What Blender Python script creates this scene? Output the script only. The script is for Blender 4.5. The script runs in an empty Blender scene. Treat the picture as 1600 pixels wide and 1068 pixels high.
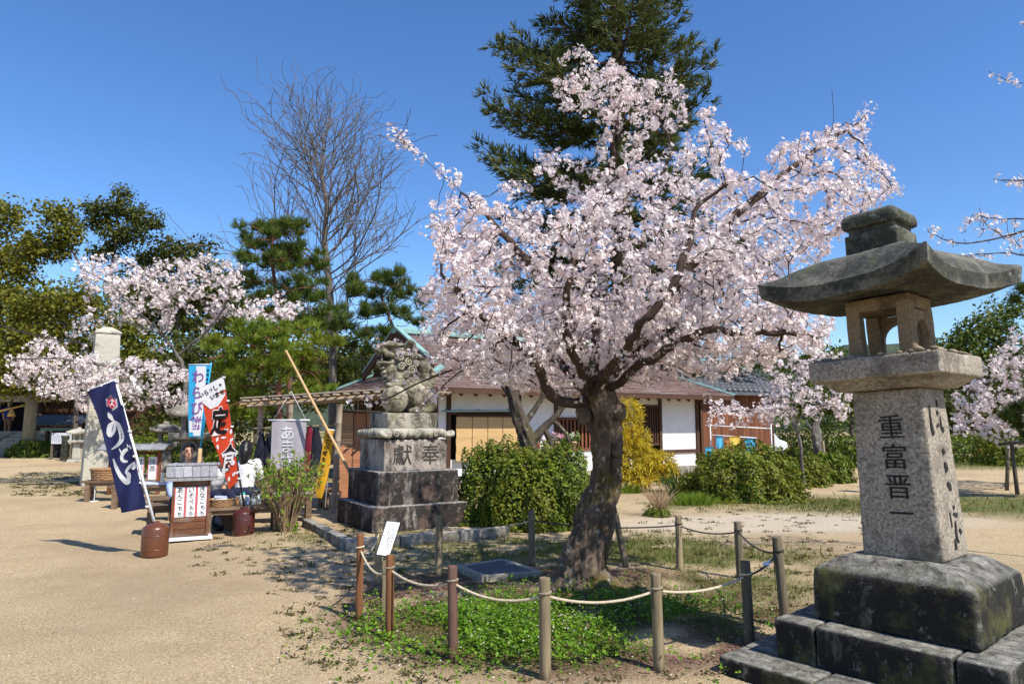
import bpy, bmesh, math, random
import numpy as np
from mathutils import Vector, Matrix, noise as mnoise
R = math.radians
random.seed(7)
RNG = np.random.default_rng(11)
S = bpy.context.scene
COL = S.collection

# ---------------------------------------------------------------- camera
F, HOR, CH = 1090.0, 660.0, 1.6
TH = math.atan((HOR - 534) / F)
cam_data = bpy.data.cameras.new("camera")
cam_data.sensor_width = 36.0
cam_data.lens = F * 36.0 / 1600.0
cam_data.clip_start = 0.05
cam_data.clip_end = 6000
cam = bpy.data.objects.new("camera", cam_data)
cam.location = (0, 0, CH)
cam.rotation_euler = (math.pi / 2 + TH, 0, 0)
COL.objects.link(cam)
S.camera = cam

# ---------------------------------------------------------------- sky, sun, exposure
SUN_AZ = Vector((0.72, -0.69)).normalized()       # horizontal direction towards the sun
SUN_EL = R(50)
world = bpy.data.worlds.new("World")
S.world = world
world.use_nodes = True
wn = world.node_tree
bg = wn.nodes["Background"]
sky = wn.nodes.new("ShaderNodeTexSky")
sky.sky_type = 'NISHITA'
sky.sun_disc = False
sky.sun_elevation = SUN_EL
sky.sun_rotation = math.atan2(SUN_AZ.x, SUN_AZ.y)
sky.air_density = 1.0
sky.dust_density = 0.3
sky.ozone_density = 5.0
hsv = wn.nodes.new("ShaderNodeHueSaturation")
hsv.inputs["Hue"].default_value = 0.506
hsv.inputs["Saturation"].default_value = 1.17
wn.links.new(sky.outputs[0], hsv.inputs["Color"])
wn.links.new(hsv.outputs[0], bg.inputs[0])
bg.inputs[1].default_value = 0.132
sun_data = bpy.data.lights.new("sun", 'SUN')
sun_data.energy = 4.6
sun_data.angle = R(0.53)
sun_data.color = (1.0, 0.94, 0.84)
sun = bpy.data.objects.new("sun", sun_data)
sd = Vector((SUN_AZ.x * math.cos(SUN_EL), SUN_AZ.y * math.cos(SUN_EL), math.sin(SUN_EL)))
sun.rotation_euler = (-sd).to_track_quat('-Z', 'Y').to_euler()
sun.location = sd * 40
COL.objects.link(sun)
S.view_settings.view_transform = 'Standard'
S.view_settings.look = 'None'
S.view_settings.gamma = 1.0
S.view_settings.exposure = 0.55
S.render.engine = 'CYCLES'
S.cycles.max_bounces = 6
S.cycles.transparent_max_bounces = 8
S.cycles.use_denoising = True

# ---------------------------------------------------------------- pixel rays to points of the place
def ray(px, py):
    u = (px - 800) / F; v = (534 - py) / F
    c, s = math.cos(TH), math.sin(TH)
    return (u, c - v * s, s + v * c)
def W(px, py, D):
    r = ray(px, py); t = D / r[1]
    return Vector((r[0] * t, D, CH + r[2] * t))
def G(px, py, z=0.0):
    r = ray(px, py); t = (z - CH) / r[2]
    return Vector((r[0] * t, r[1] * t, z))

# ---------------------------------------------------------------- object helpers
def tag(o, label=None, cat=None, group=None, kind=None):
    if label: o["label"] = label
    if cat: o["category"] = cat
    if group: o["group"] = group
    if kind: o["kind"] = kind
    return o
def thing(name, label, cat, loc=(0, 0, 0), rotz=0.0, group=None):
    o = bpy.data.objects.new(name, None)
    o.empty_display_size = 0.2
    COL.objects.link(o)
    o.location = loc; o.rotation_euler = (0, 0, rotz)
    return tag(o, label, cat, group)
def link(name, me, mats=None, parent=None, loc=None, rot=None):
    o = bpy.data.objects.new(name, me)
    COL.objects.link(o)
    if mats is not None:
        for m in (mats if isinstance(mats, (list, tuple)) else [mats]):
            me.materials.append(m)
    if parent: o.parent = parent
    if loc is not None: o.location = loc
    if rot is not None: o.rotation_euler = rot
    return o
def copy_tree(o, parent=None):
    c = o.copy(); COL.objects.link(c); c.parent = parent
    for ch in list(o.children):
        copy_tree(ch, c)
    return c

def np_mesh(name, V, Fs, smooth=False, matidx=None):
    """V (n,3); Fs (m,k) faces of equal size k"""
    V = np.asarray(V, np.float32); Fs = np.asarray(Fs, np.int32)
    me = bpy.data.meshes.new(name)
    m, k = Fs.shape
    me.vertices.add(len(V)); me.vertices.foreach_set("co", V.ravel())
    me.loops.add(m * k); me.loops.foreach_set("vertex_index", Fs.ravel())
    me.polygons.add(m)
    me.polygons.foreach_set("loop_start", np.arange(0, m * k, k, dtype=np.int32))
    if matidx is not None:
        me.polygons.foreach_set("material_index", np.asarray(matidx, np.int32))
    me.polygons.foreach_set("use_smooth", np.full(m, smooth, dtype=bool))
    me.update(calc_edges=True)
    return me

def smooth_path(pts, rad, sub=6):
    P = [Vector(p) for p in pts]; out = []; ro = []
    n = len(P)
    for i in range(n - 1):
        p0 = P[max(i - 1, 0)]; p1 = P[i]; p2 = P[i + 1]; p3 = P[min(i + 2, n - 1)]
        for k in range(sub):
            t = k / sub
            out.append(0.5 * ((2 * p1) + (p2 - p0) * t + (2 * p0 - 5 * p1 + 4 * p2 - p3) * t * t + (3 * p1 - p0 - 3 * p2 + p3) * t ** 3))
            ro.append(rad[i] * (1 - t) + rad[i + 1] * t)
    out.append(P[-1]); ro.append(rad[-1])
    return out, ro

class MB:
    def __init__(s): s.v = []; s.f = []; s.m = []; s.sm = []
    def add(s, V, Fs, mi=0, smooth=False):
        b = len(s.v)
        s.v += [tuple(x) for x in V]
        for f in Fs:
            s.f.append(tuple(i + b for i in f)); s.m.append(mi); s.sm.append(smooth)
    def box(s, c, d, rz=0.0, mi=0, M=None, taper=1.0):
        x, y, z = d[0] / 2, d[1] / 2, d[2] / 2
        V = [Vector((sx * x * (taper if sz > 0 else 1), sy * y * (taper if sz > 0 else 1), sz * z)) for sz in (-1, 1) for sy in (-1, 1) for sx in (-1, 1)]
        M = (Matrix.Translation(Vector(c)) @ (M.to_4x4() if M else Matrix.Rotation(rz, 4, 'Z')))
        V = [M @ p for p in V]
        s.add(V, [(0, 2, 3, 1), (4, 5, 7, 6), (0, 1, 5, 4), (2, 6, 7, 3), (0, 4, 6, 2), (1, 3, 7, 5)], mi)
    def beam(s, a, b, w, h, mi=0, up=(0, 0, 1)):
        a = Vector(a); b = Vector(b); d = (b - a); L = d.length; d.normalize()
        u = Vector(up); x = d.cross(u)
        if x.length < 1e-4: x = d.cross(Vector((0, 1, 0)))
        x.normalize(); z = x.cross(d)
        M = Matrix((x, d, z)).transposed()
        s.box((a + b) / 2, (w, L, h), M=M, mi=mi)
    def tube(s, pts, rad, n=8, mi=0, cap=True, smooth=True, jit=0.0):
        P = [Vector(p) for p in pts]
        if not isinstance(rad, (list, tuple)): rad = [rad] * len(P)
        V = []; Fs = []; prev = None
        for i, p in enumerate(P):
            d = (P[min(i + 1, len(P) - 1)] - P[max(i - 1, 0)])
            if d.length < 1e-9: d = Vector((0, 0, 1))
            d.normalize()
            if prev is None:
                x = d.cross(Vector((0, 0, 1)))
                if x.length < 1e-3: x = d.cross(Vector((0, 1, 0)))
            else:
                x = prev - d * prev.dot(d)
                if x.length < 1e-6: x = d.cross(Vector((0, 1, 0)))
            x.normalize(); y = d.cross(x); prev = x
            for k in range(n):
                a = 2 * math.pi * k / n
                r = rad[i] * (1 + (random.uniform(-jit, jit) if jit else 0))
                V.append(p + (x * math.cos(a) + y * math.sin(a)) * r)
        for i in range(len(P) - 1):
            for k in range(n):
                k2 = (k + 1) % n
                Fs.append((i * n + k, i * n + k2, (i + 1) * n + k2, (i + 1) * n + k))
        b = len(V)
        s.add(V, Fs, mi, smooth)
        if cap:
            o = len(s.v) - b
            s.f.append(tuple(o + k for k in reversed(range(n)))); s.m.append(mi); s.sm.append(False)
            s.f.append(tuple(o + (len(P) - 1) * n + k for k in range(n))); s.m.append(mi); s.sm.append(False)
    def lathe(s, prof, n=20, c=(0, 0, 0), mi=0, smooth=True):
        c = Vector(c); V = []; Fs = []
        for r, z in prof:
            for k in range(n):
                a = 2 * math.pi * k / n
                V.append(c + Vector((r * math.cos(a), r * math.sin(a), z)))
        for i in range(len(prof) - 1):
            for k in range(n):
                k2 = (k + 1) % n
                Fs.append((i * n + k, i * n + k2, (i + 1) * n + k2, (i + 1) * n + k))
        b = len(s.v)
        s.add(V, Fs, mi, smooth)
        s.f.append(tuple(b + k for k in reversed(range(n)))); s.m.append(mi); s.sm.append(False)
        s.f.append(tuple(b + (len(prof) - 1) * n + k for k in range(n))); s.m.append(mi); s.sm.append(False)
    def ell(s, c, r, M=None, seg=14, ring=9, mi=0):
        c = Vector(c); V = []; Fs = []
        if not isinstance(r, (list, tuple)): r = (r, r, r)
        for i in range(ring + 1):
            t = math.pi * i / ring
            for k in range(seg):
                a = 2 * math.pi * k / seg
                p = Vector((r[0] * math.sin(t) * math.cos(a), r[1] * math.sin(t) * math.sin(a), -r[2] * math.cos(t)))
                if M: p = M @ p
                V.append(c + p)
        for i in range(ring):
            for k in range(seg):
                k2 = (k + 1) % seg
                Fs.append((i * seg + k, i * seg + k2, (i + 1) * seg + k2, (i + 1) * seg + k))
        s.add(V, Fs, mi, True)
    def quad(s, a, b, c, d, mi=0): s.add([a, b, c, d], [(0, 1, 2, 3)], mi)
    def mesh(s, name):
        me = bpy.data.meshes.new(name)
        me.from_pydata([tuple(x) for x in s.v], [], s.f)
        me.polygons.foreach_set("material_index", s.m)
        me.polygons.foreach_set("use_smooth", s.sm)
        me.update()
        return me
    def build(s, name, mats, parent=None, loc=None, rot=None):
        return link(name, s.mesh(name), mats, parent, loc, rot)

def bevel_mesh(me, w, seg=2, ang=30):
    bm = bmesh.new(); bm.from_mesh(me)
    bmesh.ops.remove_doubles(bm, verts=bm.verts, dist=1e-5)
    ed = [e for e in bm.edges if len(e.link_faces) == 2 and e.calc_face_angle(0) > R(ang)]
    bmesh.ops.bevel(bm, geom=ed, offset=w, segments=seg, affect='EDGES', profile=0.6)
    bm.to_mesh(me); bm.free(); me.update()
    return me
def stone(name, pts_or_dims, mat, parent, loc=(0, 0, 0), bev=0.02, cut=10, amp=0.008, freq=6.0, rz=0.0, taper=1.0, seed=0.0, top=None):
    """weathered stone block: bevelled, cut up, edges and faces uneven. base at z = 0"""
    d = pts_or_dims
    bm = bmesh.new()
    bmesh.ops.create_cube(bm, size=1.0)
    for v in bm.verts:
        t = taper if v.co.z > 0 else 1.0
        v.co = Vector((v.co.x * d[0] * t, v.co.y * d[1] * t, (v.co.z + 0.5) * d[2]))
    if top:   # cap shape: extra narrowed ring on top (height, inset)
        f = [f for f in bm.faces if f.normal.z > 0.9]
        r = bmesh.ops.extrude_face_region(bm, geom=f)
        vs = [e for e in r['geom'] if isinstance(e, bmesh.types.BMVert)]
        bmesh.ops.delete(bm, geom=f, context='FACES')
        for v in vs:
            v.co.z += top[0]; v.co.x *= top[1]; v.co.y *= top[1]
    ed = [e for e in bm.edges if e.calc_face_angle(0) > R(15)]
    bmesh.ops.bevel(bm, geom=ed, offset=bev, segments=2, affect='EDGES', profile=0.55)
    for _ in range(3):
        L = max(d) / cut
        es = [e for e in bm.edges if e.calc_length() > L * 1.5]
        if not es: break
        bmesh.ops.subdivide_edges(bm, edges=es, cuts=2 if cut > 8 else 1, use_grid_fill=True)
    o3 = Vector((seed * 3.7, seed * 1.3, seed * 7.1))
    bm.normal_update()
    for v in bm.verts:
        q = v.co * freq + o3
        n = mnoise.noise(q) * 0.6 + mnoise.noise(q * 2.7) * 0.3 + mnoise.noise(q * 6.1) * 0.2
        v.co += v.normal * n * amp
    for f in bm.faces: f.smooth = True
    me = bpy.data.meshes.new(name)
    bm.to_mesh(me); bm.free()
    return link(name, me, mat, parent, loc, (0, 0, rz))

def remeshed(mb, name, mat, parent=None, voxel=0.02, smooth=4, loc=None, rot=None, disp=None):
    """one continuous skin over overlapping volumes"""
    me = mb.mesh(name + "_src")
    o = bpy.data.objects.new("tmp_src", me); COL.objects.link(o)
    m = o.modifiers.new("r", 'REMESH'); m.mode = 'VOXEL'; m.voxel_size = voxel
    m2 = o.modifiers.new("s", 'SMOOTH'); m2.iterations = smooth; m2.factor = 0.5
    dg = bpy.context.evaluated_depsgraph_get()
    out = bpy.data.meshes.new_from_object(o.evaluated_get(dg))
    bpy.data.objects.remove(o); bpy.data.meshes.remove(me)
    out.name = name
    if disp:
        amp, fr = disp
        n = len(out.vertices)
        co = np.empty(n * 3, np.float32); no = np.empty(n * 3, np.float32)
        out.vertices.foreach_get("co", co); out.vertices.foreach_get("normal", no)
        co = co.reshape(-1, 3); no = no.reshape(-1, 3)
        h = np.array([mnoise.noise(Vector(c) * fr) + 0.5 * mnoise.noise(Vector(c) * fr * 2.3) for c in co.tolist()])
        co += no * (amp * h)[:, None]
        out.vertices.foreach_set("co", co.ravel()); out.update()
    out.polygons.foreach_set("use_smooth", [True] * len(out.polygons))
    return link(name, out, mat, parent, loc, rot)

_font_cache = {}
def text_mesh(txt, size, bold=0.0, extrude=0.0, sx=1.0, shear=0.0):
    cu = bpy.data.curves.new("t", 'FONT')
    cu.body = txt; cu.size = size; cu.align_x = 'CENTER'; cu.align_y = 'CENTER'
    cu.offset = bold; cu.extrude = extrude; cu.shear = shear
    cu.resolution_u = 3
    o = bpy.data.objects.new("t", cu); COL.objects.link(o)
    dg = bpy.context.evaluated_depsgraph_get()
    me = bpy.data.meshes.new_from_object(o.evaluated_get(dg))
    bpy.data.objects.remove(o); bpy.data.curves.remove(cu)
    if len(me.vertices):
        co = np.empty(len(me.vertices) * 3, np.float32); me.vertices.foreach_get("co", co); co = co.reshape(-1, 3)
        mid = (co.min(0) + co.max(0)) / 2
        co -= mid; co[:, 0] *= sx
        me.vertices.foreach_set("co", co.ravel()); me.update()
    return me
def brush(strokes, n=5):
    """flat brush strokes in the x-z plane: list of [(x, z, width), ...]"""
    mb = MB()
    for k, st in enumerate(strokes):
        pts, w = smooth_path([(p[0], -0.0004 * k, p[1]) for p in st], [p[2] for p in st], n)
        L = []; Rr = []
        for i, p in enumerate(pts):
            d = pts[min(i + 1, len(pts) - 1)] - pts[max(i - 1, 0)]
            nrm = Vector((-d.z, 0, d.x))
            if nrm.length < 1e-9: nrm = Vector((1, 0, 0))
            nrm.normalize()
            L.append(p + nrm * w[i] / 2); Rr.append(p - nrm * w[i] / 2)
        V = L + Rr; m = len(L)
        mb.add(V, [(i, i + 1, m + i + 1, m + i) for i in range(m - 1)])
    return mb

# ---------------------------------------------------------------- materials
def new_mat(name):
    m = bpy.data.materials.new(name); m.use_nodes = True
    nt = m.node_tree
    return m, nt, nt.nodes["Principled BSDF"], nt.nodes["Material Output"]
def nd(nt, t, **kw):
    n = nt.nodes.new(t)
    for k, v in kw.items():
        if k.startswith('i_'):
            key = k[2:]
            n.inputs[int(key) if key.isdigit() else key].default_value = v
        else: setattr(n, k, v)
    return n
def c4(c): return (c[0], c[1], c[2], 1.0)
def ramp(nt, stops, interp='LINEAR'):
    r = nt.nodes.new("ShaderNodeValToRGB"); cr = r.color_ramp; cr.interpolation = interp
    while len(cr.elements) < len(stops): cr.elements.new(0.5)
    for e, (p, c) in zip(cr.elements, stops):
        e.position = p; e.color = c4(c) if len(c) == 3 else c
    return r
def noise_node(nt, scale, detail=4, rough=0.6, vec=None, stretch=None, dist=0.0):
    n = nd(nt, "ShaderNodeTexNoise"); n.inputs["Scale"].default_value = scale
    n.inputs["Detail"].default_value = detail; n.inputs["Roughness"].default_value = rough
    n.inputs["Distortion"].default_value = dist
    if vec is not None:
        if stretch:
            mp = nd(nt, "ShaderNodeMapping"); mp.inputs["Scale"].default_value = stretch
            nt.links.new(vec, mp.inputs[0]); vec = mp.outputs[0]
        nt.links.new(vec, n.inputs["Vector"])
    return n
def mixc(nt, fac, a, b, mode='MIX'):
    m = nd(nt, "ShaderNodeMix", data_type='RGBA', blend_type=mode)
    for sock, v in ((m.inputs[0], fac), (m.inputs[6], a), (m.inputs[7], b)):
        if hasattr(v, 'is_output') or isinstance(v, bpy.types.NodeSocket): nt.links.new(v, sock)
        elif isinstance(v, (int, float)): sock.default_value = v
        else: sock.default_value = c4(v)
    return m.outputs[2]
def maprange(nt, v, a, b, lo=0.0, hi=1.0):
    m = nd(nt, "ShaderNodeMapRange"); nt.links.new(v, m.inputs[0])
    for i, x in enumerate((a, b, lo, hi)): m.inputs[i + 1].default_value = x
    return m.outputs[0]
def add_bump(nt, b, h, strength=0.4, dist=0.02):
    bp = nd(nt, "ShaderNodeBump"); bp.inputs["Strength"].default_value = strength; bp.inputs["Distance"].default_value = dist
    nt.links.new(h, bp.inputs["Height"]); nt.links.new(bp.outputs[0], b.inputs["Normal"])

def m_plain(name, col, rough=0.6, var=0.12, scale=6, bump=0.0, metal=0.0, coords='Object', stretch=None, isl=0.0, spec=0.3):
    m, nt, b, out = new_mat(name)
    tc = nd(nt, "ShaderNodeTexCoord")
    n = noise_node(nt, scale, 5, 0.65, tc.outputs[coords], stretch)
    lo = tuple(c * (1 - var) for c in col); hi = tuple(min(1, c * (1 + var)) for c in col)
    r = ramp(nt, [(0.3, lo), (0.7, hi)])
    nt.links.new(n.outputs[0], r.inputs[0])
    o = r.outputs[0]
    if isl:
        g = nd(nt, "ShaderNodeObjectInfo")
        v = maprange(nt, g.outputs["Random"], 0, 1, 1 - isl, 1 + isl)
        hs = nd(nt, "ShaderNodeHueSaturation"); nt.links.new(v, hs.inputs["Value"]); nt.links.new(o, hs.inputs["Color"]); o = hs.outputs[0]
    nt.links.new(o, b.inputs["Base Color"])
    b.inputs["Roughness"].default_value = rough; b.inputs["Metallic"].default_value = metal
    b.inputs["Specular IOR Level"].default_value = spec
    if bump: add_bump(nt, b, n.outputs[0], bump, 0.01)
    return m
def m_stone(name, base, dark, light, moss=None, dark_amt=0.5, scale=3.0, grain=90, drips=0.0, gr_amt=0.35, top_light=0.0):
    """granite: grain, dark weather stains, pale lichen, moss"""
    m, nt, b, out = new_mat(name)
    tc = nd(nt, "ShaderNodeTexCoord"); V = tc.outputs["Object"]
    g = noise_node(nt, grain, 2, 0.7, V)
    g2 = noise_node(nt, grain * 0.35, 3, 0.7, V)
    lo = tuple(c * (1 - gr_amt) for c in base); hi = tuple(min(1, c * (1 + gr_amt)) for c in base)
    r = ramp(nt, [(0.32, lo), (0.66, hi)]); nt.links.new(g.outputs[0], r.inputs[0])
    col = r.outputs[0]
    st = noise_node(nt, scale, 9, 0.76, V, (1, 1, 0.45) if drips else None, 0.25)
    f = maprange(nt, st.outputs[0], 0.62 - dark_amt * 0.35, 0.72 - dark_amt * 0.3)
    col = mixc(nt, f, col, dark)
    li = noise_node(nt, scale * 4.2, 8, 0.78, V, None, 0.3)
    f2 = maprange(nt, li.outputs[0], 0.57, 0.68, 0, 0.65)
    col = mixc(nt, f2, col, light)
    if moss:
        mo = noise_node(nt, scale * 1.3, 6, 0.7, V)
        f3 = maprange(nt, mo.outputs[0], 0.52, 0.68, 0, 0.75)
        col = mixc(nt, f3, col, moss)
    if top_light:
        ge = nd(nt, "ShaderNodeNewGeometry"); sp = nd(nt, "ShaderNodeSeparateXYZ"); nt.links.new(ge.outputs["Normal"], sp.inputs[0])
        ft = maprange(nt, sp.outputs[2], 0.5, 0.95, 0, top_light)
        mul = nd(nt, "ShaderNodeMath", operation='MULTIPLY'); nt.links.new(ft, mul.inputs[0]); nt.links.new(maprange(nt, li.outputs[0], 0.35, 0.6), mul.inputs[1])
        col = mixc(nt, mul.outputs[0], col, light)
    gp = nd(nt, "ShaderNodeNewGeometry")
    we = nd(nt, "ShaderNodeMath", operation='MULTIPLY'); nt.links.new(maprange(nt, gp.outputs["Pointiness"], 0.53, 0.60, 0, 0.5), we.inputs[0]); nt.links.new(maprange(nt, g2.outputs[0], 0.35, 0.6), we.inputs[1])
    col = mixc(nt, we.outputs[0], col, light)
    nt.links.new(col, b.inputs["Base Color"])
    b.inputs["Roughness"].default_value = 0.9
    b.inputs["Specular IOR Level"].default_value = 0.2
    ad = nd(nt, "ShaderNodeMath", operation='ADD'); nt.links.new(g2.outputs[0], ad.inputs[0]); nt.links.new(g.outputs[0], ad.inputs[1])
    add_bump(nt, b, ad.outputs[0], 0.55, 0.012)
    return m
def m_wood(name, c1, c2, rough=0.75, scale=4.0, stretch=(9, 9, 0.7), bump=0.3, grey=None, isl=0.15):
    m, nt, b, out = new_mat(name)
    tc = nd(nt, "ShaderNodeTexCoord"); oi = nd(nt, "ShaderNodeObjectInfo")
    va = nd(nt, "ShaderNodeVectorMath", operation='ADD'); nt.links.new(tc.outputs["Object"], va.inputs[0]); nt.links.new(oi.outputs["Random"], va.inputs[1])
    n = noise_node(nt, scale, 6, 0.7, va.outputs[0], stretch, 0.5)
    r = ramp(nt, [(0.28, c1), (0.72, c2)]); nt.links.new(n.outputs[0], r.inputs[0])
    col = r.outputs[0]
    if grey:
        n2 = noise_node(nt, 2.3, 5, 0.7, va.outputs[0]); col = mixc(nt, maprange(nt, n2.outputs[0], 0.45, 0.62), col, grey)
    v = maprange(nt, oi.outputs["Random"], 0, 1, 1 - isl, 1 + isl)
    hs = nd(nt, "ShaderNodeHueSaturation"); nt.links.new(v, hs.inputs["Value"]); nt.links.new(col, hs.inputs["Color"])
    nt.links.new(hs.outputs[0], b.inputs["Base Color"]); b.inputs["Roughness"].default_value = rough
    b.inputs["Specular IOR Level"].default_value = 0.25
    add_bump(nt, b, n.outputs[0], bump, 0.01)
    return m
def m_leaf(name, cols, trans=0.35, rough=0.5, clump=None, clump_scale=0.6, spec=0.25, tcol=None):
    """leaves: colour differs leaf by leaf and clump by clump, light comes through"""
    m, nt, b, out = new_mat(name)
    ge = nd(nt, "ShaderNodeNewGeometry")
    st = [(i / max(1, len(cols) - 1), c) for i, c in enumerate(cols)]
    r = ramp(nt, st); nt.links.new(ge.outputs["Random Per Island"], r.inputs[0])
    col = r.outputs[0]
    if clump:
        tc = nd(nt, "ShaderNodeTexCoord"); n = noise_node(nt, clump_scale, 3, 0.6, tc.outputs["Object"])
        col = mixc(nt, maprange(nt, n.outputs[0], 0.42, 0.6, 0, 0.75), col, clump)
    nt.links.new(col, b.inputs["Base Color"]); b.inputs["Roughness"].default_value = rough
    b.inputs["Specular IOR Level"].default_value = spec
    t = nd(nt, "ShaderNodeBsdfTranslucent")
    if tcol: nt.links.new(mixc(nt, 0.6, col, tcol), t.inputs[0])
    else: nt.links.new(col, t.inputs[0])
    mx = nd(nt, "ShaderNodeMixShader"); mx.inputs[0].default_value = trans
    nt.links.new(b.outputs[0], mx.inputs[1]); nt.links.new(t.outputs[0], mx.inputs[2]); nt.links.new(mx.outputs[0], out.inputs[0])
    return m
def m_bark(name, c1, c2, moss=None, lichen=None, scale=5.0, stretch=(1, 1, 0.35), bump=0.8):
    m, nt, b, out = new_mat(name)
    tc = nd(nt, "ShaderNodeTexCoord"); V = tc.outputs["Object"]
    n = noise_node(nt, scale, 8, 0.7, V, stretch, 0.8)
    r = ramp(nt, [(0.3, c1), (0.68, c2)]); nt.links.new(n.outputs[0], r.inputs[0]); col = r.outputs[0]
    if moss:
        n2 = noise_node(nt, 2.6, 6, 0.7, V); col = mixc(nt, maprange(nt, n2.outputs[0], 0.5, 0.62, 0, 0.8), col, moss)
    if lichen:
        n3 = noise_node(nt, 9.0, 5, 0.65, V); col = mixc(nt, maprange(nt, n3.outputs[0], 0.6, 0.66, 0, 0.8), col, lichen)
    nt.links.new(col, b.inputs["Base Color"]); b.inputs["Roughness"].default_value = 0.92
    b.inputs["Specular IOR Level"].default_value = 0.15
    add_bump(nt, b, n.outputs[0], bump, 0.03)
    return m

# ---------------------------------------------------------------- growing things
def in_poly(P, poly):
    x, y = P[:, 0], P[:, 1]; ins = np.zeros(len(P), bool); n = len(poly)
    for i in range(n):
        x1, y1 = poly[i]; x2, y2 = poly[(i + 1) % n]
        c = ((y1 > y) != (y2 > y)) & (x < (x2 - x1) * (y - y1) / (y2 - y1 + 1e-9) + x1)
        ins ^= c
    return ins
def poly_points(poly, n, D, thick, rng, weight=None):
    """points filling the volume of a crown: outline as seen from the path, real depth around D"""
    pl = np.array(poly, float); lo, hi = pl.min(0), pl.max(0); out = []
    cx, cy = pl.mean(0); hw = (hi - lo) / 2
    while len(out) < n:
        q = rng.uniform(lo, hi, (n, 2)); q = q[in_poly(q, poly)]
        for px, py in q:
            e = math.hypot((px - cx) / hw[0], (py - cy) / hw[1])
            if weight and rng.random() > weight(px, py): continue
            T = thick * math.sqrt(max(0.08, 1 - min(1, e) ** 2))
            out.append(W(px, py, D + rng.uniform(-T, T)))
            if len(out) >= n: break
    return np.array(out)

def colonize(attr, start, parents, step=0.1, dinf=2.0, dkill=0.15, iters=140, rng=RNG, wig=0.15, lift=0.0):
    A = np.array(attr, float); N = [np.array(p, float) for p in start]; Pa = list(parents)
    arr = np.array(N); d = np.linalg.norm(A[:, None] - arr[None], axis=2)
    near = d.argmin(1); nd_ = d.min(1); alive = np.ones(len(A), bool)
    tried = {}
    for it in range(iters):
        use = alive & (nd_ < dinf)
        if not use.any(): break
        idx = np.nonzero(use)[0]
        dirs = {}
        for i in idx:
            v = A[i] - N[near[i]]; l = np.linalg.norm(v)
            if l > 1e-6:
                k = near[i]
                dirs[k] = dirs.get(k, 0) + v / l
        new = []
        for k, v in dirs.items():
            l = np.linalg.norm(v)
            if l < 1e-6: continue
            v = v / l + rng.normal(0, wig, 3) + np.array((0, 0, lift)); v /= np.linalg.norm(v)
            if tried.get(k, 0) > 3: continue
            tried[k] = tried.get(k, 0) + 1
            new.append((N[k] + v * step, k))
        if not new: break
        b = len(N)
        for p, k in new: N.append(p); Pa.append(k)
        NA = np.array([p for p, _ in new])
        ii = np.nonzero(alive)[0]
        dd = np.linalg.norm(A[ii][:, None] - NA[None], axis=2)
        m = dd.min(1); am = dd.argmin(1); upd = m < nd_[ii]
        nd_[ii[upd]] = m[upd]; near[ii[upd]] = am[upd] + b
        alive &= nd_ > dkill
    return np.array(N), Pa

def radii_of(Pa, tip=0.004, e=2.3, base_r=None):
    n = len(Pa); ch = [0.0] * n; r = [0.0] * n
    for i in range(n - 1, -1, -1):
        r[i] = max(tip, ch[i] ** (1 / e)) if ch[i] else tip
        if Pa[i] >= 0: ch[Pa[i]] += r[i] ** e
    return r
def limb_mesh(mb, N, Pa, r, nside=5, rmin=0.0, skip_thick=None):
    n = len(Pa); kids = [[] for _ in range(n)]
    for i, p in enumerate(Pa):
        if p >= 0: kids[p].append(i)
    roots = [i for i in range(n) if Pa[i] < 0]
    stack = [(k, None) for k in roots]
    while stack:
        i, par = stack.pop()
        ch = [par] if par is not None else []
        ch.append(i); c = i
        while kids[c]:
            ks = sorted(kids[c], key=lambda k: -r[k])
            for k in ks[1:]: stack.append((k, c))
            c = ks[0]; ch.append(c)
        if len(ch) > 1:
            rr = [r[k] for k in ch]
            if par is not None: rr[0] = rr[1]
            sides = nside if rr[0] > 0.02 else (4 if rr[0] > 0.008 else 3)
            if rr[0] > 0.08: sides = 10
            mb.tube([N[k] for k in ch], rr, sides, cap=False)
    return kids

def instances(tmplV, tmplF, pos, scale, rng, dirs=None, tilt=None, flat=None):
    """many copies of one small leaf or flower: random turn (or pointing along dirs), one mesh"""
    n = len(pos); k = len(tmplV); T = np.asarray(tmplV, float)
    if dirs is None:
        d = rng.normal(0, 1, (n, 3))
    else: d = np.asarray(dirs, float) + rng.normal(0, 1, (n, 3)) * (tilt or 0.0)
    d /= np.linalg.norm(d, axis=1)[:, None] + 1e-9
    a = rng.normal(0, 1, (n, 3)); x = np.cross(a, d); x /= np.linalg.norm(x, axis=1)[:, None] + 1e-9
    y = np.cross(d, x)
    sc = np.broadcast_to(np.asarray(scale, float), (n,))
    V = (T[None, :, 0, None] * x[:, None] + T[None, :, 1, None] * y[:, None] + T[None, :, 2, None] * d[:, None]) * sc[:, None, None] + np.asarray(pos)[:, None]
    Fs = (np.asarray(tmplF)[None] + (np.arange(n) * k)[:, None, None])
    return V.reshape(-1, 3), Fs.reshape(-1, np.asarray(tmplF).shape[1])
def join_np(parts):
    Vs = []; Fs = []; b = 0
    for V, Fq in parts:
        Vs.append(V); Fs.append(Fq + b); b += len(V)
    return np.concatenate(Vs), np.concatenate(Fs)

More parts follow.
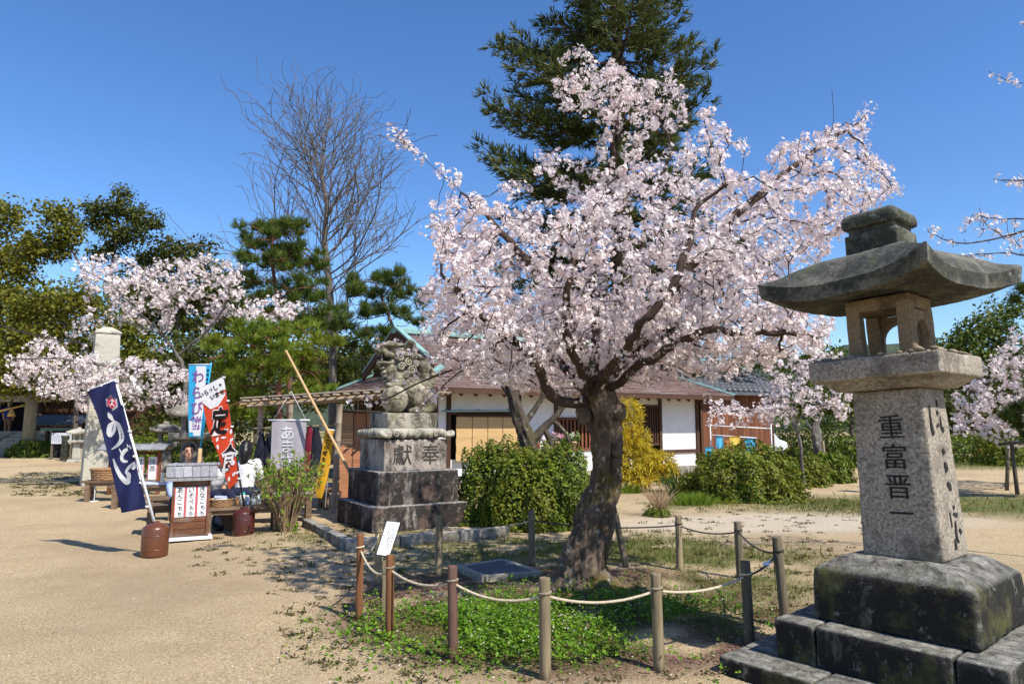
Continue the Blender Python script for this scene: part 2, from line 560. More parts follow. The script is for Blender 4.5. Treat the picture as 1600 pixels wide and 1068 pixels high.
# small shapes: a leaf (two quads folded along the midrib), a five-petal flower, a needle fan
LEAF_V = [(0, 0, 0), (0.28, 0.45, 0.06), (0, 0.5, 0), (-0.28, 0.45, 0.06), (0, 1, -0.05)]
LEAF_F = [(0, 1, 4, 2), (0, 2, 4, 3)]
LEAF2_V = [(0, -0.5, 0), (0.32, 0, 0.07), (0, 0.5, 0), (-0.32, 0, 0.07)]
LEAF2_F = [(0, 1, 2, 3)]
def flower_shape():
    V = [(0, 0, 0)]; Fs = []
    for k in range(5):
        a = 2 * math.pi * k / 5; b = 0.42
        V += [(0.42 * math.cos(a - b), 0.42 * math.sin(a - b), 0.12), (0.56 * math.cos(a), 0.56 * math.sin(a), 0.2), (0.42 * math.cos(a + b), 0.42 * math.sin(a + b), 0.12)]
        Fs.append((0, 1 + 3 * k, 2 + 3 * k, 3 + 3 * k))
    return V, Fs
FLOWER_V, FLOWER_F = flower_shape()
def tuft_shape(n=12, spread=0.9, w=0.05, rng=np.random.default_rng(3)):
    V = []; Fs = []
    for k in range(n):
        a = 2 * math.pi * k / n + rng.uniform(-.2, .2); e = rng.uniform(0.15, spread)
        d = np.array((math.sin(e) * math.cos(a), math.sin(e) * math.sin(a), math.cos(e))); l = rng.uniform(0.75, 1.1)
        p = np.cross(d, (0.3, 0.2, 1)); p /= np.linalg.norm(p)
        b = len(V)
        V += [tuple(p * w * 0.5), tuple(d * l + p * w * .3), tuple(d * l - p * w * .3), tuple(-p * w * 0.5)]
        Fs.append((b, b + 1, b + 2, b + 3))
    return V, Fs
TUFT_V, TUFT_F = tuft_shape()
BLADE_V = [(-0.5, 0, 0), (0.5, 0, 0), (0.32, 0.1, 0.6), (-0.32, 0.1, 0.6), (0.02, 0.35, 1.0), (-0.02, 0.35, 1.0)]
BLADE_F = [(0, 1, 2, 3), (3, 2, 4, 5)]

def vnoise(x, y, seed=0):
    """value noise on arrays"""
    xi = np.floor(x).astype(np.int64); yi = np.floor(y).astype(np.int64); xf = x - xi; yf = y - yi
    def h(a, b):
        q = (a * 374761393 + b * 668265263 + seed * 974711) & 0x7fffffff
        q = ((q ^ (q >> 13)) * 1274126177) & 0x7fffffff
        return ((q ^ (q >> 16)) & 0xffff) / 65535.0
    u = xf * xf * (3 - 2 * xf); v = yf * yf * (3 - 2 * yf)
    return (h(xi, yi) * (1 - u) + h(xi + 1, yi) * u) * (1 - v) + (h(xi, yi + 1) * (1 - u) + h(xi + 1, yi + 1) * u) * v
def fbm(x, y, sc, oct=4, seed=0):
    t = 0; a = 0.5
    for o in range(oct):
        t = t + a * vnoise(x * sc, y * sc, seed + o); sc *= 2.03; a *= 0.5
    return t / (1 - 0.5 ** oct)

# ================================================================ ground
def axis(lo, hi, fine, far_lo, far_hi):
    a = list(np.arange(lo, hi + 1e-6, fine)); st = fine
    while a[-1] < far_hi: st *= 1.16; a.append(a[-1] + st)
    st = fine
    while a[0] > far_lo: st *= 1.16; a.insert(0, a[0] - st)
    return np.array(a)
gx = axis(-9, 9, 0.075, -3000, 3000); gy = axis(2.5, 19, 0.075, -60, 3500)
XX, YY = np.meshgrid(gx, gy)
POSTS = [  # base pixel x, y, top y, radius, tone
    (561, 968, 833, .030, 0), (609, 998, 866, .032, 0), (708, 1033, 883, .034, 1), (852, 1058, 901, .038, 2),
    (1030, 1046, 895, .036, 2), (1172, 1008, 876, .037, 3), (1228, 978, 838, .037, 3), (1157, 903, 814, .038, 3),
    (1062, 890, 805, .038, 2), (979, 884, 800, .036, 3), (832, 883, 797, .038, 3), (685, 898, 805, .040, 2), (590, 912, 815, .038, 2)]
POST_XY = [G(p[0], p[1]) for p in POSTS]
def blob(cx, cy, rx, ry, ang=0.0, soft=0.5):
    dx, dy = XX - cx, YY - cy; c, s = math.cos(ang), math.sin(ang)
    d = np.sqrt(((dx * c + dy * s) / rx) ** 2 + ((-dx * s + dy * c) / ry) ** 2)
    return np.clip((1 - d) / soft + 0.5, 0, 1)
n1 = fbm(XX, YY, 0.9, 5, 1); n2 = fbm(XX, YY, 3.1, 4, 9); n3 = fbm(XX, YY, 0.25, 4, 5)
fc = np.mean([(p.x, p.y) for p in POST_XY], axis=0)
ring = blob(fc[0], fc[1], 2.0, 1.75, 0, 0.22)
mulch = ring * np.clip((n2 - 0.28) * 4, 0, 1)
grass = np.zeros_like(XX)
def gadd(px, py, rx, ry, k=1.0, ang=0.0, soft=0.9, thr=0.42, gain=5):
    global grass
    c = G(px, py)
    grass = np.maximum(grass, k * blob(c.x, c.y, rx, ry, ang, soft) * np.clip((n1 * 0.6 + n2 * 0.4 - thr) * gain + 0.2, 0, 1))
gadd(930, 860, 2.4, 1.6, 1.0, thr=0.36)             # behind the fence
gadd(760, 880, 1.6, 1.3, 0.6, thr=0.45)
gadd(1130, 885, 1.6, 1.5, 0.9, thr=0.38)
gadd(850, 980, 1.2, 0.85, 1.0, thr=0.36)            # inside the fence
gadd(1080, 960, 0.8, 0.8, 0.9, thr=0.40)
gadd(650, 905, 1.3, 0.8, 0.30, thr=0.52)
gadd(1180, 790, 4.2, 1.2, 0.65, thr=0.44)           # strip along the bushes
gadd(1560, 788, 5.0, 1.8, 1.0, thr=0.20)
gadd(1530, 722, 20.0, 4.0, 1.0, thr=0.24)
gadd(450, 745, 8.0, 5.0, 0.8, thr=0.40)             # under the pines
gadd(120, 750, 1.6, 1.2, 0.45, thr=0.46)
gadd(560, 835, 1.6, 1.2, 0.5, thr=0.46)             # in the pedestal kerb
far = np.clip((YY - 32) / 10, 0, 1)
grass = np.maximum(grass, far * np.clip((n3 - 0.3) * 4, 0.3, 1) * np.where((XX < -9) & (YY < 70), 0.25, 1))
path = np.clip(blob(*G(1240, 815)[:2], 3.2, 1.1, 0.12, 0.6), 0, 1)
z = (n2 - 0.5) * 0.03 + (fbm(XX, YY, 9, 2, 3) - 0.5) * 0.008 * (YY < 14)
tb = G(915, 928); sh = G(447, 838)
z = z + 0.10 * np.exp(-(((XX - tb.x) ** 2 + (YY - tb.y) ** 2) / 0.35)) + 0.06 * np.exp(-(((XX - sh.x) ** 2 + (YY - sh.y) ** 2) / 0.5))
z = np.where((YY > 30), z + np.clip((YY - 60) * 0.002, 0, 2), z)
nx_, ny_ = len(gx), len(gy)
V = np.stack([XX, YY, z], -1).reshape(-1, 3)
ii = np.arange(nx_ * ny_).reshape(ny_, nx_)
Fq = np.stack([ii[:-1, :-1], ii[:-1, 1:], ii[1:, 1:], ii[1:, :-1]], -1).reshape(-1, 4)
gme = np_mesh("ground", V, Fq, True)
ca = gme.color_attributes.new("zones", 'FLOAT_COLOR', 'POINT')
cc = np.stack([grass, mulch, path, np.ones_like(XX)], -1).astype(np.float32)
ca.data.foreach_set("color", cc.ravel())
def m_ground():
    m, nt, b, out = new_mat("sandy_ground")
    ge = nd(nt, "ShaderNodeNewGeometry"); P = ge.outputs["Position"]
    at = nd(nt, "ShaderNodeVertexColor"); at.layer_name = "zones"
    sp = nd(nt, "ShaderNodeSeparateColor"); nt.links.new(at.outputs[0], sp.inputs[0])
    fine = noise_node(nt, 60, 4, 0.85, P); mid = noise_node(nt, 3.0, 6, 0.7, P); big = noise_node(nt, 0.35, 5, 0.6, P); gr = noise_node(nt, 24, 4, 0.75, P)
    r = ramp(nt, [(0.34, (0.18, 0.128, 0.068)), (0.5, (0.475, 0.355, 0.20)), (0.66, (0.76, 0.62, 0.42))]); nt.links.new(fine.outputs[0], r.inputs[0])
    col = r.outputs[0]
    col = mixc(nt, maprange(nt, mid.outputs[0], 0.42, 0.7, 0, 0.4), col, (0.56, 0.43, 0.28))
    col = mixc(nt, maprange(nt, big.outputs[0], 0.45, 0.60, 0, 0.55), col, (0.33, 0.24, 0.15))
    col = mixc(nt, maprange(nt, gr.outputs[0], 0.62, 0.74, 0, 0.55), col, (0.27, 0.20, 0.14))
    mp = nd(nt, "ShaderNodeMath", operation='MULTIPLY'); nt.links.new(sp.outputs[2], mp.inputs[0]); mp.inputs[1].default_value = 0.8
    col = mixc(nt, mp.outputs[0], col, mixc(nt, maprange(nt, gr.outputs[0], 0.3, 0.7), (0.46, 0.38, 0.28), (0.66, 0.57, 0.45)))
    mul = mixc(nt, maprange(nt, gr.outputs[0], 0.35, 0.65), (0.085, 0.045, 0.032), (0.25, 0.155, 0.12))
    col = mixc(nt, sp.outputs[1], col, mul)
    gcol = mixc(nt, maprange(nt, gr.outputs[0], 0.35, 0.65), (0.045, 0.075, 0.015), (0.13, 0.15, 0.035))
    gcol = mixc(nt, maprange(nt, mid.outputs[0], 0.5, 0.65, 0, 0.7), gcol, (0.22, 0.16, 0.06))
    ga = nd(nt, "ShaderNodeMath", operation='ADD'); nt.links.new(sp.outputs[0], ga.inputs[0]); nt.links.new(maprange(nt, gr.outputs[0], 0.3, 0.7, -0.45, 0.3), ga.inputs[1])
    gm = nd(nt, "ShaderNodeClamp"); nt.links.new(ga.outputs[0], gm.inputs[0])
    gz = nd(nt, "ShaderNodeMath", operation='MULTIPLY'); nt.links.new(gm.outputs[0], gz.inputs[0]); nt.links.new(maprange(nt, sp.outputs[0], 0.02, 0.2), gz.inputs[1])
    col = mixc(nt, gz.outputs[0], col, gcol)
    nt.links.new(col, b.inputs["Base Color"]); b.inputs["Roughness"].default_value = 0.95; b.inputs["Specular IOR Level"].default_value = 0.1
    ad = nd(nt, "ShaderNodeMath", operation='ADD'); nt.links.new(fine.outputs[0], ad.inputs[0]); nt.links.new(gr.outputs[0], ad.inputs[1])
    add_bump(nt, b, ad.outputs[0], 0.9, 0.02)
    return m
ground = link("ground", gme, m_ground()); tag(ground, kind="structure")
def sample(arr, x, y):
    i = np.clip(np.searchsorted(gx, x), 0, nx_ - 1); j = np.clip(np.searchsorted(gy, y), 0, ny_ - 1)
    return arr[j, i]
def gz_at(x, y): return float(sample(z, np.array([x]), np.array([y]))[0])

# ---------------------------------------------------------------- hills on the horizon
hm = m_plain("far_hill_woods", (0.045, 0.06, 0.035), 0.95, 0.5, 0.06, 0.0)
def hill(name, pts, D, deep):
    V = []; Fs = []
    xs = np.linspace(pts[0][0], pts[-1][0], 90)
    ys = np.interp(xs, [p[0] for p in pts], [p[1] for p in pts])
    rows = 14
    for j in range(rows):
        t = j / (rows - 1)
        for k, px in enumerate(xs):
            top = W(px, ys[k], D)
            h = max(0.5, top.z) * math.sin(min(1, t * 1.0) * math.pi / 2)
            x = top.x * (1 + t * 0.1); yy = D - deep * (1 - t)
            h *= 1 + 0.12 * (mnoise.noise(Vector((x * .03, yy * .03, 1.0))) + .5 * mnoise.noise(Vector((x * .15, yy * .15, 3.0))))
            V.append((x, yy, h - 0.5))
    n = len(xs)
    Fs = [(j * n + k, j * n + k + 1, (j + 1) * n + k + 1, (j + 1) * n + k) for j in range(rows - 1) for k in range(n - 1)]
    me = bpy.data.meshes.new(name); me.from_pydata(V, [], Fs); me.polygons.foreach_set("use_smooth", [True] * len(Fs))
    o = link(name, me, hm); tag(o, kind="structure"); return o
hill("hills", [(-600, 560), (0, 575), (300, 590), (480, 560), (560, 545), (640, 560), (760, 590), (1000, 600), (1150, 570), (1290, 545), (1400, 560), (1700, 590), (2200, 600)], 240, 120)

# ================================================================ stone lantern on the right
ST_SHAFT = m_stone("granite_shaft", (0.27, 0.235, 0.185), (0.13, 0.11, 0.085), (0.42, 0.40, 0.36), None, 0.35, 2.0, 55, 0, 0.5)
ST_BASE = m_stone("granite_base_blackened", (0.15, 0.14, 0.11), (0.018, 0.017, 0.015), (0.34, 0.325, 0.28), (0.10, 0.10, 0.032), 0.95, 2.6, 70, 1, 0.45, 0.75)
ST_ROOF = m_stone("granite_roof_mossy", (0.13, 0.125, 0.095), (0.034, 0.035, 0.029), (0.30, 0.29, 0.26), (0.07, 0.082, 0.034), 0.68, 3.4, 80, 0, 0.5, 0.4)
ST_FIRE = m_stone("granite_firebox_brown", (0.21, 0.155, 0.095), (0.08, 0.055, 0.035), (0.30, 0.25, 0.18), None, 0.35, 3.5, 70)
INK = m_plain("recess_shade_dark", (0.02, 0.018, 0.016), 0.95, 0.3, 30)  # near-black stands in for shade in carvings and mouth; also colours cracks
LANT_A = R(-49)
lan = thing("stone_lantern", "tall mossy granite lantern with inscribed shaft and curved roof on stepped base", "stone lantern", (0, 0, 0))
# local frame: x along the wide (left) face to the right, y away
la_pos = Vector((2.60, 4.62, 0))
lan.location = la_pos; lan.rotation_euler = (0, 0, LANT_A)
def slab_ring(name, half, h, zb, cuts, seed, w=0.3):
    """a course of separate long stones round a square"""
    k = 0
    for side in range(4):
        Lr = 2 * half - w; a = side * math.pi / 2; c, s = math.cos(a), math.sin(a)
        x0 = -half
        for fr in cuts[side % len(cuts)]:
            seg = Lr * fr; cx = x0 + seg / 2; cy = -half + w / 2; x0 += seg
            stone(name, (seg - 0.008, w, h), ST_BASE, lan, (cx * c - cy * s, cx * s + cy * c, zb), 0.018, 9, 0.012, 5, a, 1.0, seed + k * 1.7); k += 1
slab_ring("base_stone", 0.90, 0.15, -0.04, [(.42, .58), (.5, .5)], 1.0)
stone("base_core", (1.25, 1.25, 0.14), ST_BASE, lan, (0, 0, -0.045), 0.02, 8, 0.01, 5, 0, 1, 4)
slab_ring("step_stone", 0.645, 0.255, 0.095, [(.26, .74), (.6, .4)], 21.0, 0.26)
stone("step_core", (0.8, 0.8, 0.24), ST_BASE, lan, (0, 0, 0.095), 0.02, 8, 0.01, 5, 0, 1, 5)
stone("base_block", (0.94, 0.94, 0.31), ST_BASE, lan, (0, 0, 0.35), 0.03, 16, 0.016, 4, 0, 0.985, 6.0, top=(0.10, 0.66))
lean = 0.045
def tilt(o):
    o.rotation_euler = (0, -lean, o.rotation_euler[2]); p = Vector(o.location); o.location = (p.x - math.sin(lean) * (p.z - 0.75), p.y, p.z); return o
ZS, SH, SX, SY, STP = 0.752, 1.06, 0.475, 0.445, 0.90
shaft = tilt(stone("shaft", (SX, SY, SH), ST_SHAFT, lan, (0.0, 0, ZS), 0.016, 18, 0.006, 6, 0, STP, 7))
# inscription, raised shapes coloured as the shade of cuts: wide face (four signs) and narrow face (running script)
def carving_shade(txt, size, x, zc, parent, bold=0.0):
    me = text_mesh(txt, size, bold, 0.003)
    o = link("carving_shade_char", me, INK, parent)
    k = 1 - (1 - STP) * zc / SH; sl = math.atan(SY * (1 - STP) / 2 / SH)
    o.location = (x, -SY / 2 * k - 0.003, zc); o.rotation_euler = (math.pi / 2 - sl, 0, 0)
    return o
for t, zz, s in (("重", 0.825, .165), ("富", .635, .165), ("晋", .445, .165), ("一", .285, .15)):
    carving_shade(t, s, 0.03 - zz * .02, zz, shaft)
sc_ = [[(-.14, 1.06, .02), (-.15, .95, .03), (-.13, .84, .045)], [(.02, 1.10, .02), (.03, 1.05, .035)], [(0, 1.02, .03), (.02, .99, .04)], [(.06, .98, .015), (.05, .90, .03), (.09, .87, .06)], [(-.04, .90, .02), (0, .92, .035)],
       [(.01, .74, .03), (.03, .70, .05)], [(0, .63, .06), (.04, .60, .05), (.0, .57, .03)], [(0, .49, .03), (.05, .46, .06), (.06, .43, .02)],
       [(.06, .33, .02), (.07, .30, .04)], [(-.03, .29, .015), (-.03, .18, .025)], [(.03, .27, .015), (.12, .25, .04)], [(.06, .22, .02), (.04, .12, .04), (.07, .06, .02)], [(.12, .16, .02), (.15, .12, .045)], [(0, .10, .02), (.0, .02, .045)]]
for st_ in sc_:
    me = brush([[(p[0] * .85, p[1] * .86 + .04, p[2] * .8) for p in st_]]).mesh("carving_shade_stroke")
    for v in me.vertices:
        x, y_, z_ = v.co
        v.co = Vector((SX / 2 * (1 - (1 - STP) * z_ / SH) + 0.006, x, z_))
    link("carving_shade_stroke", me, INK, shaft)
pl = stone("platform_chamfer", (0.56, 0.54, 0.075), ST_SHAFT, lan, (0, 0, ZS + SH), 0.012, 12, 0.006, 5, 0, 1.36, 8); tilt(pl)
pl2 = stone("platform", (0.80, 0.80, 0.14), ST_SHAFT, lan, (0, 0, ZS + SH + 0.065), 0.016, 16, 0.010, 6, 0, 1.0, 9); tilt(pl2)
ZF = ZS + SH + 0.20
H_, O_, wp = 0.385, 0.205, 0.092
for sx in (-1, 1):
    for sy in (-1, 1):
        p = stone("firebox_pillar", (wp, wp, H_), ST_FIRE, lan, (sx * (O_ - wp / 2), sy * (O_ - wp / 2), ZF - 0.01), 0.010, 7, 0.005, 9, 0, 0.94, 11 + sx + 2 * sy); tilt(p)
tp = stone("firebox_lintel", (0.395, 0.395, 0.085), ST_FIRE, lan, (0, 0, ZF + 0.325), 0.010, 9, 0.005, 7, 0, 1.02, 15); tilt(tp)
for a in (math.pi / 2, 0):          # arched back plates of the fire box
    mbp = MB(); w = 0.235; hh = 0.33; n = 12; r = 0.108
    arc = [(-r, 0)] + [(-r * math.cos(math.pi * i / n), 0.165 + r * math.sin(math.pi * i / n)) for i in range(n + 1)] + [(r, 0)]
    top = [(-w / 2, 0)] + [(-w / 2 + w * i / n, hh) for i in range(n + 1)] + [(w / 2, 0)]
    V = []
    for yy in (-0.02, 0.02):
        V += [(x, yy, z_) for x, z_ in arc] + [(x, yy, z_) for x, z_ in top]
    m_ = len(arc); Fs = []
    for i in range(m_ - 1):
        Fs.append((i, i + 1, m_ + i + 1, m_ + i)); q = 2 * m_
        Fs.append((q + m_ + i, q + m_ + i + 1, q + i + 1, q + i)); Fs.append((i, q + i, q + i + 1, i + 1))
    mbp.add(V, Fs)
    tilt(mbp.build("arched_panel", ST_FIRE, lan, (0 if a else 0.17, 0.17 if a else 0, ZF - 0.01), (0, 0, 0 if a else math.pi / 2)))
def lantern_roof():                 # square, concave slopes, corners swept up
    n = 36; V = []; Fs = []; half = 0.535
    rings = [(0.30, 0.02, 0), (0.72, 0.008, 0.02), (0.955, 0.0, .75), (1.0, 0.004, 1), (1.01, 0.05, 1.08), (1.015, 0.098, 1.12), (0.985, 0.112, 1.08), (0.93, 0.138, .80), (0.86, 0.178, .52), (0.77, 0.225, .29), (0.67, 0.268, .14), (0.56, 0.302, .06), (0.42, 0.325, .02), (0.30, 0.332, 0)]
    per = []
    for side in range(4):
        for i in range(n):
            t = -1 + 2 * i / n
            per.append(([(t, -1), (1, t), (-t, 1), (-1, -t)][side], t))
    for s_, z_, swp in rings:
        for (p, t) in per:
            e = abs(t) ** 3.0
            k = 1 + 0.07 * e * swp - 0.035 * (1 - e) * swp
            nn = mnoise.noise(Vector((p[0] * s_ * 6, p[1] * s_ * 6, z_ * 9))) * .5 + mnoise.noise(Vector((p[0] * s_ * 15, p[1] * s_ * 15, z_ * 20))) * .4
            V.append((p[0] * s_ * half * k * (1 + .008 * nn), p[1] * s_ * half * k * (1 + .008 * nn), z_ + 0.078 * e * swp + 0.009 * nn))
    m_ = len(per)
    for r_ in range(len(rings) - 1):
        for i in range(m_):
            Fs.append((r_ * m_ + i, r_ * m_ + (i + 1) % m_, (r_ + 1) * m_ + (i + 1) % m_, (r_ + 1) * m_ + i))
    Fs.append(tuple(range(m_ - 1, -1, -1))); Fs.append(tuple((len(rings) - 1) * m_ + i for i in range(m_)))
    mb = MB(); mb.add(V, Fs, 0, True)
    return mb
lr_me = lantern_roof().mesh("roof"); lr_me.set_sharp_from_angle(angle=R(34))
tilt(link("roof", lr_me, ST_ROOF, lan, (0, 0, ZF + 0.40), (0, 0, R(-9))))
tilt(stone("finial_neck", (0.345, 0.345, 0.15), ST_ROOF, lan, (0, 0, ZF + 0.718), 0.012, 10, 0.006, 6, 0, 1.0, 17))
tilt(stone("finial_waist", (0.30, 0.30, 0.06), ST_ROOF, lan, (0, 0, ZF + 0.855), 0.010, 8, 0.005, 6, 0, 1.0, 18))
tilt(stone("finial_cap", (0.375, 0.375, 0.07), ST_ROOF, lan, (0, 0, ZF + 0.908), 0.028, 12, 0.008, 6, 0, 1.0, 19, top=(0.05, 0.74)))

# pebbles left on the platform
PEB = m_plain("pebble_stone", (0.30, 0.24, 0.17), 0.85, 0.45, 9, 0.3, isl=0.5)
peb_me = []
for k in range(6):
    mb = MB(); mb.ell((0, 0, 0), (1, .72, .42), seg=8, ring=5)
    me = mb.mesh("pebble")
    for v in me.vertices: v.co *= 1 + 0.22 * mnoise.noise(v.co * 1.7 + Vector((k * 5, 0, 0)))
    me.materials.append(PEB); peb_me.append(me)
rr = random.Random(5); placed = []
tries = 0
while len(placed) < 84 and tries < 4000:
    tries += 1
    x, y_ = rr.uniform(-.375, .375), rr.uniform(-.375, .375); s = rr.uniform(.02, .046)
    if any(abs(abs(x) - .16) < .05 + s and abs(abs(y_) - .16) < .05 + s for _ in (0,)): continue
    if any(math.hypot(x - a, y_ - b) < (s + q) * 0.78 for a, b, q in placed): continue
    placed.append((x, y_, s))
lm = Matrix.Translation(la_pos) @ Matrix.Rotation(LANT_A, 4, 'Z')
for i, (x, y_, s) in enumerate(placed):
    o = bpy.data.objects.new("pebble", peb_me[i % 6]); COL.objects.link(o)
    o.location = lm @ Vector((x - math.sin(lean) * (ZF - .75), y_, ZF + 0.008 + s * 0.34 + x * lean)); o.scale = (s, s, s * rr.uniform(.7, 1.1)); o.rotation_euler = (rr.uniform(-.15, .15), rr.uniform(-.15, .15), rr.uniform(0, 6.28))
    tag(o, "small brown pebble laid among others on the lantern platform under its roof", "pebble", "pebbles on the lantern platform")

# ================================================================ pedestal with the guardian lion
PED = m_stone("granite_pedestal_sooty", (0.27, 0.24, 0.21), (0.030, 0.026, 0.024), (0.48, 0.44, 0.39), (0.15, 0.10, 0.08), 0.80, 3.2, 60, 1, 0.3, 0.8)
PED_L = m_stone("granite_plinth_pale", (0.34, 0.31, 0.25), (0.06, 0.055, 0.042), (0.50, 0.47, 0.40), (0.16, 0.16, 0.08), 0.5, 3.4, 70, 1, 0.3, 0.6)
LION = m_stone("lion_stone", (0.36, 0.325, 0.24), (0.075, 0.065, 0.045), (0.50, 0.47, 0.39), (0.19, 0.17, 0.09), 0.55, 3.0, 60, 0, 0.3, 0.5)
KERB = m_stone("kerb_granite", (0.25, 0.225, 0.195), (0.055, 0.05, 0.043), (0.42, 0.40, 0.36), (0.10, 0.10, 0.05), 0.5, 3.0, 70, 0, 0.35, 0.5)
PA = R(32)
pc0 = G(581, 834)
ax, ay = Vector((math.cos(PA), math.sin(PA), 0)), Vector((-math.sin(PA), math.cos(PA), 0))
pw, pdp = 1.60, 1.60
pcen = pc0 + ax * pw / 2 + ay * pdp / 2
ped = thing("pedestal", "three-tier blackened stone pedestal carved with two large characters", "pedestal", pcen, PA)
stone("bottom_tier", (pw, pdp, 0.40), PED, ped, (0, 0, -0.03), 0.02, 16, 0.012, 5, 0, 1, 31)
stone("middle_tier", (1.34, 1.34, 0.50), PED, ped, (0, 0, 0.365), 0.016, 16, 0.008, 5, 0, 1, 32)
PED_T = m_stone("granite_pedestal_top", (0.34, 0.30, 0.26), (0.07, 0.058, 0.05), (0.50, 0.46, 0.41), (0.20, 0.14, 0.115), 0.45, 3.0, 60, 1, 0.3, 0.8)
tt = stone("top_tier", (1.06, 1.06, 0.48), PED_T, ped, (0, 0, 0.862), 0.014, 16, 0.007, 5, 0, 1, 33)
CUT_SHADE = m_plain("carved_shadow_brown", (0.055, 0.045, 0.038), 0.95, 0.4, 20)  # brown colour stands in for the shade inside cut strokes
for ch, x in (("獻", -0.23), ("奉", 0.24)):
    me = text_mesh(ch, 0.33, 0.0, 0.006)
    link("carving_shade_char", me, CUT_SHADE, tt, (x, -0.533, 0.25), (math.pi / 2, 0, 0))
mb = brush([[(-.08, 0, .02), (-.05, .1, .03), (.05, .12, .03), (.1, .03, .03), (.05, -.08, .03), (-.04, -.07, .02), (-.02, 0, .02)]])
# scroll table with rolled rim
mb = MB()
def rrect(hx, hy, r, n=6):
    out = []
    for cx, cy, a0 in ((hx - r, hy - r, 0), (-hx + r, hy - r, 90), (-hx + r, -hy + r, 180), (hx - r, -hy + r, 270)):
        for i in range(n + 1):
            a = R(a0 + 90 * i / n); out.append((cx + r * math.cos(a), cy + r * math.sin(a)))
    return out
prof = [(0.36, 0.0), (0.44, 0.01), (0.53, 0.03), (0.575, 0.07), (0.58, 0.11), (0.555, 0.15), (0.50, 0.17), (0.42, 0.175)]
V = []; Fs = []; m_ = None
for h, zz in prof:
    rr_ = rrect(h, h * 0.98, min(0.16, h * .4)); m_ = len(rr_)
    for i, (x, y_) in enumerate(rr_):
        wv = 0.018 * math.sin(i * math.pi) + 0.014 * math.cos(math.atan2(y_, x) * 12)
        V.append((x * (1 + wv * (0.03 < zz < .16)), y_ * (1 + wv * (0.03 < zz < .16)), zz))
for r_ in range(len(prof) - 1):
    for i in range(m_): Fs.append((r_ * m_ + i, r_ * m_ + (i + 1) % m_, (r_ + 1) * m_ + (i + 1) % m_, (r_ + 1) * m_ + i))
Fs.append(tuple(range(m_ - 1, -1, -1))); Fs.append(tuple((len(prof) - 1) * m_ + i for i in range(m_)))
mb.add(V, Fs, 0, True)
tab = mb.build("scroll_table", PED_L, ped, (0, 0, 1.342))
sc = MB()
for k in range(-4, 5):
    sc.ell((k * 0.118, -0.552, 0.085 + (0.012 if k % 2 else -.012)), (0.062, 0.045, 0.062), seg=10, ring=7)
    sc.ell((-0.565, k * 0.118, 0.085), (0.04, 0.062, 0.06), seg=10, ring=7)
sc.tube([(-.58, -.56, .06), (-.56, -.58, .10)], .075, 10); sc.tube([(.58, -.56, .06), (.56, -.58, .10)], .075, 10)
sc.build("scroll_rim", PED_L, tab)
for ang, dy in ((0, -1),):
    for x in (-.36, .30):
        mbs = MB()
        pts = [(x + .055 * (1 - i / 14) * math.cos(i * .9), -.60, .085 + .055 * (1 - i / 14) * math.sin(i * .9)) for i in range(14)]
        mbs.tube(pts, .014, 6); mbs.build("scroll_curl", PED_L, tab)
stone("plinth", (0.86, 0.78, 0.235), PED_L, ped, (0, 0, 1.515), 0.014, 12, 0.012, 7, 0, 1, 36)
rel = MB()
for x, s in ((-.22, .085), (.04, .07), (.26, .08)):
    for i in range(3): rel.tube([(x + s * (1 - .28 * i) * math.cos(a_ * .6 + i), -.392, .12 + s * .8 * (1 - .28 * i) * math.sin(a_ * .6 + i)) for a_ in range(9)], .006, 5)
rel.build("plinth_relief", PED_L, ped, (0, 0, 1.515))

# lion: one continuous carved body; faces left (-x), right paw on the ball
lion = thing("guardian_lion_statue", "weathered stone guardian lion with open mouth and paw on a ball", "statue", pcen + Vector((0, 0, 1.748)), PA - R(8))
L = MB()
L.tube(*smooth_path([(.27, 0, .26), (.13, 0, .42), (-.05, 0, .58), (-.17, 0, .78)], [.21, .19, .19, .18], 5), n=16)
for sy in (-1, 1):
    L.ell((.29, .15 * sy, .22), (.19, .12, .22))
    L.tube(*smooth_path([(.36, .17 * sy, .26), (.44, .20 * sy, .15), (.36, .21 * sy, .06), (.20, .21 * sy, .045)], [.11, .075, .055, .05], 5), n=10)
    L.ell((.14, .21 * sy, .045), (.11, .07, .05))
    for k in range(3): L.ell((.06, (.17 + .04 * k) * sy, .04), (.035, .022, .035))
L.tube(*smooth_path([(-.12, -.15, .60), (-.13, -.19, .50), (-.24, -.20, .455)], [.10, .08, .07], 4), n=10); L.ell((-.27, -.20, .445), (.10, .085, .05))
L.tube(*smooth_path([(-.10, .15, .58), (-.06, .18, .30), (-.05, .18, .06)], [.11, .075, .07], 4), n=10); L.ell((-.10, .18, .045), (.12, .08, .05))
L.ell((-.17, 0, .62), (.20, .21, .24))
L.ell((-.13, -.01, .99), (.22, .21, .15)); L.ell((-.20, -.02, 1.095), (.29, .23, .055))                       # skull and flat brow
L.ell((-.36, -.03, .985), (.13, .165, .062)); L.ell((-.475, -.03, 1.015), (.05, .085, .045))                   # muzzle and nose
L.ell((-.33, -.03, .815), (.145, .14, .038)); L.ell((-.20, -.02, .82), (.13, .15, .07)); L.ell((-.42, -.03, .80), (.05, .07, .05))   # lower jaw and beard
for sy in (-1, 1):
    L.ell((-.37, .11 * sy - .02, 1.045), (.05, .045, .042)); L.ell((-.30, .155 * sy - .02, .93), (.08, .05, .05))
    L.tube([(-.40, .06 * sy - .02, 1.10), (-.30, .15 * sy - .02, 1.13), (-.18, .20 * sy - .02, 1.11)], [.03, .035, .03], 8)
    L.tube(*smooth_path([(-.02, .18 * sy, 1.08), (.03, .27 * sy, 1.14), (.10, .30 * sy, 1.09)], [.06, .055, .02], 4), n=8)
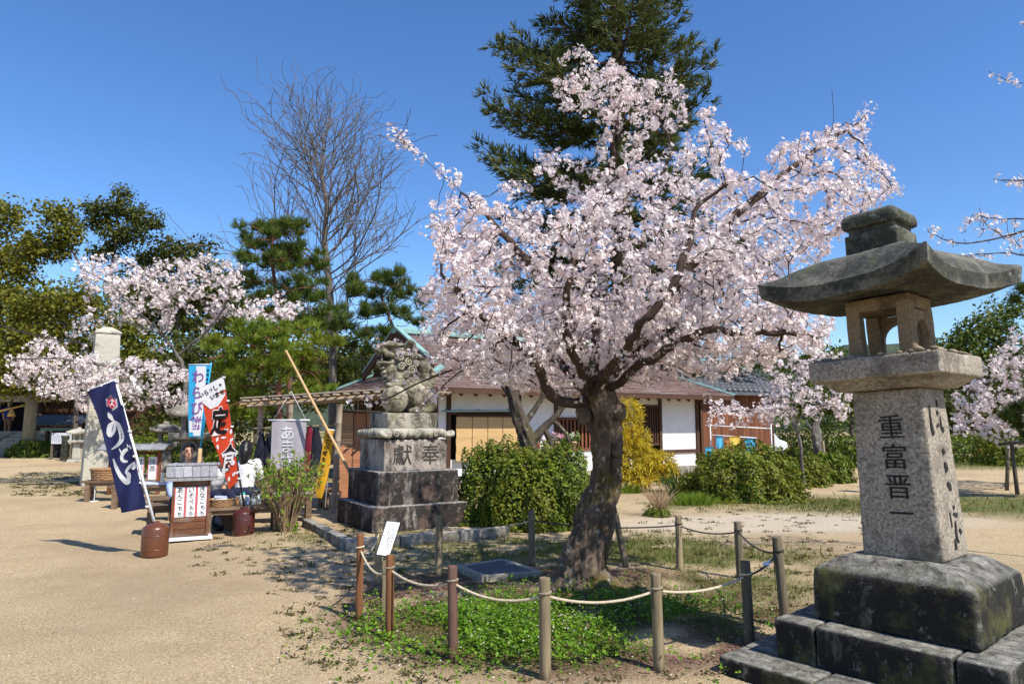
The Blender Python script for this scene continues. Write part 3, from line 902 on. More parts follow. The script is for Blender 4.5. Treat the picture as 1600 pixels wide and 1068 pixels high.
L.tube(*smooth_path([(.36, 0, .40), (.40, 0, .60), (.33, 0, .80), (.24, 0, .98)], [.09, .12, .11, .02], 6), n=10)
for sy in (-1, 1): L.tube(*smooth_path([(.40, .07 * sy, .42), (.46, .11 * sy, .58), (.42, .16 * sy, .76)], [.06, .075, .015], 5), n=8)
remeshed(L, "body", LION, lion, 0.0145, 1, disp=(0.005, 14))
mb = MB(); mb.ell((-.20, -.20, .222), .220, seg=28, ring=18)
mb.build("ball", LION, lion)
dk = MB(); dk.ell((-.36, -.03, .892), (.115, .125, .050)); dk.build("mouth_shade", INK, lion)  # dark solid painted in as the shade inside the mouth
for k in range(5):
    for zz in (.925, .862):
        tm = MB(); tm.box((-.445 + .02 * abs(k - 2), -.12 + k * .045, zz), (.02, .032, .03)); tm.build("tooth", LION, lion)
for sy in (-1, 1):                                                   # mane curls and beard scrolls in relief
    for (x, zz, rc_) in ((-.12, .90, .075), (.0, .98, .075), (.02, .83, .08), (-.10, .75, .07), (.07, .70, .075), (-.02, .62, .06), (.11, .92, .06), (.14, .80, .06)):
        cur = MB(); yo_ = (.215 if zz > .85 else .20) * sy
        cur.ell((x, yo_ * .93, zz), (rc_ * 1.05, .03, rc_ * 1.05), seg=12, ring=7)
        cur.tube([(x + rc_ * (1 - i / 15) * math.cos(i * .82), yo_ + .022 * sy, zz + rc_ * (1 - i / 15) * math.sin(i * .82)) for i in range(15)], .013, 6)
        cur.build("mane_curl", LION, lion)
for k in range(4):
    cur = MB(); zz = .74 - .07 * k; cur.tube([(-.36 + .02 * k, -.10, zz), (-.39 + .02 * k, -.02, zz - .02), (-.36 + .02 * k, .06, zz)], .024, 7); cur.build("chest_scale", LION, lion)

# kerb round the pedestal
kc = G(541, 862); ka = R(30)
kx, ky = Vector((math.cos(ka), math.sin(ka), 0)), Vector((-math.sin(ka), math.cos(ka), 0))
kerb = thing("pedestal_kerb", "low grey granite kerb around the lion pedestal", "kerb", kc, ka)
xx = 0.0; i = 0
for Ls in (0.72, 0.85, 0.78):
    stone("kerb_stone", (Ls - .01, .13, .17), KERB, kerb, (xx + Ls / 2, .065, -.03), .016, 8, .010, 6, 0, 1, 41 + i); xx += Ls; i += 1
yy = 0.135
for Ls in (0.8, 0.75, 0.62):
    stone("kerb_stone", (.13, Ls - .01, .17), KERB, kerb, (.065, yy + Ls / 2, -.03), .016, 8, .010, 6, 0, 1, 51 + i); yy += Ls; i += 1

# ================================================================ posts and ropes around the cherry tree
PW = [m_wood("post_stained", (0.10, 0.042, 0.018), (0.26, 0.115, 0.05)), m_wood("post_dark_stained", (0.055, 0.03, 0.022), (0.16, 0.09, 0.065)),
      m_wood("post_weathered", (0.13, 0.10, 0.06), (0.33, 0.265, 0.16)), m_wood("post_old", (0.075, 0.062, 0.042), (0.20, 0.165, 0.11))]
PLAB = ["reddish brown fence post left of the white notice", "reddish brown fence post just right of the white notice", "dark brown fence post between the red and the grey posts in front", "tall pale grey fence post nearest the camera",
        "pale fence post in front of the cherry trunk's right side", "grey fence post closest to the lantern steps", "outermost right fence post tilted beside the lantern steps", "second grey fence post behind, before the path",
        "grey fence post on the path side right of the trunk", "slanted dark stake leaning just right of the cherry trunk", "fence post behind, between hedge and stone cover", "fence post in front of the pedestal kerb", "short pale fence post behind the white notice"]
tops = []
for i, (px, py, ty, r_, tone) in enumerate(POSTS):
    b = POST_XY[i]; t = W(px, ty, b.y); h = t.z
    lx, ly = random.uniform(-.012, .012), random.uniform(-.012, .012)
    if i == 9: lx = -0.12; ly = 0.0
    if i == 6: lx = -0.045
    mb = MB()
    pts = [(lx * q, ly * q, -0.05 + (h + 0.05) * q) for q in (0, .15, .4, .7, .985, 1.0)]
    mb.tube(pts, [r_ * 1.03, r_ * 1.02, r_, r_ * .98, r_ * .97, r_ * .86], 14)
    p = thing("fence_post", PLAB[i], "post", b, random.uniform(0, 6), "posts of the rope fence around the cherry tree")
    p.rotation_euler = (0, 0, 0)
    pm = mb.build("post", PW[tone], p)
    if tone in (2, 3):
        mb = MB(); 
        for q in range(3):
            a = random.uniform(0, 6.28); mb.tube([(lx + .96 * r_ * math.cos(a), r_ * .96 * math.sin(a), h - .005), (lx * .8 + 1.0 * r_ * math.cos(a), r_ * 1.0 * math.sin(a), h - .22 - .1 * q)], .0022, 4)
        mb.build("crack", INK, p)
    tops.append((b + Vector((lx * .82, ly, h * 0.82)), b))
ROPE_L = m_plain("rope_pale", (0.50, 0.43, 0.31), 0.85, 0.25, 60, 0.6); ROPE_D = m_plain("rope_dark", (0.06, 0.058, 0.055), 0.8, 0.3, 60, 0.4)
RT = m_plain("white_tie", (0.75, 0.78, 0.82), 0.6, 0.05)
order = [(0, 1, 0.10, 0, 'pale rope tied between the two reddish posts by the notice'), (1, 2, .06, 0, 'pale rope sagging from the reddish to the dark brown post'), (2, 3, .07, 0, 'pale rope sagging from the dark brown to the tallest front post'), (3, 4, .06, 0, 'pale rope sagging between the two pale front posts'), (4, 5, .05, 0, 'pale rope rising towards the post by the lantern steps'),
         (5, 6, .03, 1, 'dark rope with white tie near the lantern steps'), (6, 7, .06, 1, 'dark rope between the tilted right post and the path post'), (7, 8, .05, 1, 'dark rope along the path between two grey posts'), (8, 10, .05, 1, 'dark rope passing behind the cherry trunk'), (10, 11, .06, 0, 'thin pale rope before the hedge and pedestal kerb'), (11, 12, .06, 0, 'thin pale rope crossing in front of the pedestal'), (12, 0, .10, 0, 'short pale rope behind the white notice')]
for a, b, sag, tone, lab in order:
    A, B = tops[a][0], tops[b][0]
    n = 22; pts = []
    for k in range(n + 1):
        t = k / n; p = A.lerp(B, t); p.z -= sag * 4 * t * (1 - t); pts.append(p)
    r_ = 0.0095 if a < 5 else 0.008
    mb = MB()
    if a < 6 or a == 12:
        for s_ in range(3):                                          # three twisted strands
            q = []
            Ln = (B - A).length; nn = int(Ln / 0.012)
            for k in range(nn + 1):
                t = k / nn; p = A.lerp(B, t); p.z -= sag * 4 * t * (1 - t)
                an = t * Ln / 0.045 * 6.283 + s_ * 2.094
                d = (B - A).normalized(); sx = d.cross(Vector((0, 0, 1))); 
                q.append(p + sx * math.cos(an) * r_ * .55 + Vector((0, 0, 1)) * math.sin(an) * r_ * .55)
            mb.tube(q, r_ * .6, 5)
    else: mb.tube(pts, r_, 7)
    ro = thing("rope", lab, "rope", A, 0, "ropes of the fence around the cherry tree")
    me = mb.mesh("strand")
    for v in me.vertices: v.co -= A
    link("strand", me, ROPE_D if tone else ROPE_L, ro)
    for e, src in ((A, a), (B, b)):
        k_ = MB(); pr = POSTS[src][3] * 1.06
        k_.tube([(pr * math.cos(q * .7854), pr * math.sin(q * .7854), 0.003 * q) for q in range(9)], r_ * .85, 5, cap=False)
        k_.build("loop", ROPE_D if tone else ROPE_L, ro, e - A)
    if a == 5:
        k_ = MB(); k_.ell((0, 0, 0), (.028, .02, .02)); k_.tube([(0, 0, 0), (.03, 0, .03), (.045, 0, .01)], [.012, .008, .003], 6)
        k_.build("tie", RT, ro, A.lerp(B, .6) - A + Vector((0, 0, -.02)))

# slanted white notice on a stake
nb = G(600, 968)
ns = thing("notice_sign", "slanted white notice plate on a wooden stake by the cherry fence", "sign", nb)
mb = MB(); mb.box((0, 0, .24), (.032, .028, .56)); mb.build("stake", PW[2], ns)
WHITE = m_plain("white_plate", (0.78, 0.79, 0.80), 0.45, 0.04, 12)
p1, p2, p3, p4 = [W(x, y_, nb.y + d) - nb for x, y_, d in ((605, 814, .05), (625, 816, .11), (608, 868, -.03), (589, 865, -.09))]
nrm = (p2 - p1).cross(p4 - p1).normalized()
if nrm.y > 0: nrm = -nrm
mb = MB(); b4 = [p - nrm * .012 for p in (p1, p2, p3, p4)]
mb.add([p1, p2, p3, p4] + b4, [(0, 1, 2, 3), (7, 6, 5, 4), (0, 4, 5, 1), (1, 5, 6, 2), (2, 6, 7, 3), (3, 7, 4, 0)])
pm = mb.build("plate", WHITE, ns)
GREYP = m_plain("grey_print", (0.22, 0.23, 0.26), 0.7, 0.2)
ux = (p2 - p1); uy = (p4 - p1)
for k, (f0, f1) in enumerate(((.25, .85), (.12, .9), (.12, .7), (.12, .82), (.3, .75))):
    mb = MB(); x = .82 - k * .15
    a_ = p1 + ux * x + uy * f0 + nrm * .003; c_ = p1 + ux * (x - .055) + uy * f1 + nrm * .003
    n = 9
    for q in range(n):
        if random.random() < .25: continue
        s0 = p1 + ux * x + uy * (f0 + (f1 - f0) * q / n) + nrm * .003; s1 = p1 + ux * (x - .05 - random.random() * .03) + uy * (f0 + (f1 - f0) * (q + .62) / n) + nrm * .003
        mb.quad(s0, s0 + (ux * ((s1 - s0).dot(ux) / ux.length_squared)), s1, s0 + (uy * ((s1 - s0).dot(uy) / uy.length_squared)))
    tag(mb.build("print_column", GREYP, pm), kind="stuff")

# stone cover in the grass
cv = [G(716, 892), G(786, 881), G(842, 901), G(758, 908)]
cc_ = sum(cv, Vector()) / 4
cov = thing("stone_cover", "flat dark stone cover set in the grass behind the rope fence", "cover", cc_)
SLATE = m_plain("wet_slate", (0.075, 0.085, 0.10), 0.55, 0.45, 5, 0.2)
CONC = m_plain("cover_rim_concrete", (0.30, 0.27, 0.22), 0.9, 0.25, 14, 0.3)
mb = MB(); V = [(p - cc_) * .9 for p in cv]; mb.add([(p.x, p.y, .012) for p in V] + [(p.x, p.y, .052) for p in V], [(4, 5, 6, 7) if (V[1] - V[0]).cross(V[2] - V[1]).z > 0 else (7, 6, 5, 4), (0, 1, 5, 4), (1, 2, 6, 5), (2, 3, 7, 6), (3, 0, 4, 7)])
mb.build("slab", SLATE, cov)
mb = MB()
for k in range(4):
    a_, b_ = cv[k] - cc_, cv[(k + 1) % 4] - cc_
    mb.beam(a_ * 1.0 + Vector((0, 0, .02)), b_ * 1.0 + Vector((0, 0, .02 + k * .002)), .075, .075)
mb.build("rim", CONC, cov)

# ================================================================ the cherry tree in bloom
BARK = m_bark("cherry_bark_mossy", (0.022, 0.016, 0.012), (0.20, 0.15, 0.112), (0.105, 0.085, 0.016), (0.32, 0.31, 0.27), 9.0, (1, 1, 0.5), 1.0)
TWIG = m_bark("cherry_twig", (0.03, 0.02, 0.016), (0.10, 0.07, 0.055), None, (0.22, 0.21, 0.19), 8)
PETAL = m_leaf("cherry_petals", [(0.82, 0.69, 0.69), (0.87, 0.795, 0.785), (0.90, 0.86, 0.845), (0.88, 0.805, 0.795), (0.81, 0.645, 0.65)], 0.20, 0.6, (0.85, 0.735, 0.73), 1.2, 0.15)
CALYX = m_leaf("cherry_calyx_buds", [(0.24, 0.08, 0.06), (0.36, 0.16, 0.13), (0.50, 0.28, 0.25), (0.24, 0.17, 0.06)], 0.3, 0.6)
CENTRE = m_leaf("cherry_flower_centre", [(0.60, 0.30, 0.30), (0.66, 0.42, 0.38), (0.60, 0.42, 0.24)], 0.2, 0.6)

def gnarled(name, pts, rad, mat, parent, nseg=52, sub=16, lobes=6, amp=0.16, seed=0.0, flare=None):
    P, r = smooth_path(pts, rad, sub); V = []; Fs = []
    m_ = len(P)
    X = Vector((1, 0, 0))
    for i, p in enumerate(P):
        d = (P[min(i + 1, m_ - 1)] - P[max(i - 1, 0)]).normalized()
        x = (X - d * X.dot(d)).normalized(); y_ = d.cross(x); X = x
        t = i / (m_ - 1)
        for k in range(nseg):
            a = 2 * math.pi * k / nseg
            tw = a + t * 2.2 + seed
            q = Vector((math.cos(a), math.sin(a), 0))
            w = 1 + amp * .55 * math.sin(tw * lobes * .5 + 1.3 * math.sin(t * 5)) * .6 + amp * mnoise.noise(Vector((q.x * 1.9, q.y * 1.9, t * 5 + seed))) + amp * .8 * mnoise.noise(Vector((q.x * 4.4, q.y * 4.4, t * 13 + seed))) + amp * .5 * mnoise.noise(Vector((q.x * 10, q.y * 10, t * 26 + seed))) + amp * .35 * mnoise.noise(Vector((q.x * 21, q.y * 21, t * 40 + seed)))
            if flare: w += flare * max(0, 1 - t * 7) ** 2 * (0.55 + 0.9 * max(0, math.sin(a * 2.5 + 1)))
            V.append(p + (x * math.cos(a) + y_ * math.sin(a)) * r[i] * w)
    for i in range(m_ - 1):
        for k in range(nseg):
            k2 = (k + 1) % nseg
            Fs.append((i * nseg + k, i * nseg + k2, (i + 1) * nseg + k2, (i + 1) * nseg + k))
    Fs.append(tuple((m_ - 1) * nseg + k for k in range(nseg)))
    mb = MB(); mb.add(V, Fs, 0, True)
    return mb.build(name, mat, parent)

def bloom(N, Pa, r, rng, per=8, rcl=0.055, size=0.04, rmax=0.013, prob=0.8, extra=None, twig=0.06, nper=2):
    """flower balls on the thin wood: returns (petal mesh parts, calyx parts, centres)"""
    cen = []; kids = [0] * len(Pa)
    for i, p in enumerate(Pa):
        if p >= 0: kids[p] += 1
    for i in range(len(Pa)):
        if r[i] < rmax and Pa[i] >= 0:
            a = N[Pa[i]]; b = N[i]
            for _ in range(nper):
                if rng.random() < prob:
                    t = rng.random(); cen.append(a * (1 - t) + b * t + rng.normal(0, twig * .6, 3))
    cen = np.array(cen)
    if extra is not None and len(extra): cen = np.vstack([cen, extra])
    cl = np.repeat(cen, per, axis=0); d = rng.normal(0, 1, cl.shape); d /= np.linalg.norm(d, axis=1)[:, None]
    rad = rcl * np.repeat(rng.uniform(.45, 1.3, len(cen)), per) * rng.uniform(.55, 1.1, len(cl))
    pos = cl + d * rad[:, None]
    keep = rng.random(len(pos)) < .9
    pos, d = pos[keep], d[keep]
    return pos, d, cen

def petals_mesh(name, pos, d, size, rng, centres=True):
    sc = size * rng.uniform(.75, 1.2, len(pos))
    V, Fs = instances(FLOWER_V, FLOWER_F, pos, sc, rng, d, .35)
    mi = np.zeros(len(Fs), int)
    if centres:
        CV = [(.10, 0, .16), (0, .10, .16), (-.10, 0, .16), (0, -.10, .16)]
        rs = np.random.default_rng(1)
        V2, F2 = instances(CV, [(0, 1, 2, 3)], (pos + d * size * .02)[::2], sc[::2], rs, d[::2], 0.0)
        V, Fs = np.vstack([V, V2]), np.vstack([Fs, F2 + len(V)]); mi = np.concatenate([mi, np.ones(len(F2), int)])
    return np_mesh(name, V, Fs, False, mi)
def calyx_mesh(name, cen, rng, n=3, spread=.05, size=.02):
    c = np.repeat(cen, n, axis=0) + rng.normal(0, spread * .6, (len(cen) * n, 3))
    V, Fs = instances([(0, -.5, 0), (.22, 0, .1), (0, .6, 0), (-.22, 0, .1)], [(0, 1, 2, 3)], c, size * rng.uniform(.6, 1.3, len(c)), rng)
    return np_mesh(name, V, Fs)

TD = G(915, 928).y
tree = thing("cherry_tree", "large blossoming cherry tree with gnarled mossy trunk inside the rope fence", "tree", G(915, 928))
T0 = Vector(tree.location)
def tw(px, py, dd=0.0): return W(px, py, TD + dd) - T0
tp_ = [tw(914, 945, 0), tw(909, 905, 0), tw(915, 862, 0), tw(929, 812, .02), tw(945, 756, .05), tw(948, 705, .05), tw(945, 655, .03), tw(936, 620, .0), tw(930, 585, -.02)]
gnarled("trunk", tp_, [.255, .21, .20, .18, .132, .138, .15, .155, .115], BARK, tree, 110, 26, 7, .25, 2.0, .55)
# bark ridges, burrs and a hollow, and roots
for (px, py, dd, s) in ((966, 642, -.04, .085), (912, 648, -.05, .085), (962, 704, -.07, .06), (938, 780, -.09, .06), (895, 868, -.10, .09), (944, 632, -.08, .10)):
    mbk = MB(); mbk.ell(tw(px, py, dd), (s, s * .8, s * 1.25), seg=12, ring=8); remeshed(mbk, "burr", BARK, tree, .02, 2, disp=(.02, 10))
for a0, ln in ((200, .55), (250, .7), (300, .55), (335, .5), (20, .5), (110, .6), (160, .5)):
    a = R(a0); mbk = MB(); mbk.tube(*smooth_path([(.12 * math.cos(a), .12 * math.sin(a), .17), (.28 * math.cos(a + .1), .28 * math.sin(a + .1), .07), (ln * math.cos(a + .25), ln * math.sin(a + .25), -.03)], [.12, .08, .03], 6), n=10)
    remeshed(mbk, "root", BARK, tree, .022, 2, disp=(.022, 9))
# big limbs, laid out by hand in depth as well as across
limbs = [
    ([(930, 625, 0), (900, 628, -.15), (862, 618, -.35), (830, 560, -.6), (780, 520, -.85), (728, 470, -1.0), (690, 430, -1.0)], .12),
    ([(926, 600, -.05), (900, 520, -.3), (850, 440, -.5), (790, 370, -.4), (720, 300, -.2), (640, 230, 0)], .11),
    ([(928, 595, 0), (930, 500, .1), (925, 400, .3), (945, 300, .4), (960, 200, .3), (950, 100, .2)], .11),
    ([(935, 600, 0), (985, 530, -.3), (1040, 460, -.5), (1110, 380, -.4), (1190, 300, -.2), (1290, 225, -.1), (1350, 185, 0)], .12),
    ([(940, 605, .05), (1000, 540, .3), (1080, 460, .7), (1180, 420, .9), (1290, 370, 1.0), (1400, 285, 1.0)], .11),
    ([(940, 615, 0), (1020, 560, -.6), (1100, 520, -1.0), (1190, 520, -1.2), (1260, 520, -1.2)], .10),
    ([(935, 612, .1), (960, 540, .7), (990, 450, 1.2), (1010, 340, 1.4), (1050, 230, 1.3)], .10),
    ([(920, 615, .1), (850, 540, .8), (780, 470, 1.2), (720, 400, 1.3)], .09),
    ([(925, 610, -.1), (900, 560, -.7), (880, 490, -1.2), (900, 390, -1.4), (930, 300, -1.2)], .09),
    ([(930, 612, -.1), (960, 570, -.8), (1000, 510, -1.4), (1060, 430, -1.5), (1090, 320, -1.2)], .09)]
start = [tp_[-2]]; par = [-1]
seedN = [np.array(tw(930, 640))]; seedP = [-1]
for pts, rad in limbs:
    P, _ = smooth_path([tw(*p) for p in pts], [1] * len(pts), 7)
    prev = 0
    for p in P[1:]:
        seedN.append(np.array(p) + RNG.normal(0, .012, 3)); seedP.append(prev); prev = len(seedN) - 1
ENV = [(625, 215), (660, 232), (705, 250), (745, 285), (800, 285), (805, 225), (812, 140), (850, 105), (880, 62), (935, 80), (1000, 85), (1050, 72), (1085, 118), (1065, 165), (1100, 165), (1150, 150), (1185, 185), (1245, 205), (1290, 190), (1340, 225), (1400, 270), (1425, 275), (1385, 315), (1345, 335), (1320, 385), (1265, 420), (1290, 470), (1310, 530), (1265, 550), (1195, 585), (1080, 598), (960, 612), (880, 625), (800, 605), (740, 592), (690, 580), (660, 535), (645, 480), (668, 425), (650, 375), (680, 335), (740, 325), (705, 285), (655, 245)]
def wgt(px, py):
    w = .30 + .70 * min(1, max(0, (py - 240) / 240))
    if px < 760 and py < 420: w *= .75
    if px > 1200 and py > 330: w *= .8
    if px > 1200 and py < 330: w *= 1.1
    return min(1, w)
# flat sprays of twigs, with air between them
spc = poly_points(ENV, 158, TD, 1.75, RNG, wgt) - np.array(T0)
LOW = [(655, 450), (760, 440), (900, 470), (1050, 470), (1200, 440), (1300, 500), (1300, 545), (1200, 580), (1060, 598), (940, 610), (860, 615), (760, 595), (700, 580), (675, 530)]
spc = np.vstack([spc, poly_points(LOW, 80, TD, 1.6, RNG) - np.array(T0)])
att = []
ctr = np.array(tw(930, 600))
for c in spc:
    rr0 = RNG.uniform(.24, .46); dv = c - ctr; dv /= np.linalg.norm(dv) + 1e-6
    dn = np.array((0, 0, 1.0)) - dv * .35 + RNG.normal(0, .22, 3); dn /= np.linalg.norm(dn)
    q = RNG.normal(0, 1, (26, 3)); q /= np.linalg.norm(q, axis=1)[:, None]; q *= (RNG.random(26) ** .45)[:, None]
    q = q - dn * (q @ dn)[:, None] * .72
    q = q + dv * (q @ dv)[:, None] * .5
    att.append(c + q * rr0)
att = np.concatenate(att)
pq = att + np.array(T0)                                             # keep to the crown's outline
uu = np.array([((p[0] / (p[1] * math.cos(TH) + (p[2] - CH) * math.sin(TH))) * F + 800, 534 - F * ((p[2] - CH) * math.cos(TH) - p[1] * math.sin(TH)) / (p[1] * math.cos(TH) + (p[2] - CH) * math.sin(TH))) for p in pq])
att = att[in_poly(uu, ENV)]
N, Pa = colonize(att, seedN, seedP, .085, 1.5, .12, 90, RNG, .28)
r = radii_of(Pa, .0038, 2.35)
k_ = 0.15 / r[0]
r = [x if x < .006 else .006 + (x - .006) * k_ for x in r]
mbb = MB(); limb_mesh(mbb, N, Pa, r, 7)
mbb.build("branches", TWIG, tree)
# the low bough that hangs in front of the lion
def bough(pts, dd, rad, side, rng, step=.07):
    P, _ = smooth_path([tw(p[0], p[1], p[2]) for p in pts], [1] * len(pts), 8)
    n0 = [np.array(p) for p in P]; pa = [-1] + list(range(len(P) - 1))
    for i in range(4, len(P)):
        if rng.random() < side:
            v = rng.normal(0, 1, 3); v[2] = abs(v[2]) * .4 - .1; v /= np.linalg.norm(v); q = n0[i]; prev = i
            for s_ in range(rng.integers(2, 6)):
                q = q + v * step + rng.normal(0, .012, 3); n0.append(q); pa.append(prev); prev = len(n0) - 1
    rr_ = radii_of(pa, .003, 2.4)
    return np.array(n0), pa, rr_
BO = []
BO.append(bough([(862, 618, -.35), (800, 575, -.3), (760, 560, -.2), (720, 580, -.2), (690, 605, -.2), (655, 640, -.2)], 0, .03, .7, RNG))
BO.append(bough([(760, 560, -.2), (700, 580, 0), (650, 600, .1), (600, 625, .1), (570, 628, .1)], 0, .03, .6, RNG))
BO.append(bough([(740, 560, -.2), (690, 560, -.3), (650, 560, -.35), (610, 548, -.35)], 0, .03, .6, RNG))
BO.append(bough([(1180, 560, -.6), (1230, 500, -.9), (1260, 450, -1.1), (1285, 435, -1.2)], 0, .03, .5, RNG))
BO.append(bough([(1290, 225, -.1), (1302, 190, -.1), (1300, 140, -.1)], 0, .02, .0, RNG))
BO.append(bough([(1290, 225, -.1), (1330, 200, -.1), (1360, 172, -.1)], 0, .02, .0, RNG))
BO.append(bough([(640, 230, 0), (632, 222, 0), (622, 214, 0)], 0, .02, .9, RNG))
for n0, pa, rr_ in BO:
    mb2 = MB(); limb_mesh(mb2, n0, pa, rr_, 6); mb2.build("bough", TWIG, tree)
pos, d, cen = bloom(N, Pa, r, RNG, 16, .060, .034, .0100, .50, None, .050, 2)
allp, alld, allc = [pos], [d], [cen]
for q, (n0, pa, rr_) in enumerate(BO):
    if q in (4, 5): continue
    p_, d_, c_ = bloom(n0, pa, rr_, RNG, 6, .045, .042, .009, .30, None, .03, 1)
    allp.append(p_); alld.append(d_); allc.append(c_)
pos = np.concatenate(allp); d = np.concatenate(alld); cen = np.concatenate(allc)
print("main cherry nodes", len(N), "flowers", len(pos))
o = link("blossoms", petals_mesh("blossoms", pos, d, .036, RNG), [PETAL, CENTRE], tree); tag(o, kind="stuff")
o = link("buds", calyx_mesh("buds", cen, RNG, 3, .06, .022), CALYX, tree); tag(o, kind="stuff")

# ================================================================ trees behind
RT_ = np.random.default_rng(77)
def spread(D): return D / F          # metres per photo pixel at that distance
def crown_leaves(cen, n, rad, size, rng, flat=.7, tmpl=(LEAF2_V, LEAF2_F), up=.6):
    c = np.repeat(np.asarray(cen), n, axis=0)
    v = rng.normal(0, 1, c.shape); v /= np.linalg.norm(v, axis=1)[:, None]
    v *= (rng.random(len(c)) ** .4)[:, None]; v[:, 2] *= flat
    rr_ = np.repeat(rng.uniform(.6, 1.3, len(cen)), n) * rad
    dirs = v + np.array((0, 0, up))
    return instances(tmpl[0], tmpl[1], c + v * rr_[:, None], size * rng.uniform(.7, 1.35, len(c)), rng, dirs, .7)

EV1 = m_leaf("evergreen_leaf_olive", [(0.036, 0.054, 0.008), (0.095, 0.118, 0.014), (0.17, 0.18, 0.020), (0.25, 0.225, 0.028)], .35, .5, (0.165, 0.155, 0.014), .35)
EV2 = m_leaf("evergreen_leaf_dark", [(0.026, 0.040, 0.008), (0.070, 0.090, 0.016), (0.13, 0.145, 0.026)], .35, .5, (0.10, 0.105, 0.016), .4)
EV3 = m_leaf("evergreen_leaf_bright", [(0.04, 0.075, 0.012), (0.10, 0.145, 0.022), (0.20, 0.22, 0.035)], .35, .5, (0.09, 0.12, 0.022), .5)
BARK_G = m_bark("grey_brown_bark", (0.05, 0.04, 0.03), (0.17, 0.14, 0.11), None, None, 5)
BARK_R = m_bark("red_pine_bark", (0.085, 0.032, 0.022), (0.26, 0.115, 0.075), None, None, 7)
BARK_B = m_bark("bare_tree_bark", (0.065, 0.057, 0.05), (0.19, 0.165, 0.14), None, None, 5)

def leafy_tree(name, label, base, D, crowns, mat, n_att=260, leaf=.16, per=26, clump=.62, bark=BARK_G, trunk=None, rng=RT_, group=None, dens=1.0, dkill=.75, step=.45, wide=.7):
    """crowns: (px, py, half width px, half height px) lobes that make up the crown"""
    t = thing(name, label, "tree", base, 0, group)
    b = Vector(base); k = spread(D); att = []
    tot = sum(c[2] * c[3] for c in crowns)
    for (px, py, rx, ry) in crowns:
        m_ = max(6, int(n_att * rx * ry / tot)); c = W(px, py, D) - b
        v = rng.normal(0, 1, (m_, 3)); v /= np.linalg.norm(v, axis=1)[:, None]; v *= (rng.random(m_) ** .45)[:, None]
        att.append(np.array(c) + v * np.array((rx * k, rx * k * wide, ry * k)))
    att = np.concatenate(att)
    tp = trunk or [(crowns[0][0], crowns[0][1] + crowns[0][3])]
    P, _ = smooth_path([Vector((0, 0, -.2))] + [W(p[0], p[1], D) - b for p in tp], [1] * (len(tp) + 1), 8)
    N, Pa = colonize(att, [np.array(p) for p in P], [-1] + list(range(len(P) - 1)), step, 30, dkill, 60, rng, .2)
    r = radii_of(Pa, .022, 2.4)
    mb = MB(); limb_mesh(mb, N, Pa, r, 6); mb.build("trunk", bark, t)
    kids = np.zeros(len(Pa), int)
    for p in Pa:
        if p >= 0: kids[p] += 1
    tips = np.array([N[i] for i in range(len(Pa)) if (kids[i] == 0 or r[i] < .035) and i >= len(P)])
    cen = np.concatenate([att, tips[rng.random(len(tips)) < .45]])
    V, Fs = crown_leaves(cen, int(per * dens * 1.22), clump, leaf * 1.05, rng)
    o = link("crown", np_mesh("crown", V, Fs), mat, t); tag(o, kind="stuff")
    return t
GL = "evergreen trees behind the shrine on the left"
def gb(px, D): 
    p = W(px, 660, D); return Vector((p.x, p.y, 0))
leafy_tree("evergreen_tree", "olive evergreen tree cut off by the left edge of the photo", gb(-10, 36), 36, [(10, 340, 40, 28), (-20, 400, 50, 40), (30, 420, 34, 24), (-10, 480, 60, 40), (30, 540, 50, 40)], EV1, 240, .2, 26, .8, trunk=[(-4, 560), (0, 440)], group=GL)
leafy_tree("evergreen_tree", "round-topped olive evergreen left of the tallest left tree", gb(150, 34), 34, [(92, 340, 34, 26), (70, 385, 40, 26), (110, 365, 30, 20), (40, 395, 22, 16), (60, 500, 50, 40), (100, 560, 60, 45)], EV1, 260, .19, 26, .7, trunk=[(150, 560), (148, 480), (128, 420), (100, 370)], group=GL)
leafy_tree("evergreen_tree", "tall airy evergreen standing highest on the left, with open crown", gb(178, 36), 36, [(190, 303, 20, 9), (178, 325, 44, 13), (152, 348, 26, 14), (225, 342, 32, 15), (195, 368, 48, 14), (165, 395, 30, 14), (245, 352, 14, 8), (150, 325, 16, 8)], EV2, 190, .16, 24, .55, trunk=[(170, 520), (172, 440), (185, 360)], group=GL, dkill=.6)
leafy_tree("evergreen_tree", "wide dark green evergreen above the left cherry blossoms", gb(270, 38), 38, [(270, 390, 40, 16), (310, 385, 26, 12), (240, 410, 40, 20), (300, 420, 50, 26), (330, 460, 44, 34), (250, 470, 60, 40)], EV2, 260, .2, 24, .75, trunk=[(275, 560), (280, 430)], group=GL)
leafy_tree("evergreen_tree", "broad olive evergreen filling the space behind the stone column", gb(120, 31), 31, [(120, 470, 60, 26), (60, 470, 60, 26), (170, 520, 60, 34), (40, 540, 60, 36), (110, 570, 80, 36), (220, 560, 60, 40), (10, 590, 60, 36)], EV1, 330, .19, 26, .75, trunk=[(120, 600), (118, 500)], group=GL)
leafy_tree("evergreen_tree", "shaded evergreen behind the blue banner and small lantern", gb(300, 30), 30, [(300, 560, 60, 40), (250, 610, 60, 40), (340, 620, 60, 40), (290, 670, 80, 26), (390, 660, 60, 30)], EV2, 260, .17, 26, .7, trunk=[(300, 640), (298, 580)], group=GL)
GR = "evergreen trees on the right behind the lantern"
leafy_tree("evergreen_tree", "bright green evergreen right of the lantern firebox", gb(1545, 32), 32, [(1545, 515, 50, 26), (1575, 480, 26, 16), (1500, 545, 40, 26), (1590, 560, 50, 36), (1540, 580, 60, 34), (1480, 580, 36, 26)], EV3, 300, .17, 26, .65, trunk=[(1545, 640), (1548, 560)], group=GR)
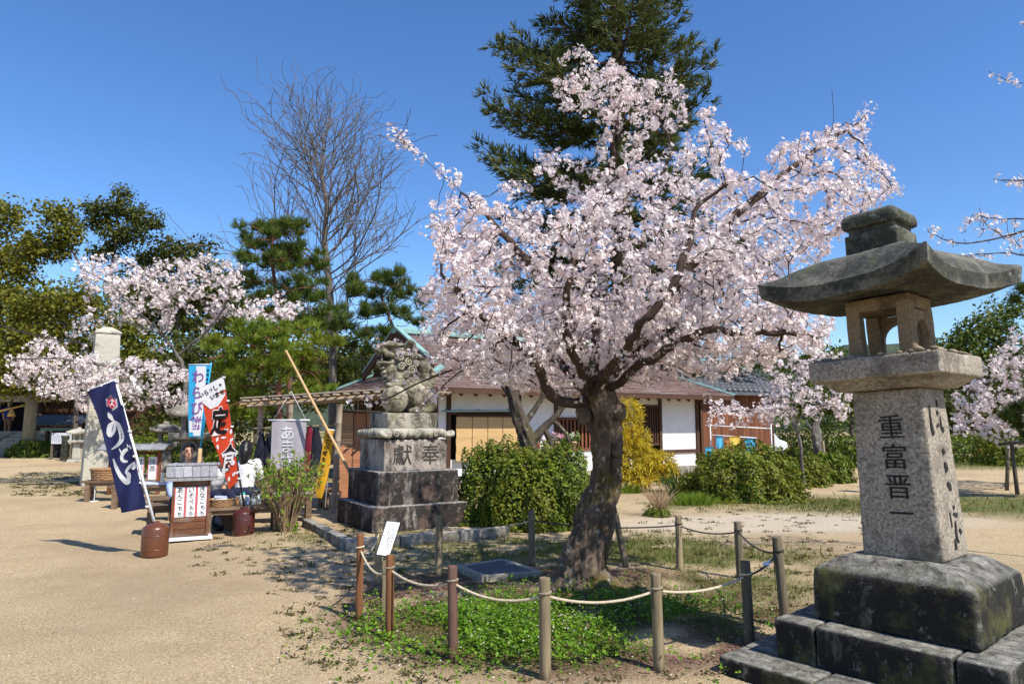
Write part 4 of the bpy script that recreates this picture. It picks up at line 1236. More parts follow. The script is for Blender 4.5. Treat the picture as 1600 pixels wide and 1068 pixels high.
leafy_tree("evergreen_tree", "green evergreen between the shed roof and the lantern", gb(1330, 36), 36, [(1300, 560, 40, 24), (1250, 570, 40, 20), (1350, 590, 46, 36), (1310, 620, 60, 34), (1240, 620, 50, 36), (1400, 620, 50, 36), (1190, 560, 40, 20)], EV3, 300, .19, 26, .75, trunk=[(1330, 640), (1328, 590)], group=GR)
leafy_tree("evergreen_tree", "dark evergreen low behind the right cherry and its props", gb(1500, 40), 40, [(1440, 640, 60, 40), (1520, 640, 60, 40), (1600, 640, 70, 50), (1660, 600, 70, 60)], EV2, 260, .22, 24, .9, trunk=[(1500, 680), (1500, 640)], group=GR)
leafy_tree("evergreen_tree", "far evergreen filling the gap left of the lantern shaft", gb(1420, 46), 46, [(1380, 600, 50, 40), (1440, 590, 60, 50), (1400, 650, 70, 36), (1470, 650, 60, 34)], EV3, 280, .25, 24, 1.0, trunk=[(1420, 670), (1420, 620)], group=GR)
leafy_tree("evergreen_tree", "far evergreen at the right edge behind the pine", gb(1620, 48), 48, [(1560, 620, 60, 46), (1630, 600, 70, 60), (1600, 660, 80, 34), (1700, 640, 80, 50)], EV2, 280, .26, 24, 1.0, trunk=[(1620, 670), (1620, 620)], group=GR)
leafy_tree("evergreen_tree", "distant evergreen peeking above the house roof behind the blossoms", gb(800, 44), 44, [(700, 540, 60, 26), (780, 530, 60, 30), (860, 540, 60, 30), (640, 560, 40, 24), (940, 550, 60, 30), (1050, 550, 70, 28)], EV2, 300, .26, 24, 1.0, trunk=[(800, 640), (800, 560)])
leafy_tree("evergreen_tree", "dark evergreen filling the gap behind the lion and bare tree", gb(590, 46), 46, [(520, 560, 60, 40), (590, 560, 70, 36), (660, 565, 60, 34), (560, 610, 80, 36), (640, 610, 70, 36), (500, 500, 40, 30)], EV2, 210, .27, 22, 1.05, trunk=[(590, 640), (590, 590)])
leafy_tree("evergreen_tree", "dark evergreen behind the left cherry's upper blossoms", gb(330, 44), 44, [(300, 470, 50, 36), (350, 440, 40, 24), (260, 500, 60, 40), (340, 510, 60, 40), (200, 450, 50, 30)], EV2, 200, .26, 22, 1.0, trunk=[(330, 640), (325, 540)], group=GL)
leafy_tree("evergreen_tree", "olive evergreen behind the pines left of the bare tree", gb(400, 40), 40, [(360, 480, 40, 30), (420, 540, 60, 40), (480, 600, 60, 40), (360, 590, 60, 40), (540, 590, 50, 36)], EV1, 260, .22, 22, .85, trunk=[(400, 640), (400, 560)])

# ---------------------------------------------------------------- pines
NEED1 = m_leaf("pine_needles_dark", [(0.03, 0.06, 0.008), (0.075, 0.12, 0.016), (0.15, 0.19, 0.026)], .25, .5, (0.075, 0.11, 0.014), .7)
NEED2 = m_leaf("pine_needles_bright", [(0.06, 0.12, 0.010), (0.14, 0.22, 0.018), (0.25, 0.32, 0.03)], .3, .5, (0.19, 0.21, 0.02), .8)
def pine(name, label, base, D, trunk, pads, needle, bark, tuft=.22, dens=1.0, rng=RT_, deep=1.0):
    t = thing(name, label, "tree", base); b = Vector(base); k = spread(D)
    P, _ = smooth_path([Vector((0, 0, -.2))] + [W(p[0], p[1], D + (p[2] if len(p) > 2 else 0)) - b for p in trunk], [1] * (len(trunk) + 1), 6)
    att = []; tuf = []
    for (px, py, rx, ry) in pads:
        for dd in ((-.55, .45) if rx > 25 else (0,)):
            dz = dd * rx * k * 1.3 * deep + rng.normal(0, .25)
            c = np.array(W(px + rng.normal(0, 4), py + rng.normal(0, 3), D + dz) - b)
            m_ = max(8, int(rx * ry * .035 * (1 if rx <= 25 else .7)))
            v = rng.uniform(-1, 1, (m_, 3)); v = v[np.linalg.norm(v[:, :2], axis=1) < 1]
            att.append(c + v * np.array((rx * k, rx * k * .8, ry * k * .35)))
            for _ in range(max(3, int(rx * ry / 62 * (1 if rx <= 25 else .72)))):
                a_ = rng.uniform(0, 6.28); ra = rng.random() ** .5
                cc_ = c + np.array((math.cos(a_) * ra * rx * k * 1.15, math.sin(a_) * ra * rx * k * .95, rng.normal(0, .45) * ry * k - .5 * ra * ry * k))
                cr = rng.uniform(6, 12) * k; n = int(24 * dens)
                q = rng.normal(0, 1, (n, 3)); q /= np.linalg.norm(q, axis=1)[:, None]; q *= (rng.random(n) ** .4)[:, None]; q[:, 2] = q[:, 2] * .62 + .1
                tuf.append(cc_ + q * cr)
    att = np.concatenate(att); tuf = np.concatenate(tuf)
    N, Pa = colonize(att, [np.array(p) for p in P], [-1] + list(range(len(P) - 1)), .16, 30, .2, 70, rng, .22)
    r = radii_of(Pa, .010, 2.3)
    mb = MB(); limb_mesh(mb, N, Pa, r, 6); mb.build("trunk", bark, t)
    up = np.tile((0, 0, 1.0), (len(tuf), 1))
    V, Fs = instances(TUFT_V, TUFT_F, tuf, tuft * rng.uniform(.7, 1.25, len(tuf)), rng, up, .75)
    o = link("needles", np_mesh("needles", V, Fs), needle, t); tag(o, kind="stuff")
    return t
pine("pine_tree", "dark layered pine in front of the bare tree", gb(452, 21), 21, [(452, 620), (448, 540), (432, 460), (425, 400), (428, 352)],
     [(400, 352, 42, 14), (450, 358, 36, 15), (375, 372, 22, 9), (425, 378, 44, 15), (470, 390, 30, 14), (390, 402, 34, 10), (445, 415, 42, 15), (490, 412, 24, 12), (405, 440, 36, 11), (470, 448, 42, 16), (425, 470, 40, 13), (500, 470, 24, 15), (380, 490, 30, 9), (455, 500, 50, 18), (505, 500, 24, 16)], NEED1, BARK_R, .23)
pine("pine_tree", "bright green red-barked pine behind the stall roof", gb(440, 15.5), 15.5, [(437, 640), (436, 600), (452, 575), (430, 555), (440, 530)],
     [(390, 515, 40, 14), (450, 512, 44, 15), (495, 530, 26, 14), (360, 540, 30, 12), (420, 540, 50, 15), (475, 560, 40, 16), (350, 572, 28, 12), (400, 575, 44, 14), (500, 590, 24, 14), (370, 605, 34, 13), (440, 560, 40, 14), (480, 610, 36, 14), (350, 640, 34, 14), (395, 630, 36, 12)], NEED2, BARK_R, .17, .85)
pine("pine_tree", "flat-topped pine right of the bare tree behind the lion", gb(625, 25), 25, [(626, 620), (630, 560), (610, 500), (590, 450)],
     [(580, 428, 36, 11), (610, 432, 30, 10), (555, 445, 28, 9), (590, 452, 44, 12), (635, 460, 26, 10), (565, 478, 34, 10), (615, 484, 40, 12), (645, 505, 24, 10), (550, 510, 34, 9), (600, 520, 40, 11), (640, 540, 26, 9), (560, 545, 30, 9)], NEED1, BARK_G, .26)
pine("pine_tree", "pine leaning in from the right edge beside the supported cherry", gb(1690, 15), 15, [(1690, 640), (1680, 560), (1660, 470)],
     [(1625, 462, 40, 16), (1670, 440, 40, 16), (1640, 585, 44, 20), (1616, 640, 36, 24), (1690, 520, 36, 16), (1625, 690, 30, 16)], NEED1, BARK_G, .2)

# ---------------------------------------------------------------- the tall conifer
CON = m_leaf("fir_foliage", [(0.022, 0.042, 0.016), (0.050, 0.078, 0.024), (0.095, 0.118, 0.030), (0.155, 0.155, 0.038)], .3, .5, (0.07, 0.085, 0.02), .45)
CBARK = m_bark("conifer_bark", (0.035, 0.024, 0.016), (0.12, 0.085, 0.055), None, None, 4)
def conifer():
    D = 27; b = gb(976, D); rng = np.random.default_rng(5)
    t = thing("conifer_tree", "tall dark conifer towering behind the cherry tree, top out of frame", "tree", b)
    H = 30.0; mb = MB()
    mb.tube([(0, 0, -.2), (.05, 0, 6), (-.05, 0, 12), (0, 0, 18), (0, 0, H)], [.55, .46, .36, .2, .03], 12)
    mb.build("trunk", CBARK, t)
    br = MB(); pos = []; dr = []
    zz = 4.2
    while zz < H - .3:
        f = (zz - 4) / (H - 4)
        Lm = 7.6 * (1 - f) ** .72 * (1.0 - .2 * max(0, .2 - f) / .2)
        a0 = rng.uniform(0, 6.28); nb = 6
        for q in range(nb):
            if rng.random() < .10: continue
            a = a0 + q * 6.283 / nb + rng.normal(0, .18); Lb = Lm * rng.uniform(.62, 1.12) * (.80 if math.cos(a) > .2 else 1.0)
            h = np.array((math.cos(a), math.sin(a), 0)); pts = []
            droop = rng.uniform(.26, .44) * (1 - .5 * f)
            for s_ in range(11):
                u = s_ / 10; pts.append(np.array((0, 0, zz)) + h * Lb * u + np.array((0, 0, Lb * (.20 * f * u - droop * u + droop * 1.05 * u ** 2.6))))
            br.tube(pts, [.075 * (1 - f * .6) * (1 - .9 * i / 10) + .008 for i in range(11)], 5, cap=False)
            side = np.cross(h, (0, 0, 1))
            nt_ = int(Lb / .19)
            for k in range(nt_):
                u = .18 + .82 * (k + rng.random()) / nt_
                i = min(9, int(u * 10)); p = pts[i] + (pts[i + 1] - pts[i]) * (u * 10 - i); tn = pts[i + 1] - pts[i]; tn /= np.linalg.norm(tn)
                for sg in (-1, 1):
                    if rng.random() < .26: continue
                    l = (Lb * .30 * (1.12 - u) + .25) * rng.uniform(.6, 1.2)
                    dv = side * sg * .8 + tn * .65 + np.array((0, 0, rng.uniform(-.45, .05))); dv /= np.linalg.norm(dv)
                    m_ = max(2, int(l / .17))
                    for w_ in range(m_):
                        g_ = (w_ + 1) / m_; pp = p + dv * l * g_ + np.array((0, 0, .10 * l * g_ * g_)) + rng.normal(0, .03, 3)
                        pos.append(pp); dr.append(dv + np.array((0, 0, .22 + .3 * g_)) + rng.normal(0, .25, 3))
        zz += rng.uniform(.85, 1.25)
    tag(br.build("branches", CBARK, t), kind="stuff")
    pos = np.array(pos); dr = np.array(dr)
    SV, SF = tuft_shape(7, .72, .13, np.random.default_rng(9))
    V, Fs = instances(SV, SF, pos, .34 * rng.uniform(.7, 1.3, len(pos)), rng, dr, .15)
    o = link("foliage", np_mesh("foliage", V, Fs), CON, t); tag(o, kind="stuff")
    print("conifer sprays", len(pos))
conifer()

# ---------------------------------------------------------------- the bare tree
def bare_tree():
    D = 27.5; b = gb(520, D); rng = np.random.default_rng(21)
    t = thing("bare_tree", "large leafless tree with fine upswept twigs against the sky", "tree", b)
    k = spread(D)
    P, _ = smooth_path([Vector((0, 0, -.2))] + [W(x, y_, D) - b for x, y_ in ((520, 560), (517, 490), (513, 430), (507, 370), (511, 320), (503, 280), (506, 240), (502, 205))], [1] * 9, 6)
    N = [np.array(p) for p in P]; Pa = [-1] + list(range(len(P) - 1))
    def grow(start, dv, L, depth):
        dv = dv / np.linalg.norm(dv); step = .34 if depth < 3 else .26; n = max(2, int(L / step)); prev = start; p = N[start].copy(); out = []
        bend = rng.normal(0, .05, 3) + np.array((0, 0, .035))
        for i in range(n):
            dv = dv + bend + rng.normal(0, .065, 3); dv /= np.linalg.norm(dv)
            p = p + dv * step; N.append(p.copy()); Pa.append(prev); prev = len(N) - 1; out.append((prev, dv.copy()))
        if depth < 4:
            for i, (idx, d_) in enumerate(out):
                if i < 1: continue
                pr = .72 if depth < 2 else (.62 if depth < 3 else .42)
                if rng.random() < pr:
                    s_ = rng.normal(0, 1, 3); s_ -= d_ * s_.dot(d_); s_ /= np.linalg.norm(s_)
                    nd_ = d_ * .72 + s_ * .72 + np.array((0, 0, .22))
                    rem = L * (1 - i / n)
                    grow(idx, nd_, max(.5, min(rem * .62, L * .5)) * rng.uniform(.6, 1.15), depth + 1)
    m_ = len(P)
    for i in range(8, m_ - 1):
        z_ = P[i].z; f = (z_ - P[8].z) / (P[-1].z - P[8].z)
        for q in range(2):
            a = rng.uniform(0, 6.28) if rng.random() < .45 else rng.choice([0, math.pi]) + rng.normal(0, .5)
            up_ = .42 + .85 * f
            L = (5.4 * (1 - f) ** .7 + 1.9) * rng.uniform(.65, 1.1)
            if f < .15: L *= .8; up_ = .35
            grow(i, np.array((math.cos(a), .8 * math.sin(a), up_)), L, 1)
    r = radii_of(Pa, .009, 2.5)
    s_ = .30 / r[0]
    r = [min(x, .0105 + (x - .0105) * s_) if x > .0105 else x for x in r]
    mb = MB(); limb_mesh(mb, np.array(N), Pa, r, 5)
    mb.build("trunk_and_branches", BARK_B, t)
    print("bare nodes", len(N))
bare_tree()

# ---------------------------------------------------------------- other cherries
def cherry(name, label, base, D, seeds, env, n_att, thick, flower, per, rcl, rng, step=.2, dkill=.3, prob=.6, tip=.006, rmax=.02, base_r=.16, bark=TWIG, wgt_=None, nper=1, dinf=8, group=None):
    t = thing(name, label, "tree", base, 0, group); b = Vector(base)
    sN = []; sP = []
    for s_i, sd_ in enumerate(seeds):
        P, _ = smooth_path([(W(p[0], p[1], D + p[2]) - b) if len(p) > 2 else Vector((0, 0, -.15)) for p in sd_[1:]], [1] * (len(sd_) - 1), 6)
        prev = -1
        if sd_[0] is not None:
            q = np.array(P[0]); prev = int(np.argmin([np.linalg.norm(n_ - q) for n_ in sN]))
            P = P[1:]
        for p in P:
            sN.append(np.array(p) + rng.normal(0, step * .06, 3)); sP.append(prev); prev = len(sN) - 1
    att = np.concatenate([poly_points(e, max(10, int(n_att * w_)), D + dd, thick, rng, wgt_) for e, w_, dd in env]) - np.array(b)
    N, Pa = colonize(att, sN, sP, step, dinf, dkill, 80, rng, .25)
    r = radii_of(Pa, tip, 2.35)
    if r[0] > base_r: k_ = base_r / r[0]; r = [max(tip, x * (1 if x < tip * 2 else k_)) for x in r]
    mb = MB(); limb_mesh(mb, N, Pa, r, 7); mb.build("trunk_and_branches", bark, t)
    pos, d, cen = bloom(N, Pa, r, rng, per, rcl, flower, rmax, prob, None, step * .45, nper)
    o = link("blossoms", petals_mesh("blossoms", pos, d, flower, rng, False), [PETAL], t); tag(o, kind="stuff")
    o = link("buds", calyx_mesh("buds", cen, rng, 2, rcl, flower * .5), CALYX, t); tag(o, kind="stuff")
    print(label, len(N), len(pos))
    return t
R2 = np.random.default_rng(31)
CG_ = m_bark("cherry_grey_bark", (0.05, 0.045, 0.04), (0.21, 0.19, 0.165), None, (0.36, 0.36, 0.33), 5)
cherry("cherry_tree", "spreading cherry in bloom behind the stone column and banners", gb(292, 19), 19,
       [(None, (0,), (288, 640, 0), (290, 590, 0), (278, 555, 0), (250, 520, 0)),
        (0, (250, 520, 0), (215, 485, -.5), (180, 450, -.8), (130, 420, -1)), (0, (250, 520, 0), (262, 470, .5), (280, 430, .8), (320, 400, 1)), (0, (278, 555, 0), (320, 520, -.3), (350, 480, -.5), (365, 420, -.6)),
        (0, (350, 480, -.5), (400, 500, -.6), (450, 490, -.8)), (0, (290, 590, 0), (230, 580, -.8), (160, 570, -1.2), (90, 560, -1.5), (20, 560, -1.6)), (0, (288, 640, 0), (220, 620, -1.4), (150, 600, -1.8), (80, 610, -2)), (0, (250, 520, 0), (180, 500, .8), (120, 500, 1))],
       [([(110, 405), (160, 392), (230, 410), (300, 400), (345, 405), (330, 450), (290, 480), (250, 520), (200, 500), (170, 470), (120, 440)], .36, 0), ([(330, 420), (380, 400), (375, 460), (440, 460), (480, 482), (430, 505), (350, 505), (320, 540)], .12, 0),
        ([(30, 530), (80, 520), (110, 545), (180, 555), (260, 560), (310, 580), (300, 640), (220, 640), (140, 645), (90, 625), (20, 610), (0, 590), (40, 570)], .52, -1)],
       1900, 1.3, .085, 6, .10, R2, .19, .23, .60, .006, .022, .19, CG_, None, 2)
cherry("cherry_tree", "small cherry in bloom beside the laundry and clipped bushes", gb(1252, 17.5), 17.5,
       [(None, (0,), (1250, 690, 0), (1240, 660, 0)), (0, (1240, 660, 0), (1225, 640, -.2), (1180, 640, -.5), (1120, 640, -.6)), (0, (1240, 660, 0), (1245, 610, .2), (1250, 570, .3)), (0, (1240, 660, 0), (1280, 635, -.3), (1320, 640, -.5))],
       [([(1100, 625), (1130, 622), (1180, 640), (1200, 600), (1190, 570), (1230, 545), (1270, 530), (1330, 560), (1345, 600), (1325, 640), (1330, 665), (1280, 655), (1240, 640), (1200, 665), (1140, 668), (1100, 665)], 1, 0)],
       800, .9, .08, 6, .085, R2, .16, .20, .55, .005, .02, .15, CG_, None, 2)
cherry("cherry_tree", "cherry on the right with a low limb propped on two stakes", gb(1690, 18), 18,
       [(None, (0,), (1690, 680, 0), (1680, 640, 0)), (0, (1680, 640, 0), (1630, 692, -1.2), (1575, 690, -1.6), (1530, 672, -1.6), (1495, 668, -1.4)), (0, (1680, 640, 0), (1620, 590, -.3), (1560, 570, -.5)), (0, (1680, 640, 0), (1650, 560, 0), (1600, 520, 0))],
       [([(1490, 615), (1520, 590), (1545, 560), (1560, 530), (1600, 500), (1700, 500), (1720, 640), (1640, 690), (1580, 680), (1540, 660), (1485, 670)], 1, -.5)],
       1050, 1.2, .085, 6, .095, R2, .18, .22, .55, .005, .02, .2, CG_, None, 2)
cherry("cherry_tree", "cherry branches in bud reaching in from beyond the right edge", (7.4, 7.3, 0), 7.6,
       [(None, (0,), (1840, 640, 0), (1830, 520, 0), (1800, 420, 0)), (0, (1800, 420, 0), (1700, 372, 0), (1640, 350, .1), (1570, 370, .2), (1500, 380, .2), (1450, 362, .2)), (0, (1700, 372, 0), (1620, 345, -.2), (1560, 342, -.2), (1520, 335, -.1)), (0, (1800, 420, 0), (1720, 330, -.4), (1650, 285, -.5), (1600, 283, -.5), (1552, 280, -.5)),
        (0, (1800, 420, 0), (1740, 240, -.6), (1650, 150, -.6), (1600, 131, -.6), (1575, 126, -.6), (1545, 112, -.6)), (0, (1740, 240, -.6), (1690, 90, -.7), (1594, 36, -.7)), (0, (1700, 372, 0), (1640, 400, 0), (1570, 395, .1), (1500, 400, .2)), (0, (1570, 370, .2), (1540, 350, .2), (1530, 325, .2))],
       [([(1445, 355), (1480, 340), (1520, 335), (1545, 325), (1570, 355), (1620, 340), (1700, 330), (1760, 420), (1600, 400), (1500, 410)], .8, .1), ([(1580, 275), (1640, 270), (1640, 300), (1580, 295)], .12, -.5)],
       170, .5, .036, 6, .04, R2, .07, .12, .42, .0035, .0075, .10, TWIG, None, 1, 1.2)

# ================================================================ the tea house
HA = R(33)
H0 = Vector((-2.23, 16.8, 0))
hx, hy = Vector((math.cos(HA), math.sin(HA), 0)), Vector((-math.sin(HA), math.cos(HA), 0))
OV = 0.88
def HL(p):  # world to house frame
    q = Vector(p) - H0; return Vector((q.dot(hx), q.dot(hy), q.z))
def HW(px, py, yl=OV, off=0.0):
    """point where the view ray meets the front wall plane (house frame y = yl)"""
    r_ = Vector(ray(px, py)); o_ = Vector((0, 0, CH)) - H0
    t = (yl - off - o_.dot(hy)) / r_.dot(hy); q = o_ + r_ * t
    return Vector((q.dot(hx), yl - off, q.z))
def HS(px, py, xl=OV):
    r_ = Vector(ray(px, py)); o_ = Vector((0, 0, CH)) - H0
    t = (xl - o_.dot(hx)) / r_.dot(hx); q = o_ + r_ * t
    return Vector((xl, q.dot(hy), q.z))
PLAST = m_plain("white_plaster", (0.70, 0.70, 0.69), 0.9, 0.10, 1.6, 0.1)
DWOOD = m_wood("dark_timber", (0.035, 0.018, 0.011), (0.10, 0.05, 0.028), isl=.1)
RWOOD = m_wood("red_brown_boards", (0.085, 0.032, 0.017), (0.22, 0.085, 0.042), scale=3, isl=.3)
SHIN = m_leaf("cypress_bark_shingle", [(0.11, 0.072, 0.062), (0.20, 0.14, 0.122), (0.29, 0.23, 0.21), (0.16, 0.085, 0.07), (0.40, 0.345, 0.32)], 0.0, .85, (0.20, 0.135, 0.12), .5, .15)
COPP = m_plain("green_copper", (0.22, 0.37, 0.35), .6, .2, 5)
SUDT = m_wood("reed_blind_tan", (0.44, 0.28, 0.12), (0.68, 0.47, 0.23), stretch=(.6, .6, 40), scale=3, bump=.5, isl=0)
SUDO = m_wood("reed_blind_orange", (0.33, 0.135, 0.06), (0.56, 0.26, 0.13), stretch=(.6, .6, 40), scale=3, bump=.5, isl=0)
STONEF = m_plain("foundation_stone", (0.30, 0.27, 0.23), .9, .2, 5)
DARKIN = m_plain("dark_interior", (0.012, 0.011, 0.012), .9, .3, 3)
EL, EW, EZ, RZ_ = 11.4, 7.4, 2.45, 4.2
house = thing("tea_house", "white plastered tea house with reddish shingled hip-and-gable roof", "house", H0, HA)
def hbox(name, c, d, mat, parent=house):
    mb = MB(); mb.box((0, 0, 0), d); return mb.build(name, mat, parent, c)
WX0, WX1, WY0, WY1 = OV, EL - OV, OV, EW - OV
xw = lambda px, py=670: HW(px, py).x
zw = lambda px, py: HW(px, py).z
WT = 2.62
def wallpanel(x0, x1, z0, z1, name="wall_panel", mat=PLAST, th=.08, yo=0.0):
    return hbox(name, ((x0 + x1) / 2, WY0 + th / 2 + yo, (z0 + z1) / 2), (x1 - x0, th, z1 - z0), mat)
# core behind everything
hbox("inner_core", ((WX0 + WX1) / 2, (WY0 + WY1) / 2 + .1, 1.27), (WX1 - WX0 - .24, WY1 - WY0 - .2, 2.5), DARKIN)
hbox("foundation", ((WX0 + WX1) / 2, (WY0 + WY1) / 2 - .02, .11), (WX1 - WX0 + .14, WY1 - WY0 + .12, .22), STONEF)
cols = [WX0, xw(700), xw(810), xw(868), xw(948), xw(993), xw(1031), WX1]
tops_z = 2.60
for i, x in enumerate(cols):
    hbox("post", (x, WY0 - .004, (tops_z + .2) / 2), (.11, .11, tops_z - .2), DWOOD)
beam_z = zw(1065, 704)
wallpanel(WX0 + .055, cols[1] - .055, .22, tops_z)
zb = zw(760, 645)
wallpanel(cols[1] + .055, cols[2] - .055, zb, tops_z)
wallpanel(cols[1] + .055, cols[2] - .055, .22, .65)
wallpanel(cols[2] + .055, cols[3] - .055, .22, tops_z)
wallpanel(cols[3] + .055, cols[4] - .055, 1.75, tops_z); wallpanel(cols[3] + .055, cols[4] - .055, .22, .8)
wallpanel(cols[4] + .055, cols[5] - .055, .22, tops_z); wallpanel(cols[5] + .055, cols[6] - .055, 2.15, tops_z)
wallpanel(cols[6] + .055, cols[7] - .055, beam_z + .05, tops_z); wallpanel(cols[6] + .055, cols[7] - .055, .22, beam_z - .05)
mb = MB(); mb.box((0, 0, 0), (cols[7] - cols[6] - .11, .10, .10)); mb.build("rail", DWOOD, house, ((cols[6] + cols[7]) / 2, WY0 - .002, beam_z))
hbox("rail", ((cols[1] + cols[2]) / 2, WY0 - .012, zb), (cols[2] - cols[1] - .115, .12, .09), DWOOD)
hbox("wall_plate", ((WX0 + WX1) / 2, WY0 - .02, tops_z + .0), (WX1 - WX0, .13, .12), DWOOD)
# dark lattice window by the yellow conifer and reddish lattice by the flower pots
def lattice(x0, x1, z0, z1, n, mat, name, yo=.0):
    fr = hbox(name, ((x0 + x1) / 2, WY0 + .06, (z0 + z1) / 2), (x1 - x0, .02, z1 - z0), DARKIN)
    me = None
    for i in range(n):
        x = x0 + (x1 - x0) * (i + .5) / n
        if me is None:
            mb = MB(); mb.box((0, 0, 0), ((x1 - x0) / n * .5, .035, z1 - z0 - .09)); me = mb.mesh("slat"); me.materials.append(mat)
        o = bpy.data.objects.new("slat", me); COL.objects.link(o); o.parent = fr; o.location = (x - (x0 + x1) / 2, -.055 - yo, 0)
    for zz in (z0 + .03, z1 - .03): 
        mb = MB(); mb.box((0, 0, 0), (x1 - x0 - .002, .06, .07)); mb.build("lattice_rail", mat, fr, (0, -.06 - yo, zz - (z0 + z1) / 2))
    return fr
lattice(cols[5] + .055, cols[6] - .055, .9, 2.15, 9, DWOOD, "window")
lattice(cols[3] + .055, cols[4] - .055, .8, 1.75, 13, RWOOD, "window", .02)
# left (gable) side: open dark shop front
for i in range(5):
    y_ = WY0 + .2 + i * (WY1 - WY0 - .2) / 4
    hbox("post", (WX0 - .003, y_, 1.4), (.11, .11, 2.4), DWOOD)
me = None
nb_ = 22
for i in range(nb_):
    y_ = WY0 + .1 + (i + .5) * (WY1 - WY0 - .1) / nb_
    hbox("board", (WX0 + .05 + random.uniform(-.006, .006), y_, 1.4), (.04, (WY1 - WY0 - .1) / nb_ - .012, 2.36), DWOOD)
hbox("wall_panel", ((WX0 + WX1) / 2, WY1 - .04, 1.42), (WX1 - WX0, .08, 2.36), PLAST)
hbox("wall_panel", (WX1 - .04, (WY0 + WY1) / 2 + .07, 1.42), (.078, WY1 - WY0 - .16, 2.36), PLAST)

# roof
rc = EW / 2; gx0, gx1 = 1.25, EL - 1.25; sl = (RZ_ - EZ) / rc
def roof_slab(pts, th, name, mat):
    P = [Vector(p) for p in pts]; n = (P[1] - P[0]).cross(P[2] - P[0]).normalized()
    if n.z < 0: n = -n
    V = P + [p - n * th for p in P]; k = len(P)
    Fs = [tuple(range(k)), tuple(range(2 * k - 1, k - 1, -1))] + [(i, k + i, k + (i + 1) % k, (i + 1) % k) for i in range(k)]
    mb = MB(); mb.add(V, Fs); return mb.build(name, mat, house)
zg = EZ + gx0 * sl          # height where gable meets hip
F_A = [(0, 0, EZ), (EL, 0, EZ), (gx1, gx0, zg), (gx1, rc, RZ_), (gx0, rc, RZ_), (gx0, gx0, zg)]
B_A = [(EL, EW, EZ), (0, EW, EZ), (gx0, EW - gx0, zg), (gx0, rc, RZ_), (gx1, rc, RZ_), (gx1, EW - gx0, zg)]
L_A = [(0, EW, EZ), (0, 0, EZ), (gx0, gx0, zg), (gx0, EW - gx0, zg)]
R_A = [(EL, 0, EZ), (EL, EW, EZ), (gx1, EW - gx0, zg), (gx1, gx0, zg)]
ROOFU = m_plain("roof_underside", (0.09, 0.05, 0.035), .9, .2)
def shingles(org, ux_, uv_, inside, nrow, L, row, name):
    """courses of shingle boards on a slope; org + ux_*a + uv_*b"""
    rng = random.Random(3); mb = MB(); nrm = ux_.cross(uv_).normalized()
    if nrm.z < 0: nrm = -nrm
    for j in range(nrow):
        b0 = j * row; x = -rng.random() * .5
        while x < L:
            w = rng.uniform(.35, .8); a0, a1 = x, x + w - .012; x += w
            lo, hi = inside(b0 + row * .5)
            a0 = max(a0, lo); a1 = min(a1, hi)
            if a1 - a0 < .05: continue
            lift = rng.uniform(.0, .012); thk = .03 + rng.uniform(0, .012)
            p = lambda a, b, h: org + ux_ * a + uv_ * b + nrm * h
            V = [p(a0, b0, .005), p(a1, b0, .005), p(a1, b0 + row * 1.25, .004), p(a0, b0 + row * 1.25, .004), p(a0, b0, .005 + thk + lift), p(a1, b0, .005 + thk + lift * .7), p(a1, b0 + row * 1.25, .012), p(a0, b0 + row * 1.25, .012)]
            mb.add(V, [(4, 5, 6, 7), (0, 1, 5, 4), (0, 4, 7, 3), (1, 2, 6, 5)])
    o = mb.build(name, SHIN, house); tag(o, kind="stuff"); return o
for A_, nm in ((F_A, "roof_slope"), (B_A, "roof_slope"), (L_A, "roof_skirt"), (R_A, "roof_skirt")):
    roof_slab(A_, .10, nm, ROOFU)
ln = math.hypot(1, sl); rowv = .125
def in_front(b):
    h = b / ln
    return (h, EL - h) if h < gx0 else (gx0 - .25, gx1 + .25)
shingles(Vector((0, 0, EZ)), Vector((1, 0, 0)), Vector((0, 1, sl)) / ln, in_front, int(rc * ln / rowv), EL, rowv, "shingles")
shingles(Vector((0, EW, EZ)), Vector((0, -1, 0)), Vector((1, 0, sl)) / ln, lambda b: (b / ln, EW - b / ln), int(gx0 * ln / rowv), EW, rowv, "shingles")
shingles(Vector((EL, 0, EZ)), Vector((0, 1, 0)), Vector((-1, 0, sl)) / ln, lambda b: (b / ln, EW - b / ln), int(gx0 * ln / rowv), EW, rowv, "shingles")
# gable walls, barge boards, ridge, hips, eave boards and rafters
for gx_, sg in ((gx0, -1), (gx1, 1)):
    mb = MB(); mb.add([(gx_ + sg * .05, gx0, zg), (gx_ + sg * .05, EW - gx0, zg), (gx_ + sg * .05, rc, RZ_ - .05), (gx_, gx0, zg), (gx_, EW - gx0, zg), (gx_, rc, RZ_ - .05)], [(0, 1, 2), (5, 4, 3)]); mb.build("gable", DWOOD, house)
    for y0 in (gx0 - .05, EW - gx0 + .05):
        mb = MB(); mb.beam((gx_ + sg * .30, y0, zg + .02), (gx_ + sg * .30, rc, RZ_ + .06), .07, .24); mb.build("barge_board", DWOOD, house)
        mb = MB(); mb.beam((gx_ + sg * .26, y0, zg + .17), (gx_ + sg * .26, rc, RZ_ + .21), .16, .05); mb.build("barge_flashing", COPP, house)
mb = MB(); mb.beam((gx0 - .35, rc, RZ_ + .10), (gx1 + .35, rc, RZ_ + .10), .32, .16); bevel_mesh(me_ := mb.mesh("ridge_cap"), .03); link("ridge_cap", me_, COPP, house)
for (a_, b_) in (((0, 0), (gx0, gx0)), ((0, EW), (gx0, EW - gx0)), ((EL, 0), (gx1, gx0)), ((EL, EW), (gx1, EW - gx0))):
    mb = MB(); mb.beam((a_[0], a_[1], EZ + .06), (b_[0], b_[1], zg + .07), .18, .07); mb.build("hip_cap", COPP, house)
